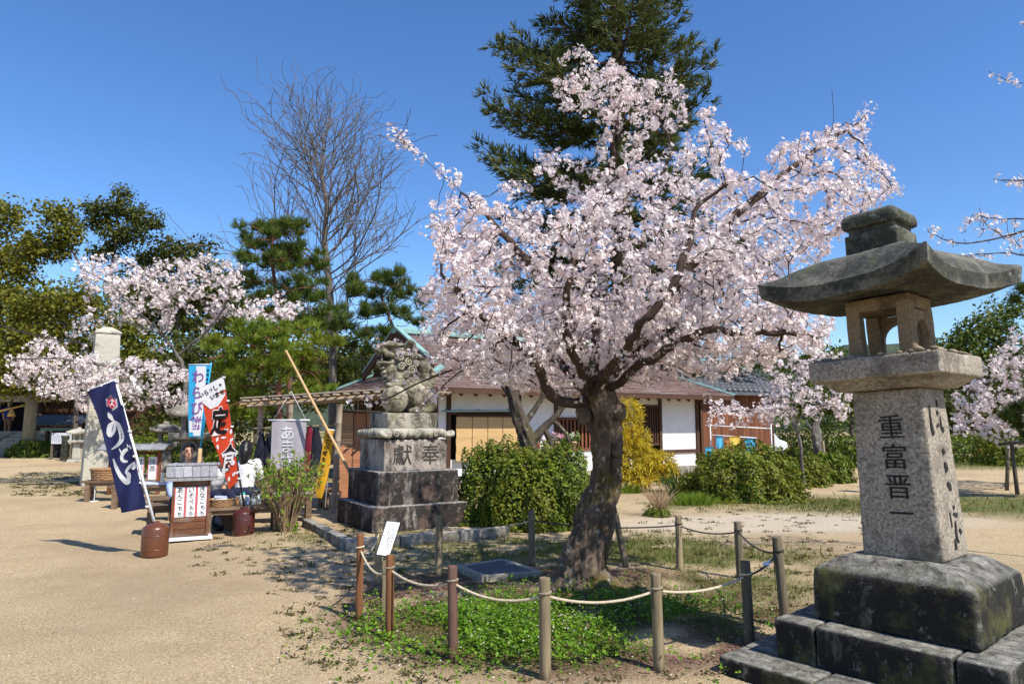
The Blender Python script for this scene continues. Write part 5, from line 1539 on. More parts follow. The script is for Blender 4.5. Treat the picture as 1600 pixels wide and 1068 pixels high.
hbox("eave_board", (EL / 2, .025, EZ - .07), (EL - .1, .035, .11), DWOOD); hbox("eave_board", (.025, EW / 2, EZ - .07), (.035, EW - .15, .11), DWOOD); hbox("eave_board", (EL - .025, EW / 2, EZ - .07), (.035, EW - .15, .11), DWOOD)
me = None
for i in range(26):
    if me is None:
        mb = MB(); mb.beam((0, .06, -.16), (0, OV + .15, -.16 + (OV + .09) * sl), .05, .07); me = mb.mesh("rafter"); me.materials.append(DWOOD)
    o = bpy.data.objects.new("rafter", me); COL.objects.link(o); o.parent = house; o.location = (.35 + i * (EL - .7) / 25, 0, EZ)
# gutter pole on brackets above the blind
mb = MB(); a_, b_ = HW(690, 642, OV, .28), HW(812, 641, OV, .28); mb.tube([a_, b_], .025, 8)
for t in (.1, .5, .9): mb.tube([a_.lerp(b_, t), a_.lerp(b_, t) + Vector((0, .27, .05))], .012, 5)
mb.build("gutter_pole", COPP, house)

# blinds and flower pots
def blind(name, label, P00, P10, zt, zb_, mat, off=Vector((0, 0, 0)), n=30, folds=3):
    """a reed blind: hung cloth of reeds with cross battens; P00, P10 top corners (world)"""
    t = thing(name, label, "blind", (P00 + P10) / 2 * 1.0)
    c = Vector(t.location); a_, b_ = P00 - c, P10 - c; L_ = (b_ - a_); Hh = zt - zb_
    nr = max(20, int(Hh / .028)); mbs = MB(); ux_ = L_.normalized(); nrm = Vector((ux_.y, -ux_.x, 0))
    for i in range(nr):
        zz = -Hh * (i + .5) / nr; w = .012 * math.sin(i * .5)
        p, q = a_ + Vector((0, 0, zz)) + nrm * w, b_ + Vector((0, 0, zz)) + nrm * w
        mbs.beam(p, q, .012, Hh / nr * .86)
    o = mbs.build("reeds", mat, t); tag(o, kind="stuff")
    mb = MB(); mb.beam(a_ + nrm * .01 + Vector((0, 0, .03)), b_ + nrm * .01 + Vector((0, 0, .03)), .04, .05); mb.build("top_rail", DWOOD, t)
    for k in range(1, folds + 1):
        f = k / (folds + 1); mb = MB(); mb.tube([a_ + L_ * f + nrm * .022, a_ + L_ * f + nrm * .022 + Vector((0, 0, -Hh))], .006, 4); mb.build("binding_cord", DWOOD, t)
    return t
def hw_world(v): return H0 + hx * v.x + hy * v.y + Vector((0, 0, v.z))
bA, bB = hw_world(HW(713, 651, OV, .16)), hw_world(HW(808, 651, OV, .16))
bB.z = bA.z
blind("reed_blind", "tan reed blind hanging on the white house wall above the hedge", bA, bB, bA.z, .62, SUDT)
TERRA = m_plain("terracotta", (0.36, 0.14, 0.075), .8, .2); PALEP = m_plain("pale_pot", (0.50, 0.36, 0.26), .8, .15)
PLEAF = m_leaf("pot_plant_leaves", [(0.03, 0.07, 0.015), (0.07, 0.13, 0.03)], .3)
PFL = {"white": m_leaf("pot_flowers_white", [(0.75, 0.72, 0.78), (0.8, 0.8, 0.82), (.5, .35, .6)], .3), "pink": m_leaf("pot_flowers_pink", [(0.6, 0.25, 0.4), (0.72, 0.6, 0.66), (0.5, 0.15, 0.25)], .3), "pale": m_leaf("pot_flowers_pale", [(0.7, 0.72, 0.6), (0.6, 0.66, 0.5)], .3)}
for (px, py, lab, fl, pm) in ((836, 706, "planter of white and violet flowers hung below the house window", "white", TERRA), (866, 703, "pot of pink flowers hung on the reddish lattice", "pink", PALEP), (894, 703, "small pot of pale flowers hung beside the cherry trunk", "pale", PALEP)):
    p = hw_world(HW(px, py, OV, .3)); t = thing("flower_pot", lab, "flower pot", p, 0, "flower pots on the house lattice")
    mb = MB(); mb.lathe([(.10, 0), (.14, .2), (.16, .21), (.16, .25), (.14, .25)], 14); mb.build("pot", pm, t)
    q = RT_.normal(0, 1, (140, 3)) * (.11, .11, .06) + (0, 0, .30); V, Fs = instances(LEAF2_V, LEAF2_F, q, .09, RT_); o = link("leaves", np_mesh("leaves", V, Fs), PLEAF, t); tag(o, kind="stuff")
    q = RT_.normal(0, 1, (70, 3)) * (.12, .12, .05) + (0, 0, .38); V, Fs = instances(FLOWER_V, FLOWER_F, q, .08, RT_); o = link("flowers", np_mesh("flowers", V, Fs), PFL[fl], t); tag(o, kind="stuff")
    mb = MB(); mb.tube([(-.14, 0, .22), (0, .05, .62), (.14, 0, .22)], .006, 4); mb.build("hanger", DWOOD, t)

# ================================================================ the board-clad shed with tiled roof, laundry, van
SA = R(30); S0 = W(1095, 660, 24.5); S0.z = 0
shed = thing("board_shed", "red-brown board shed with dark grey tiled roof behind the laundry", "shed", S0, SA)
SL, SD, SE, SR = 3.6, 4.2, 2.72, 3.75
TILE = m_plain("grey_roof_tile", (0.075, 0.08, 0.09), .45, .35, 9, .1); TILEW = m_plain("ridge_mortar", (0.55, 0.56, 0.57), .8, .15, 9)
hb = MB(); hb.box((SL / 2, SD / 2, SE / 2), (SL - .08, SD - .08, SE - .02)); hb.build("inner_wall", DARKIN, shed)
def boards(x0, x1, fy, parent, side=False, n=24, z0=.1, z1=SE):
    w = (x1 - x0) / n
    mb = MB(); mb.box((0, 0, 0), (w - .008, .03, z1 - z0)); me = mb.mesh("board"); me.materials.append(RWOOD)
    for i in range(n):
        o = bpy.data.objects.new("board", me); COL.objects.link(o); o.parent = parent
        x = x0 + (i + .5) * w
        if side: o.location = (fy, x, (z0 + z1) / 2); o.rotation_euler = (0, 0, math.pi / 2)
        else: o.location = (x, fy + random.uniform(-.006, .006), (z0 + z1) / 2)
boards(0, SL, 0, shed); boards(0, SD, SL, shed, True, 26); boards(0, SD, 0, shed, True, 26)
for x in (0, SL):
    hb = MB(); hb.box((x, -.03, SE / 2), (.12, .08, SE)); hb.build("corner_post", DWOOD, shed)
so = .5
RPT = [(-so, -so, SE - .05), (SL + so, -so, SE - .05), (SL + so, SD / 2, SR), (-so, SD / 2, SR)]
mb = MB(); P = [Vector(p) for p in RPT]; mb.add(P + [p - Vector((0, 0, .1)) for p in P], [(0, 1, 2, 3), (7, 6, 5, 4), (0, 4, 5, 1), (1, 5, 6, 2), (3, 2, 6, 7), (0, 3, 7, 4)]); mb.build("roof_slope", TILE, shed)
P = [Vector((p[0], SD - p[1], p[2])) for p in RPT]; mb = MB(); mb.add(P + [p - Vector((0, 0, .1)) for p in P], [(3, 2, 1, 0), (4, 5, 6, 7), (1, 5, 4, 0), (2, 6, 5, 1), (0, 4, 7, 3)]); mb.build("roof_slope", TILE, shed)
for sgn in (1, -1):                                                  # rows of curved tiles
    mb = MB(); nc, nr = 17, 9; a_ = Vector(RPT[0]); ux_ = Vector((1, 0, 0)) * (SL + 2 * so); uv_ = Vector(RPT[3]) - a_
    for i in range(nc):
        for j in range(nr):
            c0 = a_ + ux_ * ((i + .5) / nc) + uv_ * (j / nr); c1 = a_ + ux_ * ((i + .5) / nc) + uv_ * ((j + 1.1) / nr)
            w = ux_.length / nc * .62; V = []
            for c, h in ((c0, .055), (c1, .02)):
                for k in range(5):
                    an = math.pi * k / 4; V.append(c + Vector((-math.cos(an) * w / 2, 0, .012 + math.sin(an) * .07 + h)))
            if sgn < 0: V = [Vector((v.x, SD - v.y, v.z)) for v in V]
            mb.add(V, [(k, k + 1, 6 + k, 5 + k) for k in range(4)] + [(4, 3, 2, 1, 0)], 0, True)
    o = mb.build("roof_tiles", TILE, shed); tag(o, kind="stuff")
mb = MB(); mb.tube([(-so - .1, SD / 2, SR + .10), (SL + so + .1, SD / 2, SR + .10)], .11, 10); mb.box((SL / 2, SD / 2, SR + .03), (SL + 2 * so, .3, .14)); mb.build("ridge_tiles", TILE, shed)
for sx in (-1, 1):
    mb = MB(); x = (-so + .06) if sx < 0 else SL + so - .06
    mb.tube([(x, -so, SE + .06), (x, SD / 2, SR + .12)], .07, 8); mb.build("verge_tiles", TILE, shed)
mb = MB(); mb.box((SL / 2, SD / 2, SR + .215), (SL + 2 * so, .07, .02)); mb.build("ridge_cap", TILEW, shed)
for x in (0, SL):
    mb = MB(); mb.add([(x, 0, SE - .08), (x, SD, SE - .08), (x, SD / 2, SR - .1)], [(0, 1, 2)]); mb.add([(x + .03, 0, SE - .08), (x + .03, SD, SE - .08), (x + .03, SD / 2, SR - .1)], [(2, 1, 0)]); mb.build("gable", RWOOD, shed)
# laundry poles and laundry in front of the shed
LD = 21.5
POLE = m_plain("white_pole", (0.75, 0.76, 0.78), .4, .05)
for k, (a_, b_, lab) in enumerate(((W(1102, 664, LD), W(1203, 669, LD), "upper white laundry pole in front of the shed"), (W(1110, 679, LD - .2), W(1182, 684, LD - .2), "lower laundry pole carrying the towels"))):
    mb = MB(); m_ = (a_ + b_) / 2; mb.tube([a_ - m_, b_ - m_], .016, 8); o = mb.build("laundry_pole", POLE, None, m_); tag(o, lab, "pole", "laundry poles by the shed")
lst = thing("laundry_stand", "thin metal stand holding the laundry poles by the shed", "stand", Vector((W(1158, 690, LD).x, LD, 0)))
for dx in (-.95, .9):
    mb = MB(); mb.tube([(dx, -.08, 0), (dx, -.08, 1.56)], .018, 7); mb.tube([(dx - .25, -.08, .02), (dx + .25, -.08, .02)], .015, 6); mb.tube([(dx, -.22, 1.24), (dx, .04, 1.24)], .012, 6); mb.tube([(dx, -.22, 1.55), (dx, .08, 1.55)], .012, 6); mb.build("upright", POLE, lst)
for (x0, x1, y0, y1, c, lab) in ((1119, 1130, 681, 700, (0.10, 0.42, 0.66), "narrow light blue towel on the laundry pole"), (1132, 1140, 685, 700, (0.62, 0.24, 0.10), "small orange cloth on the laundry pole"), (1139, 1156, 681, 697, (0.72, 0.50, 0.10), "yellow cloth on the laundry pole"), (1164, 1181, 684, 706, (0.05, 0.38, 0.68), "wide bright blue towel hanging at the right of the laundry"), (1102, 1116, 698, 714, (0.06, 0.40, 0.70), "blue cloth hanging low at the house corner")):
    p0, p1 = W(x0, y0, LD - .25), W(x1, y0, LD - .25); h = p0.z - W(x0, y1, LD - .25).z
    n = 9; mb = MB(); V = []
    for side in (0, .05):
        for j in range(5):
            for i in range(n): 
                t = i / (n - 1); V.append(Vector((p0.x + (p1.x - p0.x) * t - p0.x, side + .03 * math.sin(t * 9 + j * .4) * (j / 4), -h * j / 4 * (1 if side == 0 else .8))))
    Fs = [(s_ * 5 * n + j * n + i, s_ * 5 * n + j * n + i + 1, s_ * 5 * n + (j + 1) * n + i + 1, s_ * 5 * n + (j + 1) * n + i) for s_ in (0, 1) for j in range(4) for i in range(n - 1)] + [(i, i + 1, 5 * n + i + 1, 5 * n + i) for i in range(n - 1)]
    mb.add(V, Fs, 0, True); o = mb.build("laundry_towel" if "towel" in lab else "laundry_cloth", m_plain("cloth_%d" % x0, c, .9, .12, 8), None, p0); tag(o, lab, "laundry", "laundry drying by the shed")
# van behind the shed corner
vp = W(1150, 660, 27); vp.z = 0
van = thing("parked_van", "pale van parked behind the shed, only its windscreen showing", "van", vp, R(8))
VANP = m_plain("van_paint", (0.62, 0.66, 0.70), .35, .03); GLASS = m_plain("van_glass", (0.16, 0.26, 0.34), .08, .1, spec=.6); TYRE = m_plain("tyre", (0.02, 0.02, 0.02), .8); 
prof = [(-2.6, .35), (-2.6, 1.62), (-2.4, 1.74), (.55, 1.74), (.75, 1.66), (1.35, .98), (1.65, .88), (1.7, .35)]
mb = MB(); n = len(prof); V = [(x, -.75, z_) for x, z_ in prof] + [(x, .75, z_) for x, z_ in prof]
mb.add(V, [tuple(range(n)), tuple(range(2 * n - 1, n - 1, -1))] + [(i, n + i, n + (i + 1) % n, (i + 1) % n) for i in range(n)]); me = mb.mesh("body"); bevel_mesh(me, .05, 2); link("body", me, VANP, van)
mb = MB(); mb.quad((.82, -.66, 1.60), (.82, .66, 1.60), (1.345, .66, 1.01), (1.345, -.66, 1.01)); mb.quad((.84, -.66, 1.62), (1.365, -.66, 1.02), (1.365, .66, 1.02), (.84, .66, 1.62)); mb.build("windscreen", GLASS, van)
mb = MB(); mb.quad((-.3, -.765, 1.05), (.95, -.765, 1.05), (.62, -.765, 1.58), (-.3, -.765, 1.58)); mb.quad((-.3, -.755, 1.58), (.62, -.755, 1.58), (.95, -.755, 1.05), (-.3, -.755, 1.05)); mb.build("side_window", GLASS, van)
for x in (-1.8, 1.0):
    for y_ in (-.72, .72):
        w_ = MB(); w_.lathe([(.12, -.09), (.28, -.09), (.30, -.05), (.30, .05), (.28, .09), (.12, .09)], 18); w_.build("wheel", TYRE, van, (x, y_, .30), (math.pi / 2, 0, 0))
for y_ in (-.55, .55):
    w_ = MB(); w_.ell((1.69, y_, .72), (.04, .13, .08)); w_.build("headlight", WHITE, van)

# ================================================================ banners
def px_mesh(me, fn):
    for v in me.vertices: v.co = fn(v.co)
    return me
class Flag:
    """cloth hung on a pole; drawn in photo pixels, standing on an upright plane at its own distance"""
    def __init__(s, t, D, left, right, wave=.02, slope=0.0):
        s.t = t; s.D = D; s.o = Vector(t.location); s.wave = wave; s.slope = slope
        s.L, _ = smooth_path([(x, y_, 0) for x, y_ in left], [1] * len(left), 8); s.R, _ = smooth_path([(x, y_, 0) for x, y_ in right], [1] * len(right), 8)
    def dep(s, x, y_): return s.D + s.wave * (math.sin(x * .23 + y_ * .035) + .5 * math.sin(x * .1 - y_ * .06)) + s.slope * (x - s.R[0].x)
    def pt(s, x, y_, off=0.0): return W(x, y_, s.dep(x, y_) - off) - s.o
    def edge(s, E, f):
        i = f * (len(E) - 1); k = min(int(i), len(E) - 2); return E[k].lerp(E[k + 1], i - k)
    def at(s, u, f): return s.edge(s.L, f).lerp(s.edge(s.R, f), u)
    def cloth(s, mat, name="cloth", u0=0, u1=1, f0=0, f1=1, off=0.0, nu=16, nf=40):
        V = []; 
        for back in (0, 1):
            for j in range(nf + 1):
                for i in range(nu + 1):
                    q = s.at(u0 + (u1 - u0) * i / nu, f0 + (f1 - f0) * j / nf); V.append(s.pt(q.x, q.y, off - (.003 if back else 0)))
        n = nu + 1; m_ = n * (nf + 1)
        Fs = [(j * n + i, j * n + i + 1, (j + 1) * n + i + 1, (j + 1) * n + i) for j in range(nf) for i in range(nu)]
        Fs += [(m_ + d, m_ + c, m_ + b, m_ + a) for a, b, c, d in Fs]
        mb = MB(); mb.add(V, Fs, 0, True); return mb.build(name, mat, s.t)
    def strokes(s, st, mat, name="lettering", parent=None, off=.006):
        for k in st:
            me = brush([[(p[0], p[1], p[2]) for p in k]], 6).mesh(name)
            px_mesh(me, lambda c: s.pt(c.x, c.z, off)); link(name, me, mat, parent)
    def glyph(s, ch, x, y_, w, h, mat, bold=0.0, rot=0.0, off=.006, parent=None, name="character", shear=0.0):
        me = text_mesh(ch, 1.0, bold, 0.0, 1.0)
        c, sn = math.cos(rot), math.sin(rot)
        def f(v):
            a, b = v.x * w, v.y * h
            return s.pt(x + a * c - b * sn + shear * -b, y_ - (a * sn + b * c), off)
        px_mesh(me, f); return link(name, me, mat, parent)
def cloth_mat(name, col, var=.06, trans=.25):
    m, nt, b, out = new_mat(name)
    tc = nd(nt, "ShaderNodeTexCoord"); n = noise_node(nt, 5, 4, .6, tc.outputs["Object"])
    r = ramp(nt, [(.3, tuple(c * (1 - var) for c in col)), (.7, tuple(min(1, c * (1 + var)) for c in col))]); nt.links.new(n.outputs[0], r.inputs[0])
    nt.links.new(r.outputs[0], b.inputs["Base Color"]); b.inputs["Roughness"].default_value = .85; b.inputs["Specular IOR Level"].default_value = .15
    t = nd(nt, "ShaderNodeBsdfTranslucent"); nt.links.new(r.outputs[0], t.inputs[0]); mx = nd(nt, "ShaderNodeMixShader"); mx.inputs[0].default_value = trans
    nt.links.new(b.outputs[0], mx.inputs[1]); nt.links.new(t.outputs[0], mx.inputs[2]); nt.links.new(mx.outputs[0], out.inputs[0]); return m
NAVY = cloth_mat("navy_cloth", (0.018, 0.022, 0.075), .1, .1); RED = cloth_mat("red_cloth", (0.66, 0.075, 0.03)); BLUE = cloth_mat("sky_blue_cloth", (0.045, 0.42, 0.72)); WCL = cloth_mat("white_cloth", (0.80, 0.80, 0.82))
GREYC = cloth_mat("grey_cloth", (0.50, 0.47, 0.50), .1); YEL = cloth_mat("yellow_cloth", (0.74, 0.42, 0.03)); PURP = cloth_mat("purple_print", (0.26, 0.12, 0.34)); BLK = cloth_mat("black_print", (0.015, 0.014, 0.014)); LGREY = cloth_mat("pale_grey_print", (0.62, 0.63, 0.65)); CRIM = cloth_mat("crimson_print", (0.50, 0.03, 0.07))
def can_base(name, label, loc, r_, h, col):
    t = thing(name, label, "banner base", loc)
    m = m_plain(name + "_plastic", col, .32, .1, 4, spec=.5)
    mb = MB(); mb.lathe([(r_ * .97, 0), (r_, .02), (r_, h * .80), (r_ * .94, h * .86), (r_ * .60, h * .95), (r_ * .26, h * .985), (r_ * .24, h * 1.03), (r_ * .13, h * 1.03)], 26); mb.build("canister", m, t)
    for k in range(2):
        mb = MB(); zz = h * (.2 + .4 * k); mb.lathe([(r_ * 1.004, zz), (r_ * 1.018, zz + .006), (r_ * 1.004, zz + .012)], 26); mb.build("seam", m, t)
    return t
b1 = G(241, 868); can_base("banner_base", "brown plastic canister holding the navy banner pole", b1, .152, .40, (0.115, 0.040, 0.018))
b2 = G(380, 838); can_base("banner_base", "glossy dark brown canister under the red banner, by the shrub", b2, .148, .40, (0.070, 0.018, 0.014))
# navy noodle banner
D1 = b1.y
f1 = thing("navy_banner", "navy blue vertical banner with white brush lettering on a white pole", "banner", b1)
fl = Flag(f1, D1 - .02, [(136, 610), (153, 652), (163, 689), (171, 722), (181, 765), (190, 801)], [(181, 594), (199, 660), (213, 727), (230, 793)], .022)
cl = fl.cloth(NAVY)
mb = MB(); mb.tube([W(180, 592, D1) - b1, W(243, 822, D1) - b1 + Vector((0, 0, 0))], [.014, .017], 10); mb.build("pole", POLE, f1)
mb = MB(); mb.tube([W(133, 612, D1) - b1, W(182, 592, D1) - b1], .008, 8); mb.build("cross_arm", POLE, f1)
cq = lambda pts: [(130 + x * .206, 590 + y_ * .206, w * .206) for x, y_, w in pts]
fl.strokes([cq(s_) for s_ in (
    [(188, 260, 4), (203, 290, 36), (228, 326, 14)], [(238, 330, 8), (205, 365, 40), (196, 420, 38), (208, 447, 16)], [(208, 445, 14), (235, 398, 26), (238, 345, 10)], [(228, 328, 16), (265, 358, 34), (288, 420, 36), (290, 468, 36), (258, 512, 24), (215, 542, 6)],
    [(272, 535, 5), (290, 565, 16), (308, 575, 24)], [(338, 540, 22), (312, 556, 30), (292, 596, 24), (302, 628, 26), (338, 634, 14)], [(333, 502, 5), (340, 525, 14)], [(350, 508, 5), (360, 538, 16)],
    [(228, 612, 8), (248, 672, 26), (285, 745, 34), (330, 790, 42), (352, 775, 22)], [(345, 790, 20), (344, 735, 36), (326, 712, 18), (352, 672, 24), (388, 636, 5)], [(388, 640, 6), (386, 676, 28), (368, 690, 18)])], LGREY, "brush_stroke", cl)
hx_ = lambda cx, cy, r_: [(cx + r_ * .80 * math.sin(R(60 * k)), cy - r_ * math.cos(R(60 * k))) for k in range(6)]
for r_, m_, o_ in ((12.4, LGREY, .006), (11.0, NAVY, .009), (10.2, LGREY, .012), (9.2, CRIM, .015)):
    mb = MB(); mb.add([fl.pt(x + (y_ - 629) * .12, y_, o_) for x, y_ in hx_(174.5, 629, r_)], [(0, 1, 2, 3, 4, 5)]); mb.build("emblem", m_, cl)
fl.strokes([[(171, 626, .6), (176, 625, 1.6), (179, 628, .6)], [(175, 622, .8), (175, 629, 1.8), (172, 635, .6)], [(170, 631, .8), (177, 632, 1.6), (178, 636, .5)]], LGREY, "emblem_mark", cl, .019)
for k in range(6):
    q = fl.at(1, k / 5 * .97 + .01); mb = MB(); mb.box(fl.pt(q.x + 1.0, q.y, .01), (.045, .012, .022)); mb.build("loop", WCL, f1)
for u in (.05, .5):
    q = fl.at(u, 0); mb = MB(); mb.box(fl.pt(q.x, q.y - .5, .008), (.022, .012, .03)); mb.build("loop", WCL, f1)
# red set-meal banner
D2 = b2.y
f2 = thing("red_banner", "red and white vertical banner with black lettering on a black pole", "banner", b2)
fl = Flag(f2, D2 - .02, [(311, 607), (317, 633), (325, 670), (339, 705), (349, 733), (358, 764)], [(349, 588), (358, 640), (366, 695), (373, 750)], .004)
cl = fl.cloth(RED)
BPOLE = m_plain("black_pole", (0.03, 0.03, 0.035), .4)
mb = MB(); mb.tube([W(348.5, 586, D2) - b2, W(383, 802, D2) - b2], [.011, .014], 10); mb.build("pole", BPOLE, f2)
mb = MB(); mb.tube([W(309, 609, D2) - b2, W(350, 586, D2) - b2], .007, 8); mb.build("cross_arm", BPOLE, f2)
fl.cloth(WCL, "white_header", 0, 1, 0, .15, .006)
mb = MB(); mb.add([fl.pt(x, y_, .0065) for x, y_ in ((316, 629), (329, 639), (341, 634), (352, 617), (352, 612), (316, 622))], [(0, 1, 2, 3, 4, 5)]); mb.build("header_point", WCL, cl)
for i, ch in enumerate("いらっしゃ"): fl.glyph(ch, 315 + i * 7.3, 617 - i * 3.9, 8.0 * (.75 if i in (2, 4) else 1), 9.5 * (.8 if i in (2, 4) else 1), BLK, .028, R(26), .011, cl)
for i, ch in enumerate("いませ"): fl.glyph(ch, 332 + i * 7.4, 620 - i * 4.0, 8.0, 9.0, BLK, .028, R(26), .011, cl)
for ch, x, y_, w, h in (("定", 343.5, 657, 27, 44), ("食", 358, 715, 23, 46)):
    fl.glyph(ch, x, y_, w, h, WCL, .06, R(4), .011, cl, "outline", -.18); fl.glyph(ch, x, y_, w, h, BLK, .028, R(4), .018, cl, "character", -.18)
for (x, y_, a_) in ((338, 690, 20), (345, 684, 80), (341, 702, -10), (360, 678, 10), (357, 752, 10), (363, 744, 30), (367, 740, 60), (359, 690, 40)):
    a_ = R(a_); fl.strokes([[(x, y_, .5), (x + 4 * math.sin(a_), y_ - 4 * math.cos(a_), 4.2), (x + 8.5 * math.sin(a_), y_ - 8.5 * math.cos(a_), .6)]], WCL, "petal_print", cl, .009)
for k in range(5):
    q = fl.at(1, k / 4 * .96 + .01); mb = MB(); mb.box(fl.pt(q.x + .8, q.y, .01), (.04, .012, .024)); mb.build("loop", WCL, f2)
# light blue sweets banner
D3 = 12.6; b3 = W(312, 700, D3); b3.z = 0
f3 = thing("blue_banner", "light blue and white vertical banner with purple lettering behind the kiosk", "banner", b3)
fl = Flag(f3, D3, [(295, 570), (294.5, 620), (294, 650), (295, 682)], [(329, 570), (326, 620), (321, 655), (317, 682)], .003)
cl = fl.cloth(BLUE)
fl.cloth(WCL, "white_panel", .34, .80, .02, .72, .005); fl.cloth(WCL, "white_panel", .04, .80, .73, .9, .005); fl.cloth(WCL, "white_panel", .30, .8, .9, .97, .005)
for ch, x, y_ in (("わ", 309.5, 588), ("ら", 308, 613), ("び", 308, 637), ("餅", 306.5, 660)):
    fl.glyph(ch, x, y_, 19, 22, PURP, .018, 0, .011, cl)
for i in range(4): fl.glyph("・", 325 - i * .6, 578 + i * 7, 10, 12, NAVY, .05, 0, .008, cl, "print_mark")
mb = MB(); mb.tube([W(330, 566, D3) - b3, W(313, 702, D3) - b3], .014, 8); mb.build("pole", BLUE, f3)
mb = MB(); mb.tube([W(294, 569, D3) - b3, W(331, 569, D3) - b3], .008, 8); mb.build("cross_arm", POLE, f3)
BAMB = m_wood("bamboo", (0.36, 0.22, 0.10), (0.58, 0.40, 0.21), isl=.2); BAMG = m_wood("bamboo_grey", (0.20, 0.155, 0.11), (0.40, 0.33, 0.25), isl=.25)
mb = MB(); mb.tube([W(313, 700, D3) - b3, Vector((-.02, 0, 0))], .032, 10); mb.build("socket_post", BAMB, f3)

# ================================================================ menu kiosk
KW = m_wood("kiosk_boards", (0.07, 0.028, 0.016), (0.24, 0.095, 0.045), grey=(0.20, 0.15, 0.12), stretch=(.8, 9, 9), isl=.2); KR = m_wood("kiosk_roof_boards", (0.14, 0.14, 0.15), (0.36, 0.36, 0.38), isl=.2)
k0 = G(295, 845); KA = R(26)
ki = thing("menu_kiosk", "wooden menu kiosk with grey plank roof and three white paper signs", "kiosk", k0, KA)
kw, kd, kh = .47, .30, .83
mb = MB(); mb.box((0, 0, 0), (kw + .10, kd + .10, .035)); mb.build("base_board", POLE, ki, (0, kd / 2 - .05, .045))
for sx in (-1, 1):
    for y_ in (0.02, kd - .08):
        mb = MB(); mb.lathe([(.015, 0), (.026, .005), (.026, .02), (.015, .027)], 10); mb.build("caster", BPOLE, ki, (sx * kw * .42, y_, 0))
nbk = 8; bh = (kh - .06) / nbk
for i in range(nbk):
    mb = MB(); mb.box((0, 0, 0), (kw - .04 + random.uniform(-.004, .004), .018, bh - .006)); mb.build("board", KW, ki, (0, random.uniform(-.002, .002), .07 + bh * (i + .5)))
    for sx in (-1, 1):
        mb = MB(); mb.box((0, 0, 0), (.018, kd - .05, bh - .006)); mb.build("board", KW, ki, (sx * (kw / 2 - .012), kd / 2 - .02, .07 + bh * (i + .5)))
for sx in (-1, 1):
    mb = MB(); mb.box((0, 0, 0), (.035, .04, kh)); mb.build("post", KW, ki, (sx * (kw / 2 - .014), -.012, .063 + kh / 2))
mb = MB(); mb.box((0, kd * .5, kh * .5), (kw - .06, .02, kh - .1)); mb.build("back_board", DWOOD, ki, (0, kd * .38, .07))
zr = kh + .03
for i in range(6):
    x0 = -.32 + i * .108
    for sgn in (-1, 1):
        mb = MB(); y_e = -.10 if sgn < 0 else kd + .05; z_ = zr + (.0 if i % 2 else .004)
        mb.beam((x0 + .05, y_e, z_), (x0 + .05, kd * .36, z_ + .155), .102, .018); mb.build("roof_plank", KR, ki)
mb = MB(); mb.box((0, kd * .36, zr + .168), (.70, .09, .03)); mb.build("ridge_board", KR, ki)
mb = MB(); mb.box((0, -.085, zr - .025), (.64, .025, .04)); mb.build("fascia", KR, ki)
PAPER = m_plain("white_paper", (0.76, 0.76, 0.78), .8, .04); PINK = m_plain("red_border", (0.58, 0.07, 0.10), .8); INKP = m_plain("ink_print", (0.012, 0.012, 0.014), .8)
pw_, ph_ = .135, .40
for i, tx in enumerate(("あんこもち", "いそべもち", "きなこもち")):
    x = -.139 + i * .139
    mb = MB(); mb.box((0, 0, 0), (pw_, .004, ph_)); pp = mb.build("paper_sign", PAPER, ki, (x, -.016, .53))
    for sx in (-1, 1):
        mb = MB(); mb.box((0, 0, 0), (.012, .003, ph_ - .002)); mb.build("red_border", PINK, pp, (sx * (pw_ / 2 - .007), -.0028, 0))
    for j, ch in enumerate(tx):
        s_ = (.085, .082, .078, .068, .066)[j]
        me = text_mesh(ch, s_, .0012); link("character", me, INKP, pp, ((0 if j < 3 else .012) - (.0 if j < 3 else .006 * (j - 3)), -.0050, ph_ * .40 - j * .080), (math.pi / 2, 0, R(0)))
# hanging notice stand behind, two posts and a long roof
k2 = G(208, 772); s2 = thing("notice_stand", "roofed wooden stand with white paper menus behind the navy banner", "notice stand", k2, R(6))
sw = 1.42
for sx in (-1, 1):
    mb = MB(); mb.box((sx * .52, 0, .50), (.07, .07, 1.0)); mb.build("post", RWOOD, s2)
for zz in (.16, .92):
    mb = MB(); mb.box((0, 0, zz), (1.0, .05, .07)); mb.build("rail", RWOOD, s2)
for i in range(10):
    for sg in (-1, 1):
        mb = MB(); x = -sw / 2 + (i + .5) * sw / 10; mb.beam((x, sg * .27, 1.0), (x, 0, 1.10), sw / 10 - .006, .02); mb.build("roof_plank", KR, s2)
mb = MB(); mb.box((0, 0, 1.112), (sw + .04, .07, .03)); mb.build("ridge_board", KR, s2)
for i, (x, tx) in enumerate(((-.36, "うどん"), (.12, "甘酒"), (.40, "抹茶"))):
    mb = MB(); mb.box((0, 0, 0), (.20, .006, .50)); pp = mb.build("paper_sign", PAPER, s2, (x, -.05, .58))
    for sx in (-1, 1):
        mb = MB(); mb.box((0, 0, 0), (.014, .003, .498)); mb.build("red_border", PINK, pp, (sx * .09, -.004, 0))
    for j, ch in enumerate(tx):
        me = text_mesh(ch, .15, .0); link("character", me, INKP, pp, (0, -.0065, .15 - j * .16), (math.pi / 2, 0, 0))

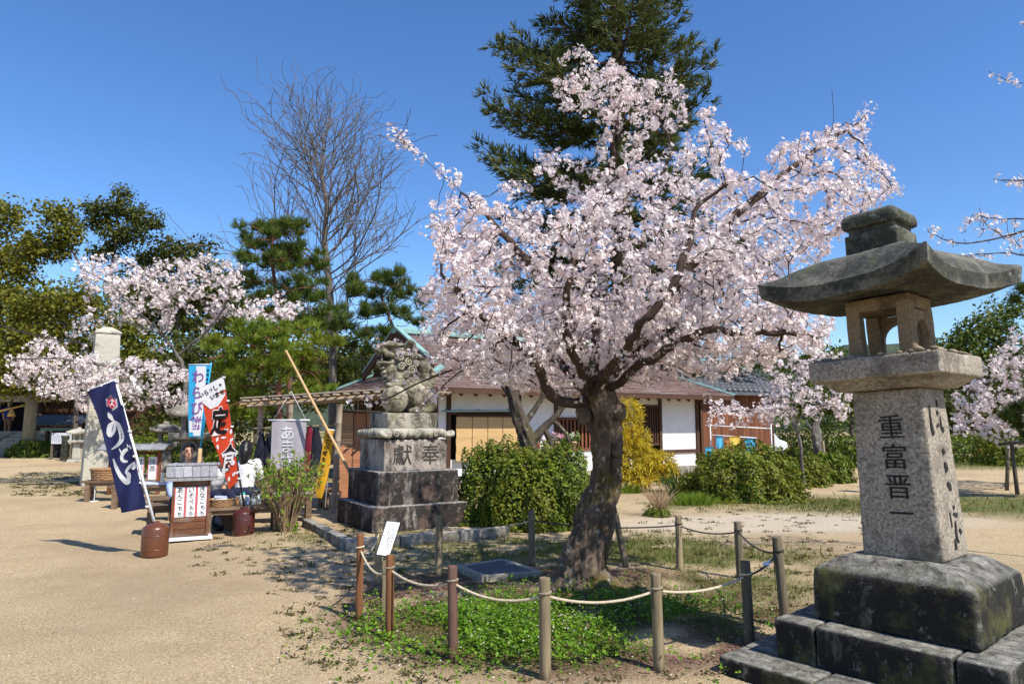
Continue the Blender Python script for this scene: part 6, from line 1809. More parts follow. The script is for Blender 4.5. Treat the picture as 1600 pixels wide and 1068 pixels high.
# ================================================================ benches and what lies on them
BW = m_wood("bench_wood", (0.085, 0.055, 0.035), (0.24, 0.165, 0.105), stretch=(.8, 9, 9), isl=.2)
def bench(label, loc, rz, L_, Wd, H_b, n=4):
    t = thing("bench", label, "bench", loc, rz, "wooden benches of the tea stall")
    for i in range(n):
        mb = MB(); mb.box((0, 0, 0), (L_, Wd / n - .008, .04)); mb.build("plank", BW, t, (0, -Wd / 2 + (i + .5) * Wd / n, H_b - .02))
    for sx in (-1, 1):
        for sy in (-1, 1):
            mb = MB(); mb.box((0, 0, 0), (.085, .085, H_b - .04)); mb.build("leg", BW, t, (sx * (L_ / 2 - .12), sy * (Wd / 2 - .06), (H_b - .04) / 2))
        mb = MB(); mb.box((0, 0, 0), (.05, Wd - .2, .05)); mb.build("stretcher", BW, t, (sx * (L_ / 2 - .12), 0, .14))
    mb = MB(); mb.box((0, 0, 0), (L_ - .3, .05, .06)); mb.build("rail", BW, t, (0, -Wd / 2 + .07, H_b - .075)); return t
bq = G(372, 826)
bench("front bench carrying the basket and jars right of the kiosk", Vector((-3.92, 10.35, 0)), R(24), 1.15, .42, .41)
bench("bench behind the kiosk with the man sitting on it", Vector((-4.75, 10.55, 0)), R(24), 1.3, .42, .42)
bench("small low bench between the navy banner and the kiosk", G(252, 812), R(20), .55, .36, .38, 3)
bench("bench at the left under the checked basket", G(165, 782), R(10), .85, .40, .42)
bench("bench behind the navy banner in front of the menu stand", G(225, 792), R(8), 1.2, .40, .42)
bench("bench with the woman sitting on it beside the stall", Vector((-3.95, 11.5, 0)), R(20), 1.5, .45, .43)
CHK = m_plain("wicker", (0.30, 0.17, 0.085), .8, .3, 40, .4); CUSH = m_plain("cushion_cloth", (0.42, 0.46, 0.62), .9, .2, 12); CUSHP = m_plain("cushion_pale", (0.60, 0.57, 0.62), .9, .12, 8)
def basket(label, loc, rx, ry, h):
    t = thing("basket", label, "basket", loc)
    for k in range(6):
        mb = MB(); zz = h * (k + .5) / 6; mb.tube([(rx * (1 + .1 * k / 6) * math.cos(a_ * .2618), ry * (1 + .1 * k / 6) * math.sin(a_ * .2618), zz + .006 * (-1) ** (a_ + k)) for a_ in range(25)], h / 11, 5, cap=False); mb.build("woven_ring", CHK, t)
    mb = MB()
    mb.tube([(rx * 1.12 * math.cos(a_ * .2618), ry * 1.12 * math.sin(a_ * .2618), h) for a_ in range(25)], h / 9, 6, cap=False); mb.build("rim", CHK, t)
    mb = MB(); mb.ell((0, 0, .012), (rx, ry, .012)); mb.build("bottom", CHK, t); return t
def on_bench(c, rz, dx, dy, z_): return Vector(c) + Matrix.Rotation(rz, 3, 'Z') @ Vector((dx, dy, 0)) + Vector((0, 0, z_))
FB = (-3.92, 10.35, 0)
bp = on_bench(FB, R(24), -.30, -.05, .412); basket("round woven basket holding folded blue cloth on the front bench", bp, .15, .12, .10)
fc_ = thing("folded_cloth", "folded blue and white cloth in the woven basket", "cloth", bp + Vector((0, 0, .06)))
for k in range(3):
    mb = MB(); mb.box((0, 0, 0), (.21 - .02 * k, .15, .026)); me = mb.mesh("fold"); bevel_mesh(me, .01); link("fold", me, [CUSH, WCL, CUSH][k], fc_, (0, 0, .02 + k * .027), (0, 0, .2 * k))
JG = m_plain("jar_glass_pale", (0.55, 0.58, 0.55), .2, .1); JB = m_plain("jar_brown", (0.28, 0.15, 0.07), .3, .15); JT = m_plain("jar_teal_lid", (0.03, 0.42, 0.48), .4); JL = m_plain("jar_blue", (0.20, 0.27, 0.40), .3)
for i, (dx, dy, r_, h, m_, lid, lab) in enumerate(((-.08, 0, .035, .13, JB, JG, "brown jar nearest the basket on the front bench"), (.0, .05, .045, .17, JG, JT, "pale jar with a teal lid on the front bench"), (.06, -.06, .035, .14, JL, JG, "blue-grey jar in front of the teal-lidded one"), (.15, .0, .04, .15, JG, JB, "pale jar with a brown lid on the front bench"), (.23, .04, .035, .14, JG, JG, "plain pale jar at the right of the jar row"), (.33, -.03, .05, .08, JB, JB, "squat brown bowl at the end of the front bench"))):
    t = thing("jar", lab, "jar", on_bench(FB, R(24), dx, dy, .412), 0, "jars on the front bench")
    mb = MB(); mb.lathe([(r_ * .9, 0), (r_, .01), (r_, h * .75), (r_ * .75, h * .88)], 14); mb.build("body", m_, t)
    mb = MB(); mb.lathe([(r_ * .8, h * .88), (r_ * .82, h * .9), (r_ * .82, h), (r_ * .7, h * 1.02)], 14); mb.build("lid", lid, t)
def cushion(label, loc, rz, d, m_):
    mb = MB(); mb.box((0, 0, 0), d); me = mb.mesh("cushion"); bevel_mesh(me, min(d) * .45, 3)
    me.polygons.foreach_set("use_smooth", [True] * len(me.polygons)); o = link("cushion", me, m_, None, loc, (0, 0, rz)); tag(o, label, "cushion", "cushions on the benches")
cushion("blue patterned cushion on the bench behind the navy banner", G(225, 792) + Vector((.05, 0, .446)), R(8), (1.0, .34, .05), CUSH)
cushion("pale mauve cushion beside the seated woman", Vector((-3.55, 11.42, .456)), R(20), (.55, .36, .05), CUSHP)
gl = G(165, 782); basket("checked brown woven basket on the bench at the left", gl + Vector((0, 0, .423)), .30, .17, .22)
tp_s = thing("thin_stand", "thin pinkish stand pole beside the checked basket", "stand", G(147, 783))
mb = MB(); mb.tube([(0, 0, 0), (.0, 0, .58)], .014, 8); mb.build("pole", POLE, tp_s); mb = MB(); mb.box((0, 0, .008), (.12, .12, .016)); mb.build("foot", POLE, tp_s)
bt = thing("bottle", "thin clear bottle standing on the bench behind the navy banner", "bottle", G(225, 792) + Vector((.38, -.12, .474)))
mb = MB(); mb.lathe([(.03, 0), (.032, .01), (.032, .13), (.014, .17), (.014, .2)], 12); mb.build("glass", JG, bt); mb = MB(); mb.lathe([(.015, .2), (.016, .205), (.016, .22), (.01, .223)], 12); mb.build("cap", PINK, bt)

# ================================================================ people
SKIN = m_plain("skin", (0.50, 0.27, 0.17), .55, .06, 5); HAIR = m_plain("black_hair", (0.010, 0.009, 0.009), .42, .3, 60, .1, stretch=(1, 1, .05)); EYE = m_plain("eye_dark", (0.01, 0.008, 0.008), .3); LIPS = m_plain("lips", (0.35, 0.12, 0.10), .5); SHOE = m_plain("dark_shoe", (0.025, 0.025, 0.03), .6)
def person(label, loc, rz, shirt, pants, hair='short', lean_=0.0, head_turn=0.0, head_nod=0.0, sleeves='short', seat=.45, cap=None):
    t = thing("person", label, "person", loc, rz)
    hipz = seat + .09
    LN = Matrix.Translation((0, 0, hipz)) @ Matrix.Rotation(lean_, 4, 'X') @ Matrix.Translation((0, 0, -hipz))
    U = lambda x, y_, z_: tuple(LN @ Vector((x, y_, z_ + seat - .45)))
    HM = Matrix.Rotation(head_turn, 3, 'Z') @ Matrix.Rotation(head_nod, 3, 'X')
    hc = Vector(U(0, -.015, 1.205))
    B = MB()
    def torso(b, g):
        b.tube(*smooth_path([U(0, .0, .50), U(0, .0, .62), U(0, .0, .80), U(0, .01, .95)], [.145 + g, .135 + g, .145 + g, .12 + g], 4), n=14)
        b.ell(U(0, .0, .92), (.185 + g, .10 + g, .10 + g)); b.ell(U(0, 0, .53), (.175 + g, .13 + g, .10 + g))
        for sx in (-1, 1): b.ell(U(sx * .17, .005, .965), (.065 + g, .06 + g, .06 + g))
    arms = []
    for sx in (-1, 1): arms.append([U(sx * .185, .005, .96), U(sx * .225, .02, .80), U(sx * .235, .0, .70), U(sx * .20, -.12, .60), U(sx * .15, -.22, .555)])
    legs = [[(sx * .09, -.02, seat + .07), (sx * .11, -.22, seat + .075), (sx * .12, -.42, seat + .06), (sx * .12, -.44, seat - .1), (sx * .12, -.41, .09)] for sx in (-1, 1)]
    torso(B, -.012)
    B.tube([U(0, .01, 1.0), U(0, -.005, 1.12)], [.055, .052], 10)
    hd = lambda x, y_, z_: tuple(hc + HM @ Vector((x, y_, z_)))
    B.ell(hd(0, .012, .022), (.074, .092, .092), HM); B.ell(hd(0, -.028, -.045), (.057, .06, .072), HM); B.ell(hd(0, -.052, -.085), (.032, .03, .026), HM)
    B.tube([hd(0, -.082, .01), hd(0, -.104, -.028)], [.009, .016], 7)
    for sx in (-1, 1):
        B.ell(hd(sx * .077, .01, -.01), (.012, .022, .032), HM); B.ell(hd(sx * .03, -.072, .022), (.02, .014, .008), HM)
    for a_ in arms: B.tube(*smooth_path(a_, [.046, .042, .040, .034, .026], 4), n=9)
    for sx, a_ in zip((-1, 1), arms):
        w = Vector(a_[-1]); B.ell(w + Vector((-sx * .02, -.035, -.008)), (.034, .045, .018))
        for f in range(4): B.tube([w + Vector((-sx * (-.005 + .016 * f), -.065, -.006)), w + Vector((-sx * (.0 + .016 * f), -.10 + .006 * abs(f - 1.5), -.014)), w + Vector((-sx * (.002 + .016 * f), -.118 + .008 * abs(f - 1.5), -.028))], [.0095, .009, .007], 6)
        B.tube([w + Vector((-sx * .04, -.02, 0)), w + Vector((-sx * .065, -.05, -.004)), w + Vector((-sx * .066, -.075, -.012))], [.012, .010, .008], 6)
    for l in legs: B.tube(*smooth_path(l, [.075, .072, .058, .05, .035], 4), n=10)
    body = remeshed(B, "body", SKIN, t, .0105, 2)
    T = MB(); torso(T, .012)
    for a_ in arms:
        aa = a_ if sleeves == 'long' else a_[:3]; T.tube(*smooth_path(aa, [.066, .06, .056, .05, .042][:len(aa)], 4), n=10)
    T.tube([U(0, .01, .99), U(0, .0, 1.045)], [.085, .064], 12)
    remeshed(T, "shirt", shirt, t, .012, 2, disp=(.006, 14))
    Q = MB(); Q.ell((0, 0, seat + .07), (.19, .155, .10))
    for l in legs: Q.tube(*smooth_path(l, [.095, .092, .078, .068, .056], 4), n=10)
    if hair == 'long':
        Q.tube(*smooth_path([(0, -.02, seat + .06), (0, -.22, seat + .06), (0, -.40, seat + .04), (0, -.45, seat - .08), (0, -.43, .16)], [.15, .18, .19, .19, .2], 4), n=14); Q.ell((0, .02, seat + .06), (.25, .2, .11))
    remeshed(Q, "skirt" if hair == 'long' else "trousers", pants, t, .014, 2, disp=(.006, 10))
    for sx in (-1, 1):
        S_ = MB(); S_.ell((sx * .12, -.47, .045), (.045, .12, .045)); S_.ell((sx * .12, -.41, .07), (.045, .06, .05)); remeshed(S_, "shoe", SHOE, t, .01, 2)
    Hh = MB(); Hh.ell(hd(0, .028, .045), (.086, .092, .085), HM); Hh.ell(hd(0, .055, 0), (.078, .06, .075), HM)
    for k in range(7): Hh.ell(hd(-.055 + k * .018, -.058 + .012 * abs(k - 3) * .6, .098 - .004 * abs(k - 3)), (.017, .030, .022), HM)
    for sx in (-1, 1): Hh.ell(hd(sx * .074, -.005, .045), (.014, .045, .035), HM)
    if hair == 'long':
        Hh.tube(*smooth_path([hd(0, .06, .04), hd(0, .095, -.08), hd(.0, .105, -.2), hd(.03, .10, -.32)], [.085, .09, .07, .02], 6), n=12)
        for sx in (-1, 1): Hh.tube(*smooth_path([hd(sx * .065, .02, .05), hd(sx * .078, .03, -.06), hd(sx * .07, .06, -.2)], [.03, .035, .015], 5), n=8)
    remeshed(Hh, "hair", HAIR, t, .008, 3, disp=(.004, 22))
    for sx in (-1, 1):
        mb = MB(); mb.ell(hd(sx * .029, -.0835, .008), (.012, .006, .006), HM, 8, 6); mb.build("eye", EYE, body)
        mb = MB(); mb.tube([hd(sx * .014, -.090, .030), hd(sx * .030, -.090, .034), hd(sx * .046, -.080, .028)], .0042, 5); mb.build("eyebrow", HAIR, body)
    mb = MB(); mb.ell(hd(0, -.086, -.062), (.021, .007, .006), HM, 8, 6); mb.build("mouth", LIPS, body)
    return t
SBL = cloth_mat("light_blue_shirt", (0.36, 0.46, 0.72), .08, .1); SWH = cloth_mat("white_shirt", (0.72, 0.72, 0.74), .06, .1); PNV = cloth_mat("navy_trousers", (0.018, 0.022, 0.05), .2, 0)
person("man in a light blue shirt seated behind the menu kiosk, facing the camera", Vector((-4.82, 10.55, 0)), R(20), SBL, PNV, 'short', R(8), R(8), R(2), 'long', .43)
tp2 = person("person in a white printed T-shirt seated bending forward behind the kiosk", Vector((-4.72, 10.98, 0)), R(60), SWH, PNV, 'short', R(34), 0, R(30), 'short', .43)
person("woman with long black hair and white top seated with her back turned", Vector((-4.28, 11.35, 0)), R(200), SWH, PNV, 'long', R(6), R(-10), R(8), 'short', .44)

# emblems printed on the white T-shirt, laid on the cloth where it faces the path
bpy.context.view_layer.update()
for ch_ in tp2.children:
    if ch_.name.startswith("shirt"):
        mi_ = ch_.matrix_world.inverted()
        for (px, py, r_, m_) in ((327.5, 745, .022, CRIM), (334, 745, .026, BLUE), (334, 745, .016, WCL)):
            o_ = mi_ @ Vector((0, 0, CH)); d_ = (mi_.to_3x3() @ Vector(ray(px, py))).normalized()
            hit, loc, nrm, _ = ch_.ray_cast(o_, d_)
            if hit:
                x_ = nrm.cross(Vector((0, 0, 1))).normalized(); y_ = nrm.cross(x_); off_ = .012 if m_ is not WCL else .016
                mb = MB(); mb.add([loc + nrm * off_ + (x_ * math.cos(k * .5236) + y_ * math.sin(k * .5236)) * r_ for k in range(12)], [tuple(range(12))]); mb.build("emblem_print", m_, ch_)

# ================================================================ bamboo lean-to stall
CD = 12.6
can = thing("bamboo_canopy", "bamboo pole canopy of the tea stall left of the pedestal", "canopy", Vector((-3.6, CD, 0)))
c0 = Vector(can.location)
def cpole(name, a_, b_, r_, mat, knots=True):
    mb = MB(); n = max(2, int((b_ - a_).length / .3)); P = []; rr_ = []
    for k in range(n + 1):
        p = a_.lerp(b_, k / n)
        for dz, s_ in ((-.012, 1.0), (0, 1.10), (.012, 1.0)):
            P.append(p + (b_ - a_).normalized() * dz); rr_.append(r_ * s_)
    mb.tube([p - c0 for p in P], rr_, 9); return mb.build(name, mat, can)
eL, eR = W(383, 634, CD), W(602, 619, CD)
bk = Vector((.9, 2.2, .02))
for k in range(5):
    cpole("eave_pole", eL + Vector((random.uniform(-.15, .1), .03 + k * .035, .035 * (k % 3))), eR + Vector((random.uniform(-.1, .2), .03 + k * .035, .03 * ((k + 1) % 3))), .024, BAMB if k % 2 else BAMG)
for k in range(15):
    t_ = k / 14; a_ = eL.lerp(eR, t_) + Vector((0, -.12, .09)); cpole("rafter_pole", a_, a_ + bk + Vector((0, 0, .02 * (k % 3))), .02, BAMG)
for k in range(9):
    o_ = bk * (k + 1) / 9.5 + Vector((0, 0, .045)); cpole("batten", eL + o_ + Vector((-.1, 0, .06)), eR + o_ + Vector((.1, 0, .06)), .016, BAMG)
mb = MB(); q0, q1 = eL - c0 + Vector((-.1, 0, .13)), eR - c0 + Vector((.1, 0, .13)); V_ = [q0, q1, q1 + bk, q0 + bk]
mb.add(V_ + [v + Vector((0, 0, .025)) for v in V_], [(3, 2, 1, 0), (4, 5, 6, 7), (0, 1, 5, 4), (1, 2, 6, 5), (2, 3, 7, 6), (3, 0, 4, 7)]); mb.build("light_block_mat", BAMG, can)  # mat added above the battens to block light through the canopy
for (px, D_, r_) in ((524, CD + .05, .055), (405, CD + .3, .05), (452, CD + 1.9, .05), (575, CD + 1.9, .05)):
    b_ = W(px, 700, D_); b_.z = 0; tz = eL.z + (.02 if D_ < CD + 1 else .22)
    cpole("post", b_, b_ + Vector((.06 if px == 524 else 0, 0, tz)), r_, BAMG)
cpole("cross_pole", W(395, 669, CD + .25), W(520, 664, CD + .25), .014, BAMG); cpole("cross_pole", W(535, 640, CD + .4), W(612, 644, CD + .4), .018, BAMG)
lp = thing("leaning_bamboo_pole", "long bamboo pole leaning diagonally in front of the stall", "pole", Vector((W(560, 700, 11.9).x, 11.9, 0)))
A_ = W(447, 548, 12.15); B_ = W(586, 803, 11.75); B_.z = 0.0
mb = MB(); n = 12; P = []; rr_ = []
for k in range(n + 1):
    p = A_.lerp(B_, k / n)
    for s_, d_ in ((1, -.01), (1.1, 0), (1, .01)): P.append(p + (B_ - A_).normalized() * d_ - Vector(lp.location)); rr_.append((.020 + .010 * k / n) * s_)
mb.tube(P, rr_, 9); mb.build("pole", BAMB, lp)
# grey drink banner on strings
D4 = 12.3; g0 = W(452, 690, D4); g0.z = 0
gb_ = thing("grey_hanging_banner", "grey cloth banner with white lettering hung on strings from the canopy", "banner", W(453, 656, D4))
fl = Flag(gb_, D4, [(425, 657), (424, 690), (422, 733)], [(479, 657), (477, 690), (474, 733)], .006)
cl = fl.cloth(GREYC)
for ch, y_ in (("あ", 676), ("ま", 697), ("ざ", 718)):
    fl.glyph(ch, 449.5, y_, 24, 23, WCL, .014, 0, .010, cl)
o0 = Vector(gb_.location)
mb = MB(); mb.tube([W(419, 656, D4) - o0, W(484, 656, D4) - o0], .014, 8); mb.build("top_rod", POLE, gb_)
for x in (427, 478):
    mb = MB(); mb.tube([W(x, 656, D4) - o0, W(455, 611, D4 + .02) - o0], .006, 5); mb.build("string", m_plain("string", (0.5, .5, .5), .8), gb_)
mb = MB(); mb.tube([W(455, 611, D4 + .02) - o0, W(456, 585, D4 + .1) - o0], .006, 5); mb.build("string", ROPE_D, gb_)
# yellow banner
D5 = 12.0; y0_ = W(512, 700, D5); y0_.z = 0
yb = thing("yellow_banner", "narrow yellow banner with small dark lettering by the stall post", "banner", W(515, 670, D5))
fl = Flag(yb, D5, [(508, 670), (502, 710), (497, 740), (489, 776)], [(522, 672), (518, 710), (512, 745), (503, 778)], .012)
cl = fl.cloth(YEL, "cloth", 0, 1, 0, 1, 0, 8, 30)
for i, ch in enumerate("本格の味もちうどん"): fl.glyph(ch, 513.5 - i * 1.9, 680 + i * 9.2, 6.5, 8, BLK, .03, R(-10), .006, cl)
for i in range(6): fl.glyph("・", 518 - i * 1.8, 683 + i * 5.4, 7, 9, BLK, .05, 0, .006, cl, "print_mark")
o0 = Vector(yb.location); mb = MB(); mb.tube([W(506, 670, D5) - o0, W(524, 672, D5) - o0], .012, 8); mb.build("top_rod", POLE, yb)
mb = MB(); mb.tube([W(523, 672, D5) - o0, W(516, 700, D5 + .3) - o0, W(508, 792, D5) - o0], .007, 6); mb.build("pole", POLE, yb)
# orange reed screen
sA, sB = W(533, 645, 13.1), W(592, 642, 13.3); sB.z = sA.z
blind("reed_screen", "large orange-brown reed screen hanging beside the pedestal", sA, sB, sA.z, W(540, 789, 13.1).z, SUDO, folds=2)
# dark work coats on the rail
COAT = m_plain("indigo_cloth", (0.012, 0.014, 0.026), .9, .5, 9, .2); COAT2 = m_plain("maroon_cloth", (0.16, 0.012, 0.03), .9, .3, 9)
for k, (px, y0, y1, w, m_, lab) in enumerate(((409, 676, 748, .26, COAT, "dark indigo garment hanging leftmost under the canopy"), (421, 676, 740, .22, COAT, "dark garment hanging just left of the grey banner"), (484, 666, 735, .24, COAT2, "maroon garment hanging right behind the grey banner"), (494, 668, 745, .30, COAT, "dark patterned garment beside the yellow banner"))):
    p = W(px, y0, CD + .25); h = p.z - W(px, y1, CD + .25).z; t = thing("hanging_garment", lab, "garment", p, 0, "garments hung under the canopy")
    mb = MB(); V = []; n = 13; rows = 9
    for back in (0, 1):
        for j in range(rows):
            f = j / (rows - 1); ww = w * (.28 + .72 * min(1, f * 2.2))
            for i in range(n): u = i / (n - 1) - .5; V.append((u * ww, (.05 + .05 * f) * (1 if back else -1) * math.cos(u * 3) + .02 * math.sin(i * 2.1 + j * .3) * f, -h * f))
    m2 = n * rows; Fs = [(j * n + i, j * n + i + 1, (j + 1) * n + i + 1, (j + 1) * n + i) for j in range(rows - 1) for i in range(n - 1)]; Fs += [tuple(m2 + q for q in reversed(f_)) for f_ in Fs]
    Fs += [(j * n, (j + 1) * n, m2 + (j + 1) * n, m2 + j * n) for j in range(rows - 1)] + [((j + 1) * n + n - 1, j * n + n - 1, m2 + j * n + n - 1, m2 + (j + 1) * n + n - 1) for j in range(rows - 1)]
    mb.add(V, Fs, 0, True); mb.build("cloth", m_, t); mb = MB(); mb.tube([(-.08, 0, -.03), (0, 0, .03), (.08, 0, -.03)], .008, 5); mb.build("hanger", BPOLE, t)
bench("dark low bench between the stall post and the reed screen", Vector((W(528, 790, 13.4).x, 13.6, 0)), R(30), .9, .5, .40)
cushion("dark blue cushion on the bench by the reed screen", Vector((W(528, 790, 13.4).x, 13.6, .426)), R(30), (.8, .42, .05), m_plain("cushion_navy", (0.03, 0.045, 0.13), .9, .2))

# ================================================================ left side: stone column, small lanterns, shrine gate
COLS = m_stone("column_granite_pale", (0.42, 0.40, 0.33), (0.15, 0.14, 0.115), (0.50, 0.48, 0.42), None, 0.22, 1.3, 40, 0, .18)
cb = G(152, 757)
colm = thing("stone_column", "tall pale tapered stone column with pyramid cap behind the navy banner", "column", cb, R(36))
stone("shaft", (.76, .60, 3.98), COLS, colm, (0, 0, -.05), .02, 26, .010, 2.5, 0, .74, 71)
stone("cap", (.62, .50, .05), COLS, colm, (0, 0, 3.93), .012, 10, .006, 4, 0, 1.0, 72, top=(.14, .30))
mb = MB(); mb.box((-.33, -.05, 3.32), (.10, .10, .16)); mb.tube([(-.33, -.05, 3.4), (-.27, 0, 3.5)], .02, 6); me = mb.mesh("camera_box"); link("camera_box", me, m_plain("grey_box", (.45, .45, .44), .5), colm)  # grey camera box fixed to the column
a_ = W(138, 537, cb.y); b_ = W(-60, 488, 14.0)
mb = MB(); mb.tube([a_.lerp(b_, k / 20) - Vector((0, 0, .10 * 4 * (k / 20) * (1 - k / 20))) - a_ for k in range(21)], .016, 6); o = mb.build("power_cable", BPOLE, None, a_); tag(o, "black cable running from the stone column out of frame to the left", "cable")
def small_lantern(label, loc, s_, mat, rz=0):
    t = thing("stone_lantern", label, "stone lantern", loc, rz, "small stone lanterns on the left")
    sd_ = loc[0]
    stone("base", (.95 * s_, .95 * s_, .22 * s_), mat, t, (0, 0, -.02), .02, 8, .008, 5, 0, .95, sd_); stone("shaft", (.52 * s_, .52 * s_, 1.05 * s_), mat, t, (0, 0, .2 * s_), .02, 8, .008, 5, 0, .86, sd_ + 1)
    stone("platform", (.92 * s_, .92 * s_, .18 * s_), mat, t, (0, 0, 1.25 * s_), .03, 8, .008, 5, 0, 1.06, sd_ + 2)
    for sx in (-1, 1):
        for sy in (-1, 1): stone("firebox_pillar", (.13 * s_, .13 * s_, .36 * s_), mat, t, (sx * .18 * s_, sy * .18 * s_, 1.42 * s_), .01, 5, .004, 6, 0, 1, sd_ + sx)
    stone("firebox_lintel", (.5 * s_, .5 * s_, .08 * s_), mat, t, (0, 0, 1.76 * s_), .01, 6, .004, 6, 0, 1, sd_ + 5)
    o = lantern_roof().build("roof", mat, t, (0, 0, 1.83 * s_)); o.scale = (s_ * .95, s_ * .95, s_)
    stone("finial", (.26 * s_, .26 * s_, .16 * s_), mat, t, (0, 0, 2.12 * s_), .04, 8, .006, 6, 0, .8, sd_ + 7); return t
p = G(303, 742); small_lantern("weathered stone lantern behind the blue banner", Vector((W(302, 660, 17.5).x, 17.5, 0)), .95, KERB, R(12))
p = G(122, 722); small_lantern("small stone lantern just left of the tall column", Vector((W(122, 700, 29).x, 29, 0)), .62, COLS, R(5))
p = G(255, 735); small_lantern("grey stone lantern half hidden behind the navy banner pole", Vector((W(258, 700, 21).x, 21, 0)), .72, KERB, R(20))
# shrine gate and building far left
GD = 33.0
TOR = m_plain("torii_grey_wood", (0.26, 0.235, 0.165), .85, .3, 3, .2, stretch=(1, 1, .3))
tb_ = W(46, 660, GD); tb_.z = 0
tor = thing("torii_gate", "grey wooden torii gate at the far left before the shrine", "gate", tb_)
mb = MB(); mb.tube([(0, 0, 0), (.03, 0, 2.2), (.05, 0, 3.3)], [.28, .26, .24], 16); mb.build("pillar", TOR, tor)
mb = MB(); mb.tube([(-5.2, 0, 0), (-5.2, 0, 3.3)], [.28, .24], 16); mb.build("pillar", TOR, tor)
mb = MB(); mb.box((-2.6, 0, 2.72), (7.0, .2, .3)); mb.build("tie_beam", TOR, tor)
mb = MB(); mb.box((-2.6, 0, 3.42), (7.6, .4, .26)); mb.build("lintel", TOR, tor)
mb = MB(); mb.box((-2.6, 0, 3.65), (8.2, .55, .18)); mb.build("cap_beam", DWOOD, tor)
mb = MB(); mb.tube([(-5.2, -.2, 2.45), (-4, -.25, 2.15), (-2.6, -.27, 2.05), (-1.2, -.25, 2.15), (0, -.2, 2.45)], [.03, .06, .08, .06, .03], 8)
STRAW = m_plain("straw_rope", (0.55, 0.34, 0.10), .9, .2, 20); mb.build("straw_rope", STRAW, tor)
for x, z_ in ((-.68, 2.3), (-2.0, 2.05), (-3.3, 2.05)):
    mb = MB(); mb.lathe([(.02, 0), (.14, -.28), (.17, -.42), (.10, -.42)], 10, (x, -.27, z_)); mb.build("straw_tassel", STRAW, tor)
shr = thing("shrine_building", "dark timber shrine gatehouse in shade behind the torii", "shrine", Vector((W(40, 660, 40).x, 40, 0)))
for (x, w, d) in ((-7.0, 5.2, 3.0), (4.3, 6.4, 3.0)):
    mb = MB(); mb.box((x, 1.5, 1.7), (w, d, 3.4)); mb.build("wall", DWOOD, shr)
    for k in range(int(w / .3)):
        mb = MB(); mb.box((x - w / 2 + .15 + k * .3, -.03, 1.7), (.05, .05, 3.36)); mb.build("wall_batten", DWOOD, shr)
mb = MB(); mb.box((-1.4, 3.8, 2.0), (8, .2, 4.0)); mb.build("back_wall", DARKIN, shr)
for x in (-4.3, 1.0):
    mb = MB(); mb.tube([(x, -.2, 0), (x, -.2, 3.5)], .2, 12); mb.build("pillar", DWOOD, shr)
mb = MB(); mb.box((-1.4, -.2, 3.2), (16, .3, .4)); mb.build("beam", DWOOD, shr)
for k in range(9):
    f0, f1 = k / 9, (k + 1) / 9
    for sg in (-1, 1):
        mb = MB(); y0 = 1.5 + sg * (3.6 * (1 - f0)); y1 = 1.5 + sg * (3.6 * (1 - f1)); z0_, z1_ = 3.3 + 2.2 * f0 ** 1.3, 3.3 + 2.2 * f1 ** 1.3
        mb.beam((-1.4 - 8.5, (y0 + y1) / 2, (z0_ + z1_) / 2), (-1.4 + 8.5, (y0 + y1) / 2, (z0_ + z1_) / 2), math.hypot(y1 - y0, z1_ - z0_) + .08, .12, up=(0, (z0_ - z1_) * sg, abs(y1 - y0) / 1)); mb.build("roof_course", m_plain("bark_roof", (0.055, 0.04, 0.032), .9, .3) if k == 0 and sg == -1 else bpy.data.materials["bark_roof"], shr)
mb = MB(); mb.box((-1.4, 1.5, 5.6), (17.4, .5, .35)); mb.build("ridge", COPP, shr)
STP = m_stone("step_granite", (0.36, 0.32, 0.25), (0.13, 0.115, 0.09), (0.5, 0.46, 0.38), None, .35, 2, 30)
sp_ = thing("stone_steps", "flight of low stone steps under the torii at the far left", "steps", Vector((W(5, 660, 35.0).x, 35.0, 0)))
for k in range(6):
    stone("step", (6.5, .5, .17), STP, sp_, (0, k * .45, k * .165 - .02), .015, 14, .008, 3, 0, 1, 80 + k)
stone("landing", (6.5, 3.0, .17), STP, sp_, (0, 6 * .45 + 1.2, 6 * .165 - .02), .015, 14, .008, 3, 0, 1, 88)
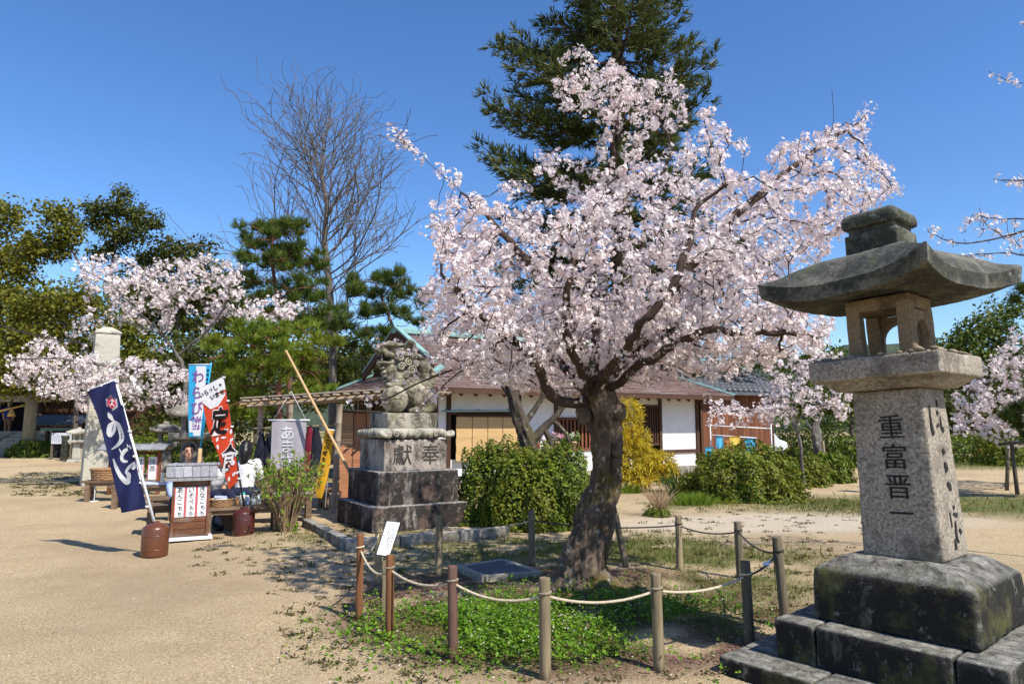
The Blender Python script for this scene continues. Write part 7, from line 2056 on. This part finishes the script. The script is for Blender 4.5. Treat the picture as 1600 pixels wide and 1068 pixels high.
# far visitors on the steps
for (px, lab, m_) in ((12, "distant visitor in a blue top on the shrine steps", SBL), (-3, "distant visitor in dark clothes at the left edge on the steps", PNV)):
    fp = W(px, 660, 37.5); fp.z = .99
    t = thing("person", lab, "person", fp, R(180))
    B = MB(); B.tube([(0, 0, .8), (0, 0, 1.1), (0, 0, 1.38)], [.15, .14, .17], 12); B.tube([(0, 0, 1.38), (0, 0, 1.55)], [.06, .055], 8); B.ell((0, 0, 1.63), (.085, .10, .12)); B.ell((0, -.1, 1.61), (.02, .02, .025))
    for sx in (-1, 1):
        B.tube(*smooth_path([(sx * .18, 0, 1.38), (sx * .24, .02, 1.1), (sx * .23, -.05, .82)], [.055, .045, .035], 4), n=8); B.ell((sx * .23, -.06, .76), (.03, .04, .06))
        B.tube(*smooth_path([(sx * .09, 0, .85), (sx * .10, -.02, .45), (sx * .10, .02, .06)], [.09, .065, .045], 4), n=8); B.ell((sx * .10, -.05, .04), (.045, .12, .04))
    remeshed(B, "body", SKIN, t, .02, 2)
    C_ = MB(); C_.tube([(0, 0, .82), (0, 0, 1.1), (0, 0, 1.42)], [.175, .165, .19], 12)
    for sx in (-1, 1): C_.tube([(sx * .18, 0, 1.38), (sx * .24, .02, 1.12)], [.08, .065], 8)
    remeshed(C_, "shirt", m_ if m_ is not SBL else cloth_mat("blue_top", (0.03, 0.06, 0.22)), t, .02, 2)
    C_ = MB(); C_.ell((0, 0, .86), (.17, .13, .12))
    for sx in (-1, 1): C_.tube([(sx * .09, 0, .85), (sx * .10, -.02, .45), (sx * .10, .0, .2)], [.11, .085, .07], 8)
    remeshed(C_, "trousers", cloth_mat("tan_trousers", (.25, .15, .10)) if m_ is SBL else PNV, t, .02, 2)
    C_ = MB(); C_.ell((0, .015, 1.67), (.095, .105, .10)); remeshed(C_, "hair", HAIR, t, .018, 2)
# notice board, little roofed hut, stone posts by the shrine
nbp = W(99, 660, 31); nbp.z = 0
nbt = thing("notice_board", "grey-white notice board on posts beside the torii", "notice board", nbp)
for x in (-.42, .42):
    mb = MB(); mb.box((x, 0, .55), (.07, .07, 1.1)); mb.build("post", PW[3], nbt)
mb = MB(); mb.box((0, -.05, .92), (.86, .04, .48)); pb = mb.build("panel", m_plain("board_white", (.55, .57, .62), .6, .15, 20), nbt)
for k in range(9):
    mb = MB(); mb.box((-.36 + k * .09, -.074, .92 + random.uniform(-.03, .03)), (.025, .004, .30 + random.uniform(-.08, .04))); mb.build("print_column", GREYP, pb)
hut = thing("roofed_shelter", "small shelter with blue-grey roof behind the notice board", "shelter", Vector((W(104, 660, 35).x, 35, 0)))
for x in (-.9, .9):
    mb = MB(); mb.box((x, 0, .8), (.14, .14, 1.6)); mb.build("post", DWOOD, hut)
mb = MB(); mb.box((0, .5, .7), (2.0, .1, 1.4)); mb.build("back_wall", DWOOD, hut)
for sg in (-1, 1):
    mb = MB(); mb.beam((-1.25, sg * .5, 1.72), (1.25, sg * .5, 1.72), 1.15, .08, up=(0, sg * .45, 1)); mb.build("roof_slope", TILE, hut)
mb = MB(); mb.box((0, -.45, 1.28), (1.9, .06, .14)); mb.build("beam", COPP, hut)
for (px, D_, h, lab) in ((104, 30.0, 1.0, "mossy stone marker post in front of the notice board"), (92, 32.5, .8, "low stone marker post left of the notice board")):
    q = W(px, 660, D_); q.z = 0; t = thing("stone_post", lab, "post", q); stone("shaft", (.22, .22, h), ST_BASE, t, (0, 0, -.03), .02, 8, .01, 5, 0, .9, px); stone("cap", (.26, .26, .10), ST_BASE, t, (0, 0, h - .04), .02, 6, .008, 5, 0, .8, px + 1)

# ================================================================ shrubs and hedges
RB = np.random.default_rng(101)
AZ1 = m_leaf("azalea_leaves", [(0.035, 0.07, 0.008), (0.085, 0.145, 0.012), (0.15, 0.215, 0.02), (0.26, 0.28, 0.03)], .32, .5, (0.12, 0.15, 0.016), 1.6)
AZ2 = m_leaf("azalea_leaves_yellow", [(0.045, 0.08, 0.008), (0.10, 0.15, 0.014), (0.18, 0.22, 0.02), (0.29, 0.28, 0.03)], .32, .5, (0.16, 0.165, 0.018), 1.4)
STEM = m_bark("shrub_stem", (0.06, 0.042, 0.03), (0.19, 0.14, 0.10), None, None, 8)
def bush(label, base, rx, ry, h, n, leaf, mat, cat="bush", name="azalea_bush", bump=.24, group=None, stems=14, shell=.3, up=.3, flat=.55):
    t = thing(name, label, cat, base, 0, group); sd_ = RB.uniform(0, 50)
    d = RB.normal(0, 1, (n, 3)); d[:, 2] = np.abs(d[:, 2]) * 1.05 - .12; d /= np.linalg.norm(d, axis=1)[:, None]
    w = np.array([1 + bump * (mnoise.noise(Vector((a * 2.2 + sd_, b * 2.2, c * 2.2))) * 1.2 + .8 * mnoise.noise(Vector((a * 5 + sd_, b * 5, c * 5)))) for a, b, c in d])
    e_ = 2.5; prof = d / ((np.abs(d) ** e_).sum(axis=1) ** (1 / e_))[:, None]
    rad = 1 - shell * RB.random(n) ** 2.2
    p = prof * np.array((rx, ry, h * .95)) * (w * rad)[:, None]
    p[:, 2] = np.maximum(p[:, 2], .03)
    dirs = d + np.array((0, 0, up))
    V, Fs = instances(LEAF2_V, LEAF2_F, p, leaf * RB.uniform(.65, 1.35, n), RB, dirs, .55)
    o = link("foliage", np_mesh("foliage", V, Fs), mat, t); tag(o, kind="stuff")
    mb = MB()
    for k in range(stems):
        a = RB.uniform(0, 6.28); q = RB.uniform(.3, .8); mb.tube(*smooth_path([(.12 * rx * math.cos(a), .12 * ry * math.sin(a), -.02), (.4 * q * rx * math.cos(a), .4 * q * ry * math.sin(a), h * .4), (q * rx * math.cos(a + .3), q * ry * math.sin(a + .3), h * .78)], [.018, .012, .005], 4), n=5)
    o = mb.build("stems", STEM, t); tag(o, kind="stuff"); return t
HG = "clipped azalea bushes forming the hedge by the pedestal"
bush("clipped azalea behind the pedestal's right side, left end of the hedge", Vector((W(768, 700, 11.55).x, 11.55, 0)), .58, .5, 1.34, 13000, .052, AZ1, group=HG)
bush("clipped azalea in the middle of the hedge under the reed blind", Vector((W(820, 700, 11.0).x, 11.0, 0)), .56, .58, 1.26, 13000, .052, AZ2, group=HG)
bush("clipped azalea at the right end of the hedge beside the cherry trunk", Vector((W(878, 700, 11.05).x, 11.05, 0)), .5, .55, 1.24, 12500, .052, AZ1, group=HG)
RGp = "round azalea bushes right of the house"
bush("large round azalea bush in front of the laundry", G(1186, 786) + Vector((0, .8, 0)), 1.14, .95, 1.12, 15000, .07, AZ2, group=RGp)
bush("round azalea bush half hidden by the lantern shaft", G(1303, 755) + Vector((0, .5, 0)), .72, .6, .80, 6000, .085, AZ1, group=RGp)
bush("azalea bush between the large bush and the dead stump", G(1262, 762) + Vector((0, .6, 0)), .7, .6, .92, 5500, .085, AZ2, group=RGp)
FB_ = "far shrubs along the back"
for (px, D_, rx, h, m_, lab) in ((1370, 26, 1.6, 1.2, AZ1, "far green shrub seen just left of the lantern shaft"), (1500, 30, 2.2, 1.1, AZ1, "low far hedge right of the lantern shaft"), (1580, 27, 1.4, 1.3, AZ2, "far shrub near the right edge behind the path"), (330, 24, 1.8, 1.0, AZ2, "yellowish shrub behind the kiosk and blue banner"), (255, 26, 2.0, 1.2, AZ1, "shrub behind the seated man near the grey lantern"), (215, 28, 1.6, 1.0, AZ1, "dark shrub beside the stone column"), (60, 33, 1.2, .8, AZ1, "dark shrub at the foot of the torii"), (390, 20, 1.3, .9, AZ1, "shrub under the bright pine behind the stall"), (1225, 40, 3.0, 2.2, AZ1, "tall far shrub mass behind the shed corner"), (1290, 38, 2.8, 2.2, AZ2, "tall far shrub mass behind the dead stump"), (1350, 42, 3.2, 2.6, AZ1, "tall far shrub mass left of the lantern shaft"), (1460, 44, 3.4, 2.4, AZ1, "tall far shrub mass behind the lantern shaft"), (1540, 42, 3.0, 2.2, AZ2, "tall far shrub mass behind the traffic cone"), (1630, 44, 3.6, 2.6, AZ1, "tall far shrub mass at the right edge")):
    q = W(px, 660, D_); q.z = 0; bush(lab, q, rx, rx * .7, h, 3600, .13, m_, group=FB_, stems=6, name="shrub")
# yellow feathery conifer by the house
YC = m_leaf("golden_conifer", [(0.36, 0.27, 0.012), (0.58, 0.44, 0.03), (0.72, 0.60, 0.08), (0.28, 0.28, 0.03)], .35, .6, (0.60, 0.43, 0.02), 1.6)
yc = thing("golden_conifer", "bright yellow feathery conifer between the trunk and the white wall", "shrub", Vector((W(996, 740, 16.6).x, 16.6, 0)))
pos = []; dr = []
yo = Vector(yc.location)
for (px, py, rx, ry) in ((985, 650, 16, 26), (978, 690, 22, 24), (998, 690, 20, 20), (985, 725, 28, 22), (1012, 722, 22, 20), (1036, 728, 20, 20), (968, 635, 10, 14), (1000, 745, 34, 14), (1046, 742, 12, 14)):
    c = np.array(W(px, py, 16.6) - yo); k = spread(16.6); n = int(rx * ry * .42)
    q = RB.normal(0, 1, (n, 3)); q /= np.linalg.norm(q, axis=1)[:, None]; q *= (RB.random(n) ** .4)[:, None]
    pos.append(c + q * np.array((rx * k, rx * k, ry * k))); dr.append(q + np.array((0, 0, -.35)))
SVY, SFY = tuft_shape(6, .8, .14, np.random.default_rng(4))
V, Fs = instances(SVY, SFY, np.concatenate(pos), .13 * RB.uniform(.7, 1.3, sum(len(p) for p in pos)), RB, np.concatenate(dr), .4)
o = link("foliage", np_mesh("foliage", V, Fs), YC, yc); tag(o, kind="stuff")
mb = MB(); mb.tube([(0, 0, -.05), (-.05, 0, .7), (-.2, 0, 1.7)], [.06, .05, .02], 8)
for k in range(8): a = k * .8; mb.tube([(-.03, 0, .3 + .13 * k), (.35 * math.cos(a), .3 * math.sin(a), .5 + .14 * k)], [.02, .008], 5)
mb.build("trunk", STEM, yc)
# twiggy shrubs: many stems from one root
def twig_shrub(label, base, n, h, wid, stem_mat, leaf_mat, leaves, leaf, name, tip_only=.35, lean_=.0, thick=.006):
    t = thing(name, label, "shrub", base); mb = MB(); tips = []; tdir = []
    for k in range(n):
        a = RB.uniform(0, 6.28); o_ = RB.random() ** .6; hh = h * RB.uniform(.62, 1.05) * (1 - .22 * o_)
        b0 = Vector((.14 * wid * math.cos(a) * o_, .14 * wid * math.sin(a) * o_, -.02)); e = Vector((wid * o_ * math.cos(a) + lean_, wid * o_ * math.sin(a), hh))
        m_ = b0.lerp(e, .5) + Vector((-.10 * wid * math.cos(a) * o_, -.10 * wid * math.sin(a) * o_, .06 * h)) + Vector(RB.normal(0, .015, 3))
        P, rr_ = smooth_path([b0, m_, e], [thick, thick * .8, thick * .4], 5); mb.tube(P, rr_, 4, cap=False)
        for q in range(leaves):
            f = 1 - tip_only * RB.random() ** 1.4 if RB.random() < .75 else RB.uniform(.3, 1); i = min(len(P) - 2, int(f * (len(P) - 1))); tips.append(np.array(P[i].lerp(P[i + 1], f * (len(P) - 1) - i)) + RB.normal(0, .012, 3)); tdir.append(np.array((e - m_).normalized()) + RB.normal(0, .5, 3))
        if RB.random() < .6:
            s_ = P[int(len(P) * .6)]; e2 = s_ + Vector(RB.normal(0, .07, 3)) + Vector((0, 0, .16 * h)); mb.tube([s_, e2], [thick * .6, thick * .3], 3, cap=False)
            for q in range(leaves // 2): tips.append(np.array(e2) + RB.normal(0, .015, 3)); tdir.append(RB.normal(0, 1, 3) + np.array((0, 0, .6)))
    o = mb.build("stems", stem_mat, t); tag(o, kind="stuff")
    if leaves:
        V, Fs = instances(LEAF_V, LEAF_F, np.array(tips), leaf * RB.uniform(.5, 1.3, len(tips)), RB, np.array(tdir), .4)
        o = link("leaves", np_mesh("leaves", V, Fs), leaf_mat, t); tag(o, kind="stuff")
    return t
TAN = m_bark("tan_stem", (0.20, 0.13, 0.075), (0.44, 0.31, 0.19), None, None, 9); YG = m_leaf("young_leaves", [(0.08, 0.17, 0.01), (0.16, 0.29, 0.015), (0.25, 0.38, 0.025)], .4, .4)
shp = G(447, 836); twig_shrub("upright twiggy shrub with fresh green leaf buds beside the red banner", Vector((shp.x, shp.y, .03)), 150, 1.22, .58, TAN, YG, 7, .062, "hydrangea_shrub", .3, 0, .0062)
bush("fresh green leaves at the foot of the twiggy shrub", Vector((shp.x + .02, shp.y + .02, 0)), .14, .12, .28, 260, .06, YG, "plant", "ground_plant", stems=2)
sp2 = G(1032, 806); twig_shrub("bare pale twiggy shrub in front of the yellow conifer", sp2, 70, .60, .42, TAN, YG, 0, .04, "bare_shrub", .3, 0, .0065)
bush("small green plant at the foot of the bare shrub", sp2 + Vector((-.05, -.03, 0)), .22, .18, .16, 420, .05, AZ1, "plant", "ground_plant", stems=2)
# blade plants
def blades(label, base, rx, ry, n, h, w, mat, name, cat="plant", spread_=.5):
    t = thing(name, label, cat, base)
    p = RB.normal(0, .5, (n, 3)) * (rx, ry, 0); d = np.concatenate([p[:, :2] / max(rx, .01) * spread_ + RB.normal(0, .15, (n, 2)), np.ones((n, 1))], 1)
    BV = np.array(BLADE_V) * (w, h * .5, h); V, Fs = instances(BV, BLADE_F, p, RB.uniform(.6, 1.15, n), RB, d, .08)
    o = link("blades", np_mesh("blades", V, Fs), mat, t); tag(o, kind="stuff"); return t
IR = m_leaf("iris_blades", [(0.03, 0.075, 0.02), (0.06, 0.13, 0.03)], .3); LG = m_leaf("bright_grass", [(0.09, 0.17, 0.015), (0.18, 0.27, 0.025), (0.26, 0.32, 0.04)], .35)
blades("clump of dark green sword leaves before the white wall", G(1078, 772), .45, .3, 320, .62, .025, IR, "sword_leaf_clump")
blades("low bright green grass mound beside the large azalea", G(1082, 788), .34, .26, 900, .26, .012, LG, "grass_mound", spread_=.9)
blades("small bright grass tuft left of the bare shrub", G(985, 770), .3, .2, 500, .22, .012, LG, "grass_mound", spread_=.9)
# dead stump with a stake beside the small cherry
stq = G(1281, 752); stt = thing("dead_stump", "broken dead tree stump with a stake beside the small cherry", "stump", Vector((stq.x, stq.y, 0)))
gnarled("trunk", [(0.06, 0, -.05), (.03, 0, .45), (0, 0, .95), (-.05, 0, 1.35), (-.02, 0, 1.62)], [.16, .13, .14, .12, .05], CG_, stt, 28, 10, 6, .3, 8.0, .3)
mb = MB(); mb.tube([(.16, -.1, -.02), (.10, -.1, 1.1)], .03, 8); mb.build("stake", PW[2], stt)
for k, (a, b) in enumerate((((-.05, 0, 1.25), (-.28, 0, 1.62)), ((0, 0, 1.5), (.16, .05, 1.78)))):
    mb = MB(); mb.tube([a, b], [.05, .02], 7, jit=.2); mb.build("broken_limb", CG_, stt)
# second old trunk behind the hedge, left of the cherry
OB = m_bark("old_dark_bark", (0.03, 0.022, 0.017), (0.12, 0.095, 0.075), (0.075, 0.07, 0.025), (0.26, 0.25, 0.22), 7)
ot = thing("old_cherry_trunk", "leaning old cherry trunk rising behind the hedge left of the main tree", "tree", Vector((W(836, 700, 12.2).x, 12.2, 0)))
oo = Vector(ot.location); ow = lambda x, y_, dd=0: W(x, y_, 12.2 + dd) - oo
gnarled("trunk", [Vector((0, 0, -.05)), ow(834, 740), ow(828, 700), ow(816, 665), ow(803, 625), ow(795, 590)], [.17, .15, .13, .12, .10, .07], OB, ot, 36, 10, 6, .3, 4.0, .3)
for pts, r_ in ((((828, 690), (850, 668), (872, 645), (896, 610)), .09), (((816, 665), (840, 632), (858, 600)), .06), (((803, 625), (784, 600), (765, 560)), .05), (((850, 668), (860, 690), (872, 716)), .06), (((862, 655), (880, 672), (890, 690)), .045)):
    P, rr_ = smooth_path([ow(*p) for p in pts], [r_ * (1 - .2 * i) for i in range(len(pts))], 6); mb = MB(); mb.tube(P, rr_, 9, jit=.15); mb.build("limb", OB, ot)
# props under the right cherry's limb
for (x0, y0, x1, y1, lab) in ((1573, 766, 1576, 690, "left wooden prop under the right cherry's limb"), (1590, 772, 1580, 688, "right wooden prop under the right cherry's limb")):
    a = G(x0, y0); b = W(x1, y1, a.y + .15); mb = MB(); mb.tube([Vector((0, 0, -.03)), b - a], [.045, .04], 9); o = mb.build("wooden_prop", PW[3], None, a); tag(o, lab, "prop", "props under the right cherry")
mb = MB(); a, b = W(1560, 694, 16.0), W(1605, 690, 16.0); mb.tube([a - a, b - a], .035, 8); o = mb.build("cross_bar", PW[3], None, a); tag(o, "short crossbar lashed on the two props under the right cherry", "crossbar")
# traffic cone and low stone wall far right
cp = W(1528, 660, 38); cp.z = 0; cone = thing("traffic_cone", "small red and white traffic cone far behind the lantern", "traffic cone", cp)
CR = m_plain("cone_red", (0.62, 0.06, 0.03), .5)
mb = MB(); mb.box((0, 0, .02), (.42, .42, .04)); mb.build("base", CR, cone)
for z0_, z1_, m_ in ((.04, .25, CR), (.25, .38, WHITE), (.38, .52, CR), (.52, .62, WHITE), (.62, .72, CR)):
    mb = MB(); mb.lathe([(.15 - .17 * z0_, z0_), (.15 - .17 * z1_, z1_)], 16); mb.build("band", m_, cone)
wl = thing("low_stone_wall", "low mossy stone wall at the far edge of the grass on the right", "wall", Vector((W(1480, 660, 40).x, 40, 0)))
x = -2.0
for row in range(3):
    x = -3.0 + .25 * row
    while x < 8.5:
        w = RB.uniform(.45, .9); stone("wall_stone", (w - .03, .4, .27), KERB, wl, (x + w / 2, 0, row * .27 - .04), .05, 4, .03, 4, 0, 1, x + row); x += w

# ================================================================ ground cover
def scatter(n, xr, yr, fn, rng=RB):
    x = rng.uniform(*xr, n); y_ = rng.uniform(*yr, n); k = fn(x, y_) > rng.random(n); return x[k], y_[k]
def gz_arr(x, y_): return sample(z, x, y_)
fence_poly = [(p.x, p.y) for p in POST_XY]
def inside_fence(x, y_): return in_poly(np.stack([x, y_], 1), fence_poly)
CLV = m_leaf("clover_weeds", [(0.055, 0.13, 0.010), (0.11, 0.24, 0.015), (0.19, 0.35, 0.022), (0.26, 0.40, 0.035)], .38, .5, (0.10, 0.20, 0.012), 2.2)
def wn_(x, y_): return fbm(x, y_, 1.5, 4, 33)
wA, wB, wC = G(800, 985), G(690, 1000), G(1010, 965)
def weed_density(x, y_):
    e = np.maximum(np.exp(-(((x - wA.x) / .85) ** 2 + ((y_ - wA.y) / .62) ** 2)), np.maximum(.85 * np.exp(-(((x - wB.x) / .35) ** 2 + ((y_ - wB.y) / .4) ** 2)), .55 * np.exp(-(((x - wC.x) / .6) ** 2 + ((y_ - wC.y) / .6) ** 2))))
    return np.clip((wn_(x, y_) - .37) * 5, 0, 1) * np.clip(e * 1.5, 0, 1)
x, y_ = scatter(34000, (-1.6, 2.3), (4.2, 7.4), weed_density)
hgt = .02 + .15 * RB.random(len(x)) * np.clip(wn_(x, y_) * 2 - .4, .2, 1)
P = np.stack([x, y_, gz_arr(x, y_) + hgt], 1); P = np.repeat(P, 3, axis=0) + RB.normal(0, .014, (len(P) * 3, 3)); P[:, 2] = np.maximum(P[:, 2], .01)
V, Fs = instances(LEAF2_V, LEAF2_F, P, .027 * RB.uniform(.4, 1.6, len(P)), RB, np.tile((0, 0, 1.0), (len(P), 1)), .45)
o = link("clover_weeds", np_mesh("clover_weeds", V, Fs), CLV); tag(o, "bright green clover-like weeds growing inside the rope fence", "weeds", kind="stuff")
n = 900; x, y_ = scatter(9000, (-1.6, 2.3), (4.2, 6.6), lambda a, b: weed_density(a, b) * .25)
V, Fs = instances(FLOWER_V, FLOWER_F, np.stack([x, y_, gz_arr(x, y_) + .11], 1), .013, RB, np.tile((0, 0, 1.0), (len(x), 1)), .3)
o = link("weed_flowers", np_mesh("weed_flowers", V, Fs), PETAL); tag(o, "tiny white flowers among the weeds inside the rope fence", "flowers", kind="stuff")
# grass blades wherever the ground zones are grassy
GRB = m_leaf("grass_blades", [(0.045, 0.075, 0.010), (0.09, 0.13, 0.016), (0.16, 0.185, 0.03), (0.25, 0.21, 0.06)], .35, .6, (0.14, 0.135, 0.03), 1.8)
x, y_ = scatter(150000, (-4.5, 7.0), (4.4, 15.0), lambda a, b: np.clip(sample(grass, a, b) * 1.3 - .25, 0, 1) * np.where(b < 8.5, 1, .55))
s_ = np.where(y_ > 8.5, 1.5, 1.0)
BV = np.array(BLADE_V) * (.0055, .018, .04)
V, Fs = instances(BV, BLADE_F, np.stack([x, y_, gz_arr(x, y_)], 1), RB.uniform(.5, 1.5, len(x)) * s_, RB, np.tile((0, 0, 1.0), (len(x), 1)), .5)
o = link("grass", np_mesh("grass", V, Fs), GRB); tag(o, "short patchy grass behind the rope fence and along the bushes", "grass", kind="stuff"); print("grass", len(x))
x, y_ = scatter(26000, (5, 24), (12, 34), lambda a, b: np.clip(sample(grass, a, b) * 1.2 - .3, 0, 1))
V, Fs = instances(BV * 2.4, BLADE_F, np.stack([x, y_, gz_arr(x, y_)], 1), RB.uniform(.5, 1.5, len(x)), RB, np.tile((0, 0, 1.0), (len(x), 1)), .5)
o = link("grass", np_mesh("grass_far", V, Fs), GRB); tag(o, "green grass strip beyond the path at the right", "grass", kind="stuff")
# small tufts in the sand
TFT = m_leaf("sand_tufts", [(0.05, 0.06, 0.015), (0.10, 0.09, 0.03), (0.14, 0.10, 0.045), (0.06, 0.085, 0.012)], .3, .7)
tuf = []
def tcl(px0, px1, py0, py1, n, s0, s1, dens_pow=1.0):
    for _ in range(n):
        px = px0 + (px1 - px0) * RB.random() ** dens_pow; py = py0 + (py1 - py0) * RB.random(); g = G(px, py)
        if inside_fence(np.array([g.x]), np.array([g.y]))[0] and RB.random() < .7: continue
        tuf.append((g, RB.uniform(s0, s1)))
tcl(640, 300, 838, 900, 170, .015, .05, 1.5); tcl(660, 420, 900, 960, 95, .015, .05, 1.7); tcl(560, 440, 960, 1040, 26, .02, .05); tcl(1000, 1380, 790, 880, 190, .02, .06); tcl(500, 1140, 1030, 1066, 60, .015, .04); tcl(430, 560, 820, 850, 60, .02, .05)
tcl(1000, 1270, 880, 960, 120, .02, .05); tcl(20, 140, 738, 775, 160, .03, .09)
pp = []; ss = []
for g, s0 in tuf:
    m_ = int(16 + 10 * RB.random()); q = RB.normal(0, .5, (m_, 3)) * (s0 * 1.5, s0 * 1.1, .0); pp.append(q + np.array((g.x, g.y, gz_at(g.x, g.y) + .006))); ss.append(np.full(m_, s0))
pp = np.concatenate(pp); ss = np.concatenate(ss)
V, Fs = instances(LEAF_V, LEAF_F, pp, ss * RB.uniform(.4, .9, len(pp)), RB, np.tile((0, 0, 1.0), (len(pp), 1)), 1.1)
o = link("sand_tufts", np_mesh("sand_tufts", V, Fs), TFT); tag(o, "small scattered weed tufts in the pale sand", "weeds", kind="stuff")
# gravel, leaf litter, fallen petals
PB_V = np.array([(-1, -1, -.4), (1, -.9, -.4), (.9, 1, -.4), (-1, .8, -.4), (-.6, -.7, .5), (.7, -.5, .55), (.5, .7, .45), (-.7, .5, .6)]) * .5
PB_F = [(4, 5, 6, 7), (0, 1, 5, 4), (1, 2, 6, 5), (2, 3, 7, 6), (3, 0, 4, 7)]
GRV = m_leaf("gravel_stones", [(0.14, 0.10, 0.075), (0.27, 0.20, 0.14), (0.42, 0.33, 0.24), (0.52, 0.44, 0.35), (0.22, 0.14, 0.10)], 0, .9)
x, y_ = scatter(7000, (-5.5, 3.5), (3.4, 9.0), lambda a, b: np.clip(1.25 - b / 9, .05, 1) * np.where(np.abs(a) < b * .8, 1, 0))
V, Fs = instances(PB_V, PB_F, np.stack([x, y_, gz_arr(x, y_) + .001], 1), .0045 + .009 * RB.random(len(x)) ** 3, RB, np.tile((0, 0, 1.0), (len(x), 1)), .15)
o = link("gravel", np_mesh("gravel", V, Fs), GRV); tag(o, "loose fine gravel lying on the sandy ground in front", "gravel", kind="stuff")
LIT = m_leaf("leaf_litter", [(0.10, 0.05, 0.03), (0.19, 0.10, 0.065), (0.28, 0.18, 0.12), (0.14, 0.07, 0.055)], .1, .8)
x, y_ = scatter(24000, (-2.2, 3.0), (4.2, 8.6), lambda a, b: np.clip(sample(mulch, a, b) * .9 - weed_density(a, b), 0, 1))
V, Fs = instances(LEAF2_V, LEAF2_F, np.stack([x, y_, gz_arr(x, y_) + .008], 1), .02 * RB.uniform(.4, 1.4, len(x)), RB, np.tile((0, 0, 1.0), (len(x), 1)), .4)
o = link("leaf_litter", np_mesh("leaf_litter", V, Fs), LIT); tag(o, "brown leaf litter on the soil inside the rope fence", "leaf litter", kind="stuff")
x, y_ = scatter(3600, (-2.6, 3.6), (4.0, 10.0), lambda a, b: np.exp(-((a - .7) ** 2 + (b - 6.6) ** 2) / 5.0))
V, Fs = instances(LEAF2_V, LEAF2_F, np.stack([x, y_, gz_arr(x, y_) + .012], 1), .014 * RB.uniform(.7, 1.2, len(x)), RB, np.tile((0, 0, 1.0), (len(x), 1)), .3)
o = link("fallen_petals", np_mesh("fallen_petals", V, Fs), PETAL); tag(o, "fallen pale petals scattered under the cherry tree", "petals", kind="stuff")
